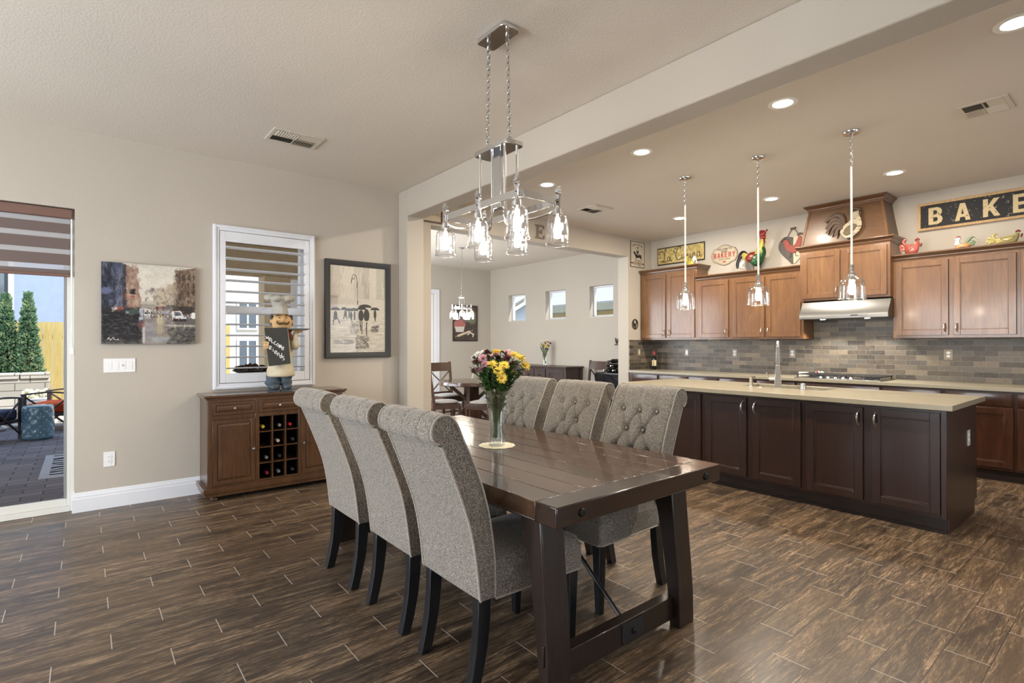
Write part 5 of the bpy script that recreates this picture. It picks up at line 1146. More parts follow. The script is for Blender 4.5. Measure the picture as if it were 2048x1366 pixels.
# ------------------------------------------------------------------ signs along the kitchen wall
LET = {'B': ([(0, 0), (.66, 0), (.92, .10), (1, .28), (.93, .44), (.80, .51), (.90, .58), (.96, .74), (.88, .91), (.64, 1), (0, 1)], [[(.34, .17), (.34, .42), (.56, .42), (.65, .36), (.65, .24), (.56, .17)], [(.34, .58), (.34, .83), (.52, .83), (.61, .77), (.61, .64), (.52, .58)]]),
 'A': ([(0, 0), (.30, 0), (.36, .20), (.66, .20), (.72, 0), (1.04, 0), (.68, 1), (.34, 1)], [[(.42, .37), (.60, .37), (.51, .72)]]),
 'K': ([(0, 0), (.32, 0), (.32, .28), (.42, .38), (.70, 0), (1.08, 0), (.62, .60), (1.04, 1), (.66, 1), (.32, .62), (.32, 1), (0, 1)], []),
 'E': ([(0, 0), (.9, 0), (.9, .18), (.32, .18), (.32, .41), (.82, .41), (.82, .58), (.32, .58), (.32, .82), (.9, .82), (.9, 1), (0, 1)], []),
 'R': ([(0, 0), (.32, 0), (.32, .36), (.48, .36), (.72, 0), (1.08, 0), (.78, .41), (.94, .54), (.96, .76), (.86, .92), (.62, 1), (0, 1)], [[(.32, .53), (.32, .82), (.54, .82), (.63, .75), (.63, .60), (.54, .53)]]),
 'Y': ([(.36, 0), (.68, 0), (.68, .38), (1.04, 1), (.70, 1), (.52, .62), (.34, 1), (0, 1), (.36, .38)], [])}
def block_letter(c, w, h, m, at, par, z0, z1):
    from mathutils.geometry import tessellate_polygon
    out, holes = LET[c]; loops = [out]+holes; P3 = [[Vector((at[0]+x*w, at[1]+y*h, 0)) for x, y in L_] for L_ in loops]
    flat = [p for L_ in P3 for p in L_]; tri = tessellate_polygon(P3); b = MB(); n = len(flat)
    vs = [(p.x, p.y, z1) for p in flat]+[(p.x, p.y, z0) for p in flat]; fs = [tuple(t_) for t_ in tri]; k = 0
    for L_ in P3:
        for i in range(len(L_)): j = (i+1) % len(L_); fs.append((k+i, k+j, n+k+j, n+k+i))
        k += len(L_)
    b.add(vs, fs); return ob('letter', b, m, par, smooth=False)
m_sframe = wood('weathered_pine', L8(176, 142, 98), L8(206, 174, 128), 'y', 1, .7, 0); m_sblack = NT('distressed_black', .8); v = m_sblack.coord((1, 1, 1)); f = m_sblack.noise(v, 30, 6, .75)
m_sblack.col(m_sblack.ramp(f, [(.60, L8(42, 42, 44)), (.66, L8(190, 180, 156))])); m_sblack = m_sblack.m
m_letter = NT('distressed_cream', .8); v = m_letter.coord(); f = m_letter.noise(v, 34, 6, .75); m_letter.col(m_letter.ramp(f, [(.36, L8(46, 44, 42)), (.41, L8(206, 186, 146))])); m_letter = m_letter.m
W_ = 1.52; t = thing('bakery_sign', 'long black BAKERY sign with big cream letters in a pine frame', 'sign'); t.matrix_world = on_x(XK, 1.80-W_/2, 2.782)
b = MB(); w = .028
for q in ((-W_/2, -.155, W_/2, -.155+w), (-W_/2, .155-w, W_/2, .155), (-W_/2, -.155+w, -W_/2+w, .155-w), (W_/2-w, -.155+w, W_/2, .155-w)): b.box(q[0], q[1], 0, q[2], q[3], .035)
ob('frame', b, m_sframe, t, bev=.002); b = MB(); b.box(-W_/2+w, -.127, .0, W_/2-w, .127, .018); ob('panel', b, m_sblack, t)
for k, chx in enumerate('BAKERY'): block_letter(chx, .128, .190, m_letter, (-W_/2+.098+.235*k, -.095), t, .018, .0205)
t = thing('cursive_sign', 'tan patchwork sign with La Cucina in black script, above the corner cabinet', 'sign'); t.matrix_world = on_x(XK, 4.938, 2.787)
P = Paint(96, 34, (186, 166, 104), 12)
for i in range(24):
    for j in range(8): P.rect(i/24, j/8, (i+1)/24, (j+1)/8, [(190, 168, 104), (176, 150, 92), (204, 186, 126), (168, 148, 84), (150, 134, 76), (210, 196, 150), (186, 150, 104)][P.r.randint(7)], .5)
P.noise(5); P.rect(0, 0, 1, .045, (48, 38, 30)).rect(0, .95, 1, 1, (48, 38, 30)).rect(0, 0, .012, 1, (48, 38, 30)).rect(.985, 0, 1, 1, (48, 38, 30))
picture(P, .865, .285, .016, 'panel', t, Matrix(), m_sign, m_edge)
m_ink = mat('black_ink', L8(38, 32, 30), .7)
ST = [[(.06, .60), (.03, .68), (.06, .78), (.12, .78), (.16, .62), (.17, .40), (.14, .22), (.09, .16), (.07, .22), (.11, .24), (.17, .16), (.22, .20)], [(.14, .60), (.20, .80), (.19, .92), (.155, .80)], [(.29, .40), (.25, .42), (.225, .30), (.245, .18), (.275, .26), (.29, .42), (.285, .24), (.31, .18), (.335, .24)],
      [(.50, .78), (.52, .88), (.48, .92), (.43, .72), (.41, .45), (.44, .22), (.49, .20), (.53, .30)], [(.41, .60), (.37, .68), (.38, .82), (.43, .86)],
      [(.545, .44), (.54, .26), (.56, .20), (.59, .30), (.60, .44), (.60, .24), (.625, .20)], [(.68, .42), (.655, .46), (.635, .34), (.65, .22), (.685, .26)], [(.715, .46), (.71, .26), (.73, .20), (.745, .26)], [(.72, .58), (.722, .60)],
      [(.765, .46), (.765, .20)], [(.765, .34), (.80, .48), (.81, .40), (.81, .24), (.835, .20)], [(.905, .44), (.87, .48), (.85, .34), (.87, .22), (.90, .30), (.91, .48), (.91, .26), (.93, .20), (.955, .28)]]
b = MB()
for st in ST: pts = [((x-.5)*.865, (y-.5)*.285, .0175) for x, y in st]; pts = catmull(pts, 5) if len(pts) > 2 else pts; b.tube(pts, [.0034+.0026*abs(math.sin(i*.35)) for i in range(len(pts))], 6)
ob('script_lettering', b, m_ink, t)
m_plq = mat('cream_enamel', L8(188, 174, 150), .5, 0, .4, .05, 10); m_redl = mat('red_lettering', L8(164, 62, 52), .6); m_brl = mat('brown_lettering', L8(92, 74, 62), .6)
t = thing('bakery_plaque', 'cream cut-corner plaque reading Welcome to Mom\'s Bakery behind the metal rooster', 'sign'); t.matrix_world = on_x(XK, 4.18, 2.672)
def plq(w, h): o = [(w*.94, .30*h), (w*.80, .62*h), (w*.70, .66*h), (w*.55, .72*h), (w*.28, .92*h), (0, h)]; o = [(w, 0)]+o; q = o+[(-x, y) for x, y in o[::-1][1:]]; return q+[(-x, -y) for x, y in q[1:-1]]
for (w, h, z0, z1, m_, nm) in ((.212, .158, 0, .008, m_brl, 'border'), (.204, .150, .002, .010, m_plq, 'panel'), (.192, .139, .003, .0106, m_brl, 'inner_line'), (.1885, .1355, .004, .0112, m_plq, 'field')):
    b = MB(); b.prism(plq(w, h), z0, z1, 'z'); ob(nm, b, m_, t, smooth=False)
for k, chx in enumerate('BAKERY'): block_letter(chx, .044, .078, m_redl, (-.172+.0595*k, -.038), t, .0112, .0124)
text_ob('lettering', 'WELCOME TO', .036, m_brl, Matrix.Translation((0, .078, .0117)), t, .0006, .0008); text_ob('lettering', "MOM'S", .032, m_brl, Matrix.Translation((0, .046, .0117)), t, .0006, .0008)
text_ob('lettering', 'ALWAYS FRESH', .026, m_brl, Matrix.Translation((0, -.070, .0117)), t, .0006, .0006)
b = MB(); b.prism([(.03*math.cos(a), -.100+.011*math.sin(a)) for a in [2*PI*k/20 for k in range(20)]], .011, .0122, 'z'); ob('red_oval', b, m_redl, t)
t = thing('kitchen_wall_sign', 'white wooden sign with a brown frame hanging at the header by the chandelier', 'sign'); t.matrix_world = on_y(3.10, YW, 2.915)
b = MB()
for q in ((-.26, -.125, .26, -.108), (-.26, .108, .26, .125), (-.26, -.108, -.243, .108), (.243, -.108, .26, .108)): b.box(q[0], q[1], 0, q[2], q[3], .022)
ob('frame', b, mat('sign_brown', L8(78, 52, 40), .5), t, bev=.001); b = MB(); b.box(-.243, -.108, 0, .243, .108, .012); ob('panel', b, m_plq, t)
text_ob('lettering', 'SEASONED', .05, m_brl, Matrix.Translation((.13, -.04, .0125)), t, .0005, .0)
t = thing('letter_e', 'grey block letter E standing out on the header above the nook opening', 'wall letter'); t.matrix_world = on_y(4.945, YW, 2.905)
b = MB(); b.prism([(-.085, -.095), (.08, -.095), (.085, -.04), (.07, -.04), (.06, -.075), (-.03, -.075), (-.03, -.01), (.02, -.01), (.024, -.03), (.036, -.03), (.036, .035), (.024, .035), (.02, .012), (-.03, .012), (-.03, .075), (.055, .075), (.062, .045), (.078, .045), (.074, .095), (-.085, .095), (-.085, .078), (-.062, .074), (-.062, -.074), (-.085, -.078)], 0, .02, 'z')
ob('letter', b, mat('pewter_paint', L8(128, 116, 102), .6), t, bev=.002, smooth=False)
# small round rooster plaque
m_brz = mat('dark_bronze', L8(66, 52, 42), .45, .5, .5, .3, 40)
t = thing('rooster_plaque', 'small round openwork rooster plaque on the wall beside the corner cabinet', 'wall decoration'); t.matrix_world = on_y(7.045, YW, 1.662)
b = MB(); b.tube([(.07*math.cos(a), .078*math.sin(a), .008) for a in [2*PI*k/32 for k in range(32)]], .008, 6, closed=True); ob('rim', b, m_brz, t)
b = MB(); b.ell((-.005, -.015, .008), (.040, .028, .010), 14, 8); b.tube(catmull([(-.03, -.0, .008), (-.045, .03, .01), (-.040, .055, .01)], 4), .011, 8); b.ell((-.042, .058, .01), (.014, .013, .008), 10, 6)
for k in range(4): b.tube(catmull([(.025, -.01, .008), (.035+.008*k, .03, .01), (.02+.014*k, .062-.010*k, .008)], 4), .005, 6)
for k in range(3): b.tube([(-.01+.014*k, -.035, .008), (-.012+.016*k, -.068, .008)], .0035, 6)
ob('rooster', b, m_brz, t)

# ------------------------------------------------------------------ roosters and hens on the cabinets
def plate_shape(name, poly, th, m, par, bev=.003, off=0): b = MB(); b.prism(poly, off, off+th, 'z'); return ob(name, b, m, par, bev=bev, smooth=False)
def blob(pts, n=4): return [(p.x, p.y) for p in catmull([(x, y, 0) for x, y in pts], n, closed=True)]
# heart with a rooster on it
t = thing('heart_plaque', 'heart-shaped wooden plaque, half grey half cream, with a red rooster', 'wall decoration'); t.matrix_world = on_x(XK, 3.185, 2.640)
hl = blob([(0, .11), (-.05, .155), (-.12, .16), (-.18, .10), (-.195, .02), (-.16, -.06), (-.08, -.15), (0, -.205)], 5)
L_ = [p for p in hl if p[0] <= .001]; L_ = [(0, .11)]+[p for p in hl if p[0] < -.002]+[(0, -.205)]
plate_shape('grey_half', L_, .014, wood('grey_barnwood', L8(84, 80, 76), L8(110, 104, 98), 'z', 1, .8), t); plate_shape('cream_half', [(-x, y) for x, y in L_], .014, mat('cream_board', L8(206, 194, 168), .7, 0, .3, .08, 20), t)
b = MB(); b.tube(catmull([(-.075, .16, .01), (-.03, .235, .015), (0, .262, .02), (.03, .235, .015), (.075, .16, .01)], 4), .005, 6); b.tube([(-.035, .262, .015), (.035, .268, .015)], .011, 8); b.tube([(0, .25, .02), (-.02, .275, .02)], .006, 6); ob('rope_hanger', b, mat('rope', L8(96, 84, 66), .9), t)
RR = [(-.13, .10), (-.10, .12), (-.06, .10), (-.035, .05), (0, .03), (.03, .05), (.055, .10), (.075, .145), (.10, .15), (.115, .12), (.105, .05), (.085, -.01), (.05, -.055), (.01, -.075), (-.04, -.055), (-.085, -.02), (-.11, .04)]
plate_shape('rooster_body', blob(RR, 3), .012, wood('red_corrugated', L8(140, 62, 54), L8(176, 92, 80), 'z', 3, .6), t, off=.014)
b = MB()
for x, y, r in ((.070, .165, .016), (.09, .178, .017), (.112, .172, .015), (-.13, .125, .016), (-.115, .14, .014), (-.145, .11, .013)): b.ell((x, y, .022), (r, r, .008), 10, 6)
b.tube([(-.03, -.06, .02), (-.04, -.12, .02)], .004, 6); b.tube([(-.055, -.125, .02), (-.025, -.118, .02)], .004, 6); b.tube([(.03, -.07, .02), (.035, -.115, .02), (.075, -.118, .02)], .004, 6); ob('comb_and_feet', b, m_brl, t)
# tall metal rooster standing on the cabinet
t = thing('metal_rooster', 'tall painted metal rooster with black tail and green breast on the wall cabinet', 'rooster figurine'); t.matrix_world = on_x(7.33, 3.665, 2.347) @ Matrix.Diagonal((1.06, 1.06, 1.06, 1))
b = MB(); b.box(-.03, -.066, -.03, .15, .0, .03); ob('base', b, m_brz, t, bev=.003)
m_rr = mat('rooster_red', L8(124, 46, 32), .3, .3, .6, .25, 18); m_rg = mat('rooster_green', L8(44, 84, 50), .3, .3, .6, .35, 14); m_rb = mat('rooster_black', L8(30, 30, 34), .3, .3, .6, .2, 20); m_ry = mat('rooster_yellow', L8(166, 152, 62), .35, .2, .6, .15, 20); m_rc = mat('comb_crimson', L8(128, 32, 34), .35, .2, .6, .25, 30); m_rw = mat('feather_white', L8(214, 210, 200), .5)
b = MB(); b.bm.verts.ensure_lookup_table(); b.ell((.0, .195, 0), (.115, .075, .06), 24, 14, lambda x, y, z: 1+.10*x); ob('body', b, m_rr, t, ang=60)
b = MB(); b.ell((.055, .165, 0), (.095, .095, .064), 20, 12); b.tube(catmull([(.075, .18, 0), (.115, .24, 0), (.12, .32, 0)], 5), [.075, .073, .07, .066, .062, .058, .054, .05, .046, .04, .036], 14); ob('breast', b, m_rg, t, ang=60)
b = MB(); b.tube(catmull([(.10, .27, 0), (.118, .35, 0), (.128, .42, 0)], 5), [.052, .050, .048, .046, .043, .040, .037, .034, .031, .029, .027], 14)
for k in range(9): a = -.9+1.8*k/8; b.tube([(.11+.03*math.sin(a), .30, .04*math.cos(a)), (.095+.06*math.sin(a), .235, .055*math.cos(a)), (.09+.065*math.sin(a), .215, .056*math.cos(a))], [.014, .012, .002], 6)
ob('neck', b, m_ry, t, ang=60)
b = MB(); b.ell((.137, .44, 0), (.040, .038, .030), 16, 10); b.ell((.145, .385, 0), (.022, .036, .02), 12, 8)
for k in range(7): a = .2+.36*k; x, y = .130-.055*math.cos(a)*1.0, .470+.038*math.sin(a); b.tube([(.132, .455, 0), (x, y, .004), (x-.010, y+.028, 0)], [.016, .014, .008], 6)
for k in range(5): b.ell((.085+.026*k, .515+.010*math.sin(k*1.9), .002*k), (.013, .017, .012), 8, 6)
ob('comb_and_wattle', b, m_rc, t, ang=60)
b = MB(); b.tube([(.168, .437, 0), (.190, .425, 0), (.200, .412, 0)], [.013, .009, .001], 8); ob('beak', b, m_ry, t)
b = MB()
for k in range(8):
    z = (-.03+.0086*k); o_ = .016*k; b.tube(catmull([(-.07, .20, z*.6), (-.115, .27-.3*o_, z), (-.165-.1*o_, .285-.9*o_, z), (-.205+.05*o_, .235-1.1*o_, z), (-.215+.2*o_, .165-.9*o_, z)], 5), [.012+.010*math.sin(PI*i/20) for i in range(20)]+[.003], 8, flat=.4)
ob('tail', b, m_rb, t, ang=60)
b = MB()
for k in range(5): b.tube(catmull([(-.10, .17-.006*k, .03), (-.15, .13-.01*k, .03), (-.17+.02*k, .085-.005*k, .025)], 4), [.004, .007, .008, .009, .009, .007, .005, .003, .001], 6, flat=.5)
ob('tail_quill', b, m_rw, t)
b = MB()
for k in range(6): b.tube(catmull([(-.055, .235-.01*k, .035-.004*k), (-.105, .255-.012*k, .045-.004*k), (-.135+.008*k, .225-.016*k, .04)], 4), [.007, .010, .012, .012, .011, .009, .006, .004, .001], 6, flat=.5)
ob('saddle_feather', b, m_ry, t)
for s_, x in ((1, .02), (-1, .095)):
    b = MB(); b.tube([(x, .13, .02*s_), (x, .07, .02*s_), (x+.004, .008, .02*s_)], [.020, .007, .006], 8)
    for a in (-.6, 0, .6): b.tube([(x+.004, .006, .02*s_), (x+.004+.045*math.cos(a), .004, .02*s_+.03*math.sin(a))], .004, 6)
    b.tube([(x+.004, .006, .02*s_), (x-.025, .004, .02*s_)], .004, 6); ob('leg', b, m_brz, t)
# bronze rooster on the hood chimney
t = thing('chimney_rooster', 'brown and cream layered wood rooster hung on the hood chimney', 'wall decoration'); t.matrix_world = on_x(7.106, 2.405, 2.770) @ Matrix.Rotation(math.radians(-10), 4, 'X')
m_bw = mat('dark_wood_cut', L8(74, 58, 46), .6, 0, .4, .25, 20); m_birch = NT('birch_bark', .6); v = m_birch.coord((3, 22, 3)); f = m_birch.noise(v, 3, 4, .6); m_birch.col(m_birch.ramp(f, [(.40, L8(58, 47, 38)), (.48, L8(158, 146, 124))])); m_birch = m_birch.m
b = MB()
for k, (q, r) in enumerate((([(-.02, -.02), (-.06, .10), (-.13, .13), (-.235, .06)], .022), ([(-.03, -.03), (-.08, .06), (-.15, .075), (-.225, -.03)], .022), ([(-.03, -.04), (-.09, .03), (-.15, .02), (-.215, -.09)], .020), ([(-.03, -.05), (-.09, -.01), (-.13, -.04), (-.165, -.125)], .018), ([(-.03, -.06), (-.08, -.05), (-.10, -.09), (-.115, -.15)], .016))):
    pts = catmull([(x, y, .018+.002*k) for x, y in q], 6); n = len(pts); b.tube(pts, [r*(.5+.9*math.sin(PI*min(i/(n-1)*1.0, .98)**.8))*.9+.001 for i in range(n)], 8, flat=.45)
ob('tail', b, m_bw, t, ang=60)
plate_shape('body', blob([(-.06, -.10), (-.02, -.02), (.04, .03), (.055, .10), (.085, .145), (.125, .135), (.13, .09), (.155, .03), (.165, -.04), (.145, -.11), (.09, -.165), (.03, -.195), (-.02, -.16)], 4), .018, m_birch, t, off=.010)
plate_shape('wing', blob([(-.02, -.12), (0, -.06), (.06, -.02), (.11, -.03), (.10, -.08), (.06, -.13), (.01, -.15)], 4), .010, mat('wing_moss', L8(88, 78, 58), .7, 0, .3, .12, 20), t, off=.028)
b = MB()
for k in range(5): b.ell((.04+.022*k, .165+.012*math.sin(k*1.1), .02), (.018, .020, .010), 10, 6)
b.ell((.145, .10, .02), (.012, .03, .008), 8, 6); ob('comb', b, m_bw, t, ang=60)
# three ceramic hens on the right cabinet
m_hr = mat('red_glaze', L8(182, 92, 78), .25, 0, .6, .12, 16, coat=.5); m_hy = mat('olive_yellow_glaze', L8(176, 164, 96), .3, 0, .6, .12, 16, coat=.4); m_ho = mat('orange_glaze', L8(206, 140, 84), .3, 0, .6, .12, 16); m_hw = mat('white_glaze', L8(224, 222, 212), .3, 0, .6, .05, 16); m_hg = mat('green_glaze', L8(110, 128, 96), .3, 0, .6, .2, 16)
def hen(name, label, loc, body, m, comb, s_, tailn, mt, ln):
    t = thing(name, label, 'hen figurine'); t.matrix_world = on_x(*loc[:3]) @ Matrix.Diagonal((loc[3], loc[4], 1, 1))
    b = MB(); b.box(-.05, -.069/loc[4], -.02, .04, .001, .02); ob('base', b, m_brz, t)
    b = MB(); n = 10; pl = blob(body, 4); c = (sum(p[0] for p in pl)/len(pl), sum(p[1] for p in pl)/len(pl)); vs = []; fs = []; K = len(pl)
    lay = [(.0, -.032), (.55, -.030), (.85, -.02), (1, 0), (.85, .02), (.55, .030), (0, .032)]
    for k, z in lay: vs += [(c[0]+(x-c[0])*k, c[1]+(y-c[1])*k, z*s_) for x, y in pl]
    for j in range(len(lay)-1): fs += [(j*K+i, j*K+(i+1) % K, (j+1)*K+(i+1) % K, (j+1)*K+i) for i in range(K)]
    b.add(vs, fs); bo = ob('body', b, m, t, ang=70)
    b = MB(); b.tube([(x, y, .031*s_) for x, y in ln], .0025, 5); ob('wing_line', b, m_brl, bo)
    b = MB()
    for q in tailn: b.tube(catmull([(x, y, 0) for x, y in q], 5), [.006+.008*math.sin(PI*i/10) for i in range(5*(len(q)-1)+1)], 8, flat=.6)
    ob('tail', b, mt, t, ang=60)
    b = MB()
    for x, y, r in comb: b.ell((x, y, 0), (r, r*1.15, r*.8), 10, 8)
    ob('comb', b, m_rc, t, ang=60); return t
hen('ceramic_hen', 'round coral-red ceramic hen on the wall cabinet beside the hood', (7.27, 1.805, 2.345, 1.0, 1.22), [(-.05, .001), (.035, .001), (.065, .05), (.07, .10), (.05, .125), (.025, .105), (-.02, .095), (-.06, .10), (-.072, .06)], m_hr, [(.035, .130, .010), (.05, .138, .010), (.064, .130, .009), (.084, .085, .010), (.080, .070, .009)], 1, [[(-.05, .08), (-.085, .12), (-.06, .145), (-.03, .13)], [(-.06, .06), (-.105, .09), (-.11, .06)], [(-.06, .05), (-.10, .055), (-.105, .03)]], m_hr, catmull([(-.03, .03, 0), (-.03, .07, 0), (.03, .085, 0), (.0, .05, 0), (-.03, .03, 0)], 4) and [(p.x, p.y) for p in catmull([(-.03, .03, 0), (-.03, .07, 0), (.03, .085, 0), (.0, .05, 0), (-.03, .03, 0)], 4)])
hen('ceramic_hen', 'small orange and white ceramic hen under the big bakery sign', (7.27, 1.345, 2.345, 1.2, 1.12), [(-.055, .001), (.02, .001), (.045, .03), (.02, .05), (-.02, .05), (-.055, .04), (-.066, .02)], m_ho, [(-.055, .112, .008), (-.045, .118, .009), (-.035, .113, .008)], .8, [[(.0, .03), (.03, .085), (.06, .10), (.09, .07)], [(.01, .03), (.05, .06), (.07, .04)], [(.01, .02), (.05, .035), (.06, .02)]], m_hg, [(-.03, .015), (.01, .012)])
b = MB(); b.tube(catmull([(-.05, .04, 0), (-.05, .07, 0), (-.045, .095, 0)], 4), [.024, .023, .021, .019, .017, .016, .016, .016, .017], 12); b.ell((-.045, .098, 0), (.020, .017, .015), 12, 8); b.tube([(-.062, .098, 0), (-.075, .094, 0)], [.006, .001], 6)
h2 = [o for o in SC.objects if o.get('label', '').startswith('small orange')][0]; ob('head', b, m_hw, h2, ang=60)
hen('ceramic_hen', 'long low olive-yellow ceramic hen, the one nearest the edge of the view', (7.27, 1.030, 2.345, 1.0, 1.08), [(-.06, .001), (.07, .001), (.10, .04), (.11, .085), (.09, .095), (.04, .08), (-.05, .065), (-.085, .055), (-.075, .03)], m_hy, [(.085, .108, .009), (.098, .115, .009), (.110, .108, .009), (.126, .075, .009), (.122, .06, .008)], 1, [[(-.07, .05), (-.09, .09), (-.06, .105), (-.045, .085)], [(-.07, .045), (-.115, .075), (-.13, .06)], [(-.075, .04), (-.13, .045), (-.14, .02)], [(-.075, .03), (-.115, .03), (-.125, .002)]], m_hy, [(p.x, p.y) for p in catmull([(-.03, .055, 0), (.0, .03, 0), (.05, .035, 0), (.07, .065, 0), (-.03, .055, 0)], 4)])
# tiny rooster pair beside the cursive sign
t = thing('small_rooster_figurine', 'small yellow and white rooster figurine on the tall corner cabinet', 'rooster figurine'); t.matrix_world = on_x(7.25, 4.60, 2.4755) @ Matrix.Diagonal((1.2, 1.4, 1.2, 1))
b = MB(); b.ell((0, .065, 0), (.055, .05, .03), 16, 10); b.tube(catmull([(-.03, .08, 0), (-.055, .12, 0), (-.045, .15, 0)], 4), [.022, .02, .019, .018, .017, .016, .015, .014, .012], 10); ob('body', b, m_ry, t, ang=60)
b = MB()
for k in range(4): b.tube(catmull([(.03, .07, 0), (.06, .11+.01*k, 0), (.085+.006*k, .12-.03*k, 0)], 4), [.006, .010, .012, .012, .010, .008, .006, .004, .002], 8)
ob('tail', b, m_hw, t, ang=60)
b = MB(); b.lathe([(.022, 0), (.018, .01), (.012, .02), (.018, .03)], (0, 0, 0), 14); b.bm.transform(Matrix.Rotation(-PI/2, 4, 'X')); ob('base', b, m_ry, t)
b = MB(); 
for k in range(3): b.ell((-.055+.010*k, .165, 0), (.006, .009, .005), 8, 6)
ob('comb', b, m_rc, t)
# salt and pepper by the cooktop
t = thing('spoon_rest', 'little white dish at the back corner of the cooktop', 'dish', (7.40, 3.02, .9155)); b = MB(); b.prism(rr(.035, .055, .012, 3), 0, .05, 'z'); ob('dish', b, m_hw, t, bev=.004)
t = thing('egg_figurine', 'small white and red ceramic figurine behind the cooktop', 'figurine', (7.43, 2.86, .9255)); b = MB(); b.ell((0, 0, .03), (.022, .030, .031), 14, 10); b.ell((0, -.05, .028), (.022, .030, .028), 14, 10); ob('body', b, m_hw, t, ang=60)
b = MB(); b.ell((-.012, .0, .045), (.012, .014, .018), 10, 8); ob('red_spot', b, m_redl, t)
# ------------------------------------------------------------------ breakfast nook
m_nk = wood('nook_brown', L8(54, 36, 27), L8(82, 56, 41), 'z', 1, .35, .2, L8(58, 38, 30)); m_nkx = wood('nook_brown_top', L8(58, 40, 31), L8(84, 60, 46), 'x', 1, .22, .5, L8(60, 40, 32))
m_sb = wood('dark_plum_wood', L8(52, 40, 38), L8(78, 60, 54), 'z', 1, .4, .2, L8(40, 32, 30)); m_cush = tweed('grey_cushion', L8(110, 104, 98), L8(138, 132, 124), L8(160, 154, 146))
t = thing('round_table', 'round brown pedestal table in the breakfast nook', 'table', (4.93, 7.16, 0))
b = MB(); b.lathe([(.50, .675), (.53, .68), (.53, .735), (.525, .742), (0, .742)], n=56); b.lathe([(.515, .675), (0, .675)], n=56, cap=False); ob('tabletop', b, m_nkx, t, bev=.002, ang=40)
b = MB(); b.box(-.09, -.09, .12, .09, .09, .675); ob('pedestal', b, m_nk, t, bev=.006)
for k in range(4):
    a = PI/4+k*PI/2+.2; M = Matrix.Rotation(a, 4, 'Z')
    b = MB(); b.M = M; b.prism([(.08, .40), (.40, .675), (.32, .675), (.08, .47)], -.035, .035, 'y'); b.prism([(.0, .06), (.46, .0), (.46, .05), (.40, .08), (.08, .16)], -.04, .04, 'y'); b.prism([(.08, .34), (.38, .07), (.30, .07), (.08, .25)], -.03, .03, 'y'); ob('brace', b, m_nk, t, bev=.003)
def xchair():
    t = thing('cross_back_chair', 'chair', 'chair'); HW_ = .21
    for s_ in (-1, 1):
        b = MB(); y = s_*HW_; b.prism([(-.02, 0), (.025, 0), (.022, .45), (-.02, .75), (-.055, 1.03), (-.092, 1.03), (-.06, .75), (-.022, .45)], y-.018, y+.018, 'y'); ob('leg', b, m_nk, t, bev=.003)
        b = MB(); b.box(.37, s_*.20-.02, 0, .41, s_*.20+.02, .42); ob('leg', b, m_nk, t, bev=.003)
        b = MB(); b.box(.02, s_*.205-.01, .16, .38, s_*.205+.01, .19); ob('stretcher', b, m_nk, t, bev=.002); b = MB(); b.box(.02, s_*.205-.012, .37, .38, s_*.205+.012, .425); ob('side_rail', b, m_nk, t, bev=.002)
    b = MB(); b.box(.37, -.19, .36, .395, .19, .425); b.box(-.01, -.19, .36, .015, .19, .425); b.box(.18, -.20, .165, .20, .20, .185); ob('seat_frame', b, m_nk, t, bev=.002)
    b = MB(); n = 10
    b.grid(lambda a, c: (-.066-.014*math.sin(PI*a)-(c-.5)*.03, -HW_+2*HW_*a, .865+.15*c), n, 5); b.grid(lambda a, c: (-.044-.014*math.sin(PI*a)-(c-.5)*.03, -HW_+2*HW_*a, .865+.15*c), n, 5)
    for z, u in ((.865, .015), (1.015, -.015)): b.grid(lambda a, c: (-.066-.014*math.sin(PI*a)+u+c*.022, -HW_+2*HW_*a, z), n, 2)
    ob('crest_rail', b, m_nk, t)
    b = MB()
    for s_ in (-1, 1): b.tube([(-.022, s_*.195, .50), (-.052, -s_*.195, .87)], .020, 6, flat=.5)
    b.box(-.03, -.19, .475, -.005, .19, .51); ob('cross_brace', b, m_nk, t, bev=.002)
    b = MB(); b.prism(rr(.20, .215, .03, 3), .425, .445, 'z'); b.bm.transform(Matrix.Translation((.2, 0, 0))); ob('seat', b, m_nk, t, bev=.004)
    b = MB(); b.ell((.2, 0, .462), (.20, .205, .034), 24, 10, lambda x, y, z: 1+.12*abs(x*y)*2.2); ob('seat_cushion', b, m_cush, t, ang=80)
    return t
g = 'cross-back chairs in the breakfast nook'; c0 = xchair()
for i, (p, rz, lb) in enumerate((((4.10, 7.02, 0), -.35, 'cross-back wooden chair at the near side of the round table, next to the opening'), ((4.78, 6.30, 0), 2.0, 'cross-back wooden chair at the round table, half hidden by the bouquet'), ((4.86, 7.98, 0), -PI/2, 'cross-back wooden chair on the far side of the round table'), ((7.33, 6.60, 0), PI, 'cross-back wooden chair set against the wall between dark sideboard and black wine cooler'))):
    if i == 0: c0.location = p; c0.rotation_euler = (0, 0, rz); c0['label'] = lb; c0['group'] = g
    else: dup(c0, p, rz, lb, g)
t = thing('dark_sideboard', 'long dark plum-brown sideboard along the nook wall under three small windows', 'sideboard', (7.26, 8.0, 0))
b = MB(); b.box(-.25, -.93, .875, .235, .93, .905); ob('top', b, m_sb, t, bev=.004)
b = MB(); b.box(-.205, -.88, .08, .23, .88, .875); b.box(-.225, -.90, .0, -.16, -.84, .875); b.box(-.225, .84, .0, -.16, .90, .875); b.box(.17, -.90, 0, .23, -.84, .875); b.box(.17, .84, 0, .23, .90, .875); ob('body', b, m_sb, t, bev=.002)
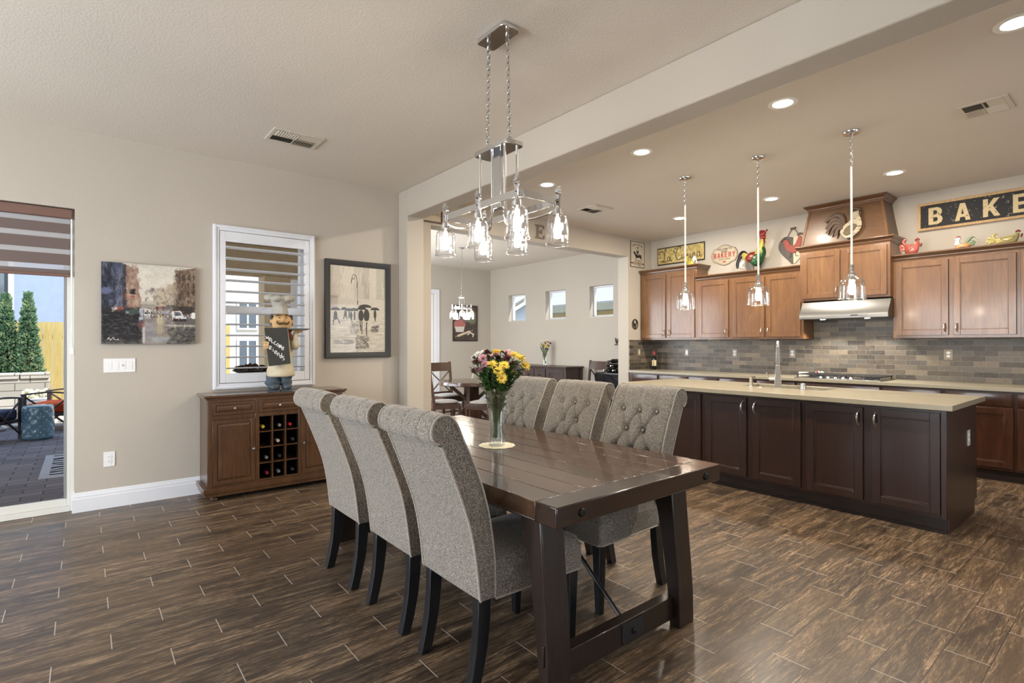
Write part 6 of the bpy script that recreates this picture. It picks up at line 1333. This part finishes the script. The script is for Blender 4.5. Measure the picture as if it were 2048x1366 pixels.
for y0, y1, z0, z1, kd in ((-.83, -.36, .12, .84, 'd'), (.36, .83, .12, .84, 'd'), (-.32, 0, .60, .84, 'w'), (.02, .32, .60, .84, 'w'), (-.32, 0, .12, .57, 'd'), (.02, .32, .12, .57, 'd')):
    b = MB(); x = -.225
    if kd == 'd':
        w = .07; b.box(x, y0, z0, x+.02, y0+w, z1); b.box(x, y1-w, z0, x+.02, y1, z1); b.box(x, y0+w, z0, x+.02, y1-w, z0+w); b.box(x, y0+w, z1-w, x+.02, y1-w, z1); b.box(x+.01, y0+w, z0+w, x+.02, y1-w, z1-w)
    else: b.box(x, y0, z0, x+.02, y1, z1)
    d_ = ob('door' if kd == 'd' else 'drawer', b, m_sb, t, bev=.002); b = MB(); kz = (z0+z1)/2 if kd == 'w' else z0+(z1-z0)*.6; ky = (y0+y1)/2 if kd == 'w' else y1-.035; b.ell((x-.014, ky, kz), (.013, .015, .015), 10, 8); b.cyl((x, ky, kz), (x-.012, ky, kz), .006, .006, 8); ob('knob', b, m_black, d_)
nv = (7.27, 7.94, .905); vase('short clear glass vase of flowers on the dark nook sideboard', nv, .82)
bouquet(nv, [('yellow', 1086, 686, -.02, .034), ('yellow', 1092, 690, -.05, .032), ('gold', 1089, 681, .05, .028), ('white', 1078, 687, -.02, .030), ('white', 1082, 682, .03, .028), ('burgundy', 1099, 683, .0, .026), ('burgundy', 1096, 688, .05, .022), ('pink', 1095, 680, .04, .024)], .0101, 'in the nook sideboard vase', .255, .045, .028, 1088, 727, 26, 1.35)
t = thing('wine_cooler', 'glossy black wine cooler at the edge of the nook opening', 'wine cooler', (7.20, 6.00, 0))
m_gb = mat('gloss_black', L8(16, 18, 24), .06, 0, .6, .05, 3, coat=.6)
b = MB(); b.box(-.26, -.27, .02, .27, .27, .845); ob('cabinet', b, m_gb, t, bev=.004); b = MB(); b.box(-.30, -.265, .06, -.262, .265, .83); dd = ob('glass_door', b, m_gb, t, bev=.004); b = MB(); b.tube([(-.30, .23, .55), (-.33, .23, .56), (-.33, .23, .76), (-.30, .23, .77)], .007, 8); ob('handle', b, m_chrome, dd)
b = MB()
for x in (-.2, .2):
    for y in (-.2, .2): b.cyl((x, y, 0), (x, y, .025), .02, .02, 10)
ob('foot', b, m_black, t)
for k, (y, z) in enumerate(((.15, 0), (.05, 0), (-.05, 0), (.10, .078), (0, .078), (.05, .156))):
    wine_bottle(caps['black' if k % 2 else 'silver'], 'wine bottle lying on the wine cooler, %s' % ('bottom layer, farthest from the jamb', 'bottom layer, middle', 'bottom layer, nearest the jamb', 'second layer, farther one', 'second layer, nearer one', 'top of the pile')[k], (7.28, 5.97+y, .8455+.0385+z), (PI/2*0, -PI/2, 0), 'bottles piled on the wine cooler')
t = thing('wall_bracket', 'small dark metal ornament on the nook wall at the edge of the opening', 'wall decoration'); t.matrix_world = on_x(XK, 6.235, 1.38)
b = MB(); b.tube(catmull([(-.045, .06, .01), (-.03, .0, .02), (-.005, -.03, .02), (.01, .05, .01)], 5), .010, 8); b.box(-.055, -.065, 0, .03, -.045, .03); ob('bracket', b, m_brz, t)
# nook chandelier
t = thing('nook_chandelier', 'small round chandelier with jar shades hanging in the breakfast nook', 'chandelier', (5.26, 7.94, ZC))
b = MB(); b.lathe([(.06, -.001), (.06, -.012), (.02, -.03), (0, -.03)], n=24); ob('canopy', b, m_chrome, t)
b = MB(); chain(b, (0, 0, -.03), (0, 0, -.88), .04, .003, .011); ob('chain', b, m_chrome, t)
b = MB(); b.lathe([(0, -.87), (.06, -.88), (.07, -.90), (.05, -.915), (0, -.92)], n=24); b.lathe([(.17, -1.07), (.178, -1.07), (.178, -1.10), (.17, -1.10), (.17, -1.07)], n=40, cap=False)
for k in range(5): a = 2*PI*k/5+.4; b.tube([(.045*math.cos(a), .045*math.sin(a), -.9), (.045*math.cos(a), .045*math.sin(a), -1.08), (.17*math.cos(a), .17*math.sin(a), -1.085)], .005, 6)
ob('frame', b, m_chrome, t)
for k in range(5):
    a = 2*PI*k/5+.4; x, y = .175*math.cos(a), .175*math.sin(a)
    b = MB(); b.lathe([(.01, -1.02), (.016, -1.03), (.012, -1.05), (.018, -1.12), (.022, -1.15), (0, -1.155)], (x, y, 0), 14); ob('lamp_holder', b, m_chrome, t)
    b = MB(); b.lathe([(.024, -1.135), (.028, -1.15), (.046, -1.17), (.050, -1.27), (.056, -1.29)], (x, y, 0), 24, cap=False); ob('glass_shade', b, m_glass, t)
    b = MB(); b.ell((x, y, -1.215), (.022, .022, .032), 10, 8); ob('bulb', b, m_bulb, t)
light('nook_lamp', 'POINT', (0, 0, -1.22), 12, (1, .9, .76), size=.12, parent=t)

# ------------------------------------------------------------------ outside: patio, garden and the houses beyond
G = -.05
def paver():
    m = NT('paver', .8, 0, .3); o = sep(m); wn_, jl, js, fx, fy = tiles(m, o[0], o[1], .30, .15, (0, 0), .006, .5); R = m.n('SeparateColor'); m.l(wn_.outputs['Color'], R.inputs[0])
    base = m.ramp(R.outputs[0], [(0, L8(96, 88, 92)), (.5, L8(118, 109, 112)), (1, L8(138, 127, 128))]); base = m.mix(.3, base, m.ramp(m.noise(m.coord(), 40, 4, .7), [(.3, L8(84, 78, 82)), (.7, L8(142, 134, 134))]))
    base = m.mix(m.math('MAXIMUM', jl, js), base, L8(74, 66, 66)); return m.col(base)
m_pav = paver(); m_soil = mat('gravel', L8(196, 184, 168), .9, 0, .2, .2, 30, .5, 40)
b = MB(); b.box(-9, 5.58, G-.1, 3.0, 12.4, G); tag(struct(ob('patio_floor', b, m_pav, smooth=False)), 'grey brick-pattern patio paving outside the glass door', 'patio')
b = MB(); b.box(-30, 12.4, G-.1, 3.0, 40, G-.01); b.box(3.0, 10.29, G-.1, 30, 40, G-.01); b.box(7.7, -10, G-.1, 30, 10.29, G-.01); struct(ob('garden_ground', b, m_soil, smooth=False))
# patio cover
m_beam = mat('patio_stucco', L8(214, 192, 160), .9, 0, .2, .08, 8, .5, 70)
t = thing('patio_cover', 'tan stucco patio cover with its beam and posts, seen through the shutter', 'patio cover', (-2.0, 8.6, G))
b = MB(); b.box(-5, -2.89, 2.86, 4.89, .25, 3.0); ob('roof', b, m_beam, t)
b = MB(); b.box(-5, -.15, 2.42, 4.89, .15, 2.86); ob('beam', b, m_beam, t, bev=.01)
for x in (4.08, .4-5.2): b = MB(); b.box(x, -.17, 0, x+.38, .17, 2.42); ob('post', b, m_beam, t, bev=.012)
# retaining wall of blocks, one mesh pattern
def blocks():
    m = NT('concrete_block', .9, 0, .2); o = sep(m); wn_, jl, js, fx, fy = tiles(m, o[0], o[2], .40, .133, (-.55, 0), .007, .5); R = m.n('SeparateColor'); m.l(wn_.outputs['Color'], R.inputs[0])
    base = m.ramp(R.outputs[0], [(0, L8(176, 168, 156)), (1, L8(206, 198, 186))]); base = m.mix(m.math('MAXIMUM', jl, js), base, L8(110, 102, 94)); m.bump(m.noise(m.coord(), 30, 4, .7), .5, .01); return m.col(base)
m_blk = blocks()
b = MB(); b.box(-4, 12.75, G, -.49, 13.05, .73); 
for k in range(9): x = -.49-.40*k; b.box(x-.39, 12.72, .735, x-.005, 13.08, .84)
tag(ob('garden_wall', b, m_blk, bev=.012), 'low grey concrete block wall below the evergreens', 'garden wall')
b = MB(); b.box(-1.9, 11.1, G, -1.17, 12.3, .30); tag(ob('fire_pit', b, m_blk, bev=.02), 'square block fire pit beside the dark patio chair', 'fire pit')
m_fence = wood('cedar_fence', L8(190, 164, 98), L8(214, 190, 122), 'z', .6, .8, 0, L8(176, 146, 84))
t = thing('wooden_fence', 'tall yellow cedar board fence behind the evergreens', 'fence', (-1, 14.0, G))
b = MB()
for k in range(60): x = -5+.145*k; b.box(x, 0, 0, x+.139, .022, 1.84+.004*(k % 3))
ob('boards', b, m_fence, t, smooth=False); b = MB()
for z in (.3, 1.5): b.box(-5, .022, z, 3.7, .06, z+.09)
ob('rail', b, m_fence, t)
# evergreens
m_ever = NT('evergreen_foliage', .85, 0, .1); v = m_ever.coord(); m_ever.col(m_ever.ramp(m_ever.noise(v, 9, 3, .7), [(.3, L8(60, 88, 66)), (.5, L8(98, 126, 94)), (.68, L8(160, 176, 130))])); m_ever = m_ever.m
m_trunk = mat('bark', L8(84, 66, 50), .9)
def evergreen(x, y, h, r, label, seed):
    rnd = random.Random(seed); t = thing('evergreen_tree', label, 'tree', (x, y, .35), group='evergreens behind the block wall')
    b = MB(); b.cyl((0, 0, 0), (0, 0, h*.9), .05, .01, 8); ob('trunk', b, m_trunk, t)
    b = MB()
    for k in range(3600):
        z = (rnd.random()**1.25)*h*.98; rz_ = r*(1-(z/h))**.85*(.55+.45*min(1, z/.25+.3)); a = rnd.uniform(0, 2*PI); rr_ = rz_*rnd.uniform(.35, 1.02)
        c = Vector((rr_*math.cos(a), rr_*math.sin(a), z+.05)); out = Vector((math.cos(a), math.sin(a), rnd.uniform(.5, 1.6))).normalized(); s_ = out.cross(Vector((rnd.uniform(-1, 1), rnd.uniform(-1, 1), .3))).normalized(); L_ = rnd.uniform(.045, .10); w = L_*.22
        u = out.cross(s_).normalized()*w
        b.add([c, c+out*L_*.5+s_*w, c+out*L_, c+out*L_*.5-s_*w, c+out*L_*.45+u, c+out*L_*.45-u], [(0, 1, 4), (1, 2, 4), (2, 3, 4), (3, 0, 4), (0, 1, 5), (1, 2, 5), (2, 3, 5), (3, 0, 5)])
    ob('foliage', b, m_ever, t, smooth=False)
evergreen(-.82, 13.45, 1.93, .25, 'tall narrow evergreen, the one nearest the wall of the room', 1)
evergreen(-1.13, 13.55, 1.90, .24, 'tall narrow evergreen, the next one away from the room wall', 2)
evergreen(-1.50, 13.45, 2.0, .24, 'tall narrow evergreen, the farthest one, cut by the picture edge', 3)
# neighbour houses
m_blue = mat('blue_grey_stucco', L8(152, 164, 188), .9, 0, .2, .04, 6, .4, 50); m_housew = mat('white_stucco', L8(216, 210, 200), .9, 0, .2, .04, 6); m_shing = mat('grey_shingle', L8(176, 170, 168), .9, 0, .2, .15, 30, aniso=(1, 1, 6)); m_wf = mat('dark_window_frame', L8(48, 54, 64), .5); m_wg = mat('dark_window_glass', L8(96, 104, 112), .08, 0, .8, .1, 4)
t = thing('neighbour_house', 'pale blue-grey two-storey house rising behind the fence', 'building', (-3, 17, G))
b = MB(); b.box(-12, 0, 0, 3.6, 8, 7.0); ob('wall', b, m_blue, t)
b = MB(); b.box(.72, -.08, 2.9, 1.5, 0, 4.3); b.box(1.62, -.05, 2.2, 1.72, .0, 7); ob('trim', b, m_housew, t)
b = MB(); b.box(.9, -.10, 2.35, 1.62, -.04, 3.35); f_ = ob('window', b, m_wf, t); b = MB(); b.box(.96, -.105, 2.41, 1.56, -.095, 3.29); ob('pane', b, m_wg, f_)
t = thing('white_house', 'white stucco house with tall windows far beyond the shuttered window', 'building', (3.2, 16.5, G))
b = MB(); b.box(-2.0, 0, 0, 1.6, 6, 3.2); b.prism([(-2.2, 3.2), (1.8, 3.2), (-.2, 4.6)], 0, 6, 'y'); ob('wall', b, m_housew, t)
for k, x in enumerate((-1.7, -.75, .15, .95)):
    for z0, z1 in ((.5, 1.55), (1.8, 2.6)):
        b = MB(); b.box(x, -.05, z0, x+.55, -.0, z1); f_ = ob('window', b, m_white, t); b = MB(); b.box(x+.06, -.06, z0+.06, x+.25, -.045, z1-.06); b.box(x+.30, -.06, z0+.06, x+.49, -.045, z1-.06); ob('pane', b, m_wg, f_)
b = MB(); b.hexa([(-2.5, -.4, 3.15), (-.2, -.4, 4.75), (-.2, -.4, 4.85), (-2.5, -.4, 3.25), (-2.5, 6.2, 3.15), (-.2, 6.2, 4.75), (-.2, 6.2, 4.85), (-2.5, 6.2, 3.25)]); b.hexa([(2.1, -.4, 3.15), (-.2, -.4, 4.75), (-.2, -.4, 4.85), (2.1, -.4, 3.25), (2.1, 6.2, 3.15), (-.2, 6.2, 4.75), (-.2, 6.2, 4.85), (2.1, 6.2, 3.25)]); ob('roof', b, m_shing, t)
m_tanst = mat('tan_stucco', L8(176, 160, 116), .9, 0, .2, .08, 6, .4, 50); m_fas = mat('fascia_olive', L8(150, 148, 128), .7)
t = thing('tan_neighbour_house', 'tan house with pale shingles beyond the small nook windows', 'building', (11.5, 6, G-.57))
b = MB(); b.box(0, -6, 0, 5, 6.8, 2.95); ob('wall', b, m_tanst, t); b = MB(); b.hexa([(-.5, -6.4, 3.05), (-.5, 6.9, 3.05), (3.5, 6.9, 5.3), (3.5, -6.4, 5.3), (-.5, -6.4, 3.12), (-.5, 6.9, 3.12), (3.5, 6.9, 5.4), (3.5, -6.4, 5.4)]); ob('roof', b, m_shing, t)
b = MB(); b.box(-.52, -6.4, 2.88, -.46, 6.9, 3.08); b.box(-.5, -6.4, 2.88, 0, 6.9, 2.9); ob('fascia', b, m_fas, t); b = MB(); b.box(-.03, 5.3, 1.6, 0, 6.3, 2.75); f_ = ob('window_blind', b, m_housew, t)
t = thing('blue_neighbour_house', 'pale blue gable-ended house beyond the first nook window', 'building', (11.5, 15.2, G))
b = MB(); b.prism([(-1.8, 0), (3.4, 0), (3.4, .97), (-1.8, 2.74)], 0, 5, 'x'); ob('wall', b, mat('pale_blue_siding', L8(184, 194, 206), .9, 0, .2, .03, 6), t)
b = MB(); b.hexa([(-.3, 3.8, .84), (-.3, -2, 2.81), (-.3, -2, 2.89), (-.3, 3.8, .92), (4, 3.8, 3.2), (4, -2, 5.16), (4, -2, 5.24), (4, 3.8, 3.28)]); ob('roof', b, m_shing, t)
b = MB(); b.hexa([(-.34, 3.8, .80), (-.34, -2, 2.77), (-.34, -2, 2.85), (-.34, 3.8, .88), (-.3, 3.8, .80), (-.3, -2, 2.77), (-.3, -2, 2.85), (-.3, 3.8, .88)]); ob('fascia', b, m_fas, t)
# garden stool
m_teal = mat('teal_glaze', L8(96, 132, 152), .2, 0, .6, .15, 12, coat=.6)
t = thing('garden_stool', 'pierced teal ceramic garden stool on the patio', 'stool', (-.53, 10.52, G))
b = MB(); n = 48; hgt = .50
def sw(a, z): 
    k = math.sin(8*a+z*0)*math.sin(z*46); return 1+.022*k*(1 if .05 < z < .44 else 0)
b.lathe([(.150, 0), (.172, .012), (.178, .03)]+[(.180+.004*math.sin(PI*i/40), .03+.41*i/40) for i in range(41)]+[(.178, .46), (.176, .485), (.165, .498), (0, .50)], (0, 0, 0), 96, wob=sw); ob('body', b, m_teal, t, ang=80)
b = MB()
for j in range(9):
    for k in range(16): a = 2*PI*(k+.5*(j % 2))/16; z = .07+.045*j; c = Vector((.1835*math.cos(a), .1835*math.sin(a), z)); s_ = Vector((-math.sin(a), math.cos(a), 0)); b.add([c+s_*.009, c+Vector((0, 0, .012)), c-s_*.009, c-Vector((0, 0, .012))], [(0, 1, 2, 3)])
ob('piercing', b, mat('pale_piercing', L8(190, 205, 210), .5), t, smooth=False)
# orange patio chair, dark chair, planter, rocks, mat
m_or = mat('orange_cushion', L8(206, 84, 46), .85, 0, .2, .08, 20, .3, 80); m_patio = mat('dark_wicker_frame', L8(60, 50, 48), .6)
def patiochair(label, loc, rz, mc, w=.75):
    t = thing('patio_chair', label, 'patio chair', loc, rz, 'patio seats outside the glass door')
    for y in (-w/2, w/2):
        for x in (0, .62): b = MB(); b.box(x-.025, y-.025, 0, x+.025, y+.025, .60 if x > .3 else .85); ob('leg', b, m_patio, t, bev=.004)
        b = MB(); b.tube(catmull([(-.02, y, .60), (.3, y, .635), (.66, y, .60)], 5), .022, 8, flat=.6); b.tube([(.02, y, .08), (.6, y, .56)], .014, 6); b.tube([(.02, y, .56), (.6, y, .08)], .014, 6); ob('arm', b, m_patio, t)
    b = MB(); b.prism(rr(.31, w/2-.03, .05, 3), .30, .45, 'z'); b.bm.transform(Matrix.Translation((.31, 0, 0))); ob('seat_cushion', b, mc, t, bev=.03)
    b = MB(); b.hexa([(-.02, -w/2+.04, .42), (.10, -w/2+.04, .44), (.10, w/2-.04, .44), (-.02, w/2-.04, .42), (-.12, -w/2+.04, .88), (0, -w/2+.04, .90), (0, w/2-.04, .90), (-.12, w/2-.04, .88)]); ob('back_cushion', b, mc, t, bev=.03)
    b = MB()
    for z in (.62, .74, .86): b.box(-.16, -w/2, z, -.13, w/2, z+.03)
    b.box(0, -w/2, .25, .62, w/2, .30); ob('frame', b, m_patio, t, bev=.004)
patiochair('patio chair with bright orange cushions behind the teal stool', (-.02, 11.5, G), math.radians(160), m_or, .8)
patiochair('dark framed patio chair cut off by the edge of the view', (-1.30, 10.3, G), math.radians(60), mat('navy_cushion', L8(60, 64, 90), .85), .6)
m_mat = NT('woven_mat', .9, 0, .1); v = m_mat.coord((1, 1, 1)); w_ = m_mat.n('TexWave', wave_type='RINGS'); m_mat.l(v, w_.inputs['Vector']); w_.inputs['Scale'].default_value = 2.2; w_.inputs['Distortion'].default_value = 9; w_.inputs['Detail'].default_value = 2
m_mat.col(m_mat.ramp(w_.outputs['Fac'], [(.5, L8(58, 58, 64)), (.56, L8(190, 190, 196))])); m_mat = m_mat.m
t = thing('outdoor_mat', 'grey and black swirl-patterned mat on the patio paving', 'mat', (.27, 8.08, G+.001)); b = MB(); b.box(-.56, -.66, 0, .56, .66, .008); ob('field', b, m_mat, t)
b = MB()
for q in ((-.64, -.74, .64, -.66), (-.64, .66, .64, .74), (-.64, -.66, -.56, .66), (.56, -.66, .64, .66)): b.box(q[0], q[1], 0, q[2], q[3], .009)
ob('border', b, mat('mat_border', L8(176, 176, 182), .9), t); 
t = thing('white_planter', 'white tub planter of pale blossoms in front of the block wall', 'planter', (-.68, 12.45, G)); b = MB(); b.lathe([(.12, 0), (.17, .42), (.19, .45), (.18, .46), (0, .44)], n=28); ob('pot', b, m_white, t)
b = MB(); rnd = random.Random(5)
for k in range(60): b.ell((rnd.uniform(-.15, .15), rnd.uniform(-.15, .15), .47+rnd.uniform(0, .13)), rnd.uniform(.02, .04), 6, 5)
o = ob('blossoms', b, mat('pale_blossom', L8(226, 220, 190), .8), t); o['kind'] = 'stuff'
rnd = random.Random(9); m_rock = mat('pale_rock', L8(214, 208, 198), .9, 0, .2, .12, 8, .4, 20)
for k, (x, y, r) in enumerate(((-1.06, 12.35, .13), (-1.42, 12.5, .13), (-.86, 12.05, .10), (-.30, 12.62, .06), (-1.08, 11.85, .09), (-1.75, 12.5, .12), (-1.12, 12.22, .07))):
    b = MB(); ph = [rnd.uniform(0, 6) for _ in range(4)]; b.ell((0, 0, 0), (r*1.3, r, r*.6), 16, 10, lambda x_, y_, z_: 1+.12*math.sin(5*x_+ph[0])+.10*math.sin(7*y_+ph[1])+.08*math.sin(9*z_+ph[2]))
    o = ob('garden_rock', b, m_rock, loc=(x, y, G+r*.5), ang=25); tag(o, 'pale rock before the block wall, %s from the door side' % ORD[k], 'rock', 'pale landscape rocks')
# dark planter urn of the patio table seen between the louvers
t = thing('pinecone_bowl', 'dark branch-legged bowl heaped with brown cones outside the shuttered window', 'bowl', (1.53, 6.75, .74))
b = MB(); rnd = random.Random(3)
for k in range(22):
    a = 2*PI*k/22; b.tube(catmull([(.04*math.cos(a+.8), .04*math.sin(a+.8), .0), (.03*math.cos(a+.4), .03*math.sin(a+.4), .12), (.15*math.cos(a), .12*math.sin(a), .27+rnd.uniform(0, .02))], 4), [.009, .010, .011, .011, .010, .009, .008, .007, .006], 5)
ob('branch_stand', b, m_black, t); b = MB(); b.lathe([(0, .27), (.15, .275), (.20, .295), (.205, .31), (.19, .30), (0, .29)], n=28); ob('dish', b, m_brz, t)
b = MB()
for k in range(46): a = rnd.uniform(0, 2*PI); q = .17*math.sqrt(rnd.random()); b.lathe([(.004, -.02), (.022, -.012), (.026, .0), (.018, .014), (.004, .026)], (q*math.cos(a), q*math.sin(a), .325+.04*(1-q/.17)), 7)
o = ob('cones', b, mat('cone_brown', L8(86, 62, 50), .9, 0, .2, .3, 40), t); o['kind'] = 'stuff'
t = thing('patio_table', 'dark patio table outside the window under the bowl of cones', 'table', (1.53, 6.9, G)); b = MB(); b.prism(rr(.50, .45, .05, 3), .755, .785, 'z'); ob('tabletop', b, mat('pale_stone_top', L8(190, 184, 180), .5), t, bev=.004)
for x in (-.4, .4):
    for y in (-.35, .35): b = MB(); b.box(x-.02, y-.02, 0, x+.02, y+.02, .755); ob('leg', b, m_black, t)
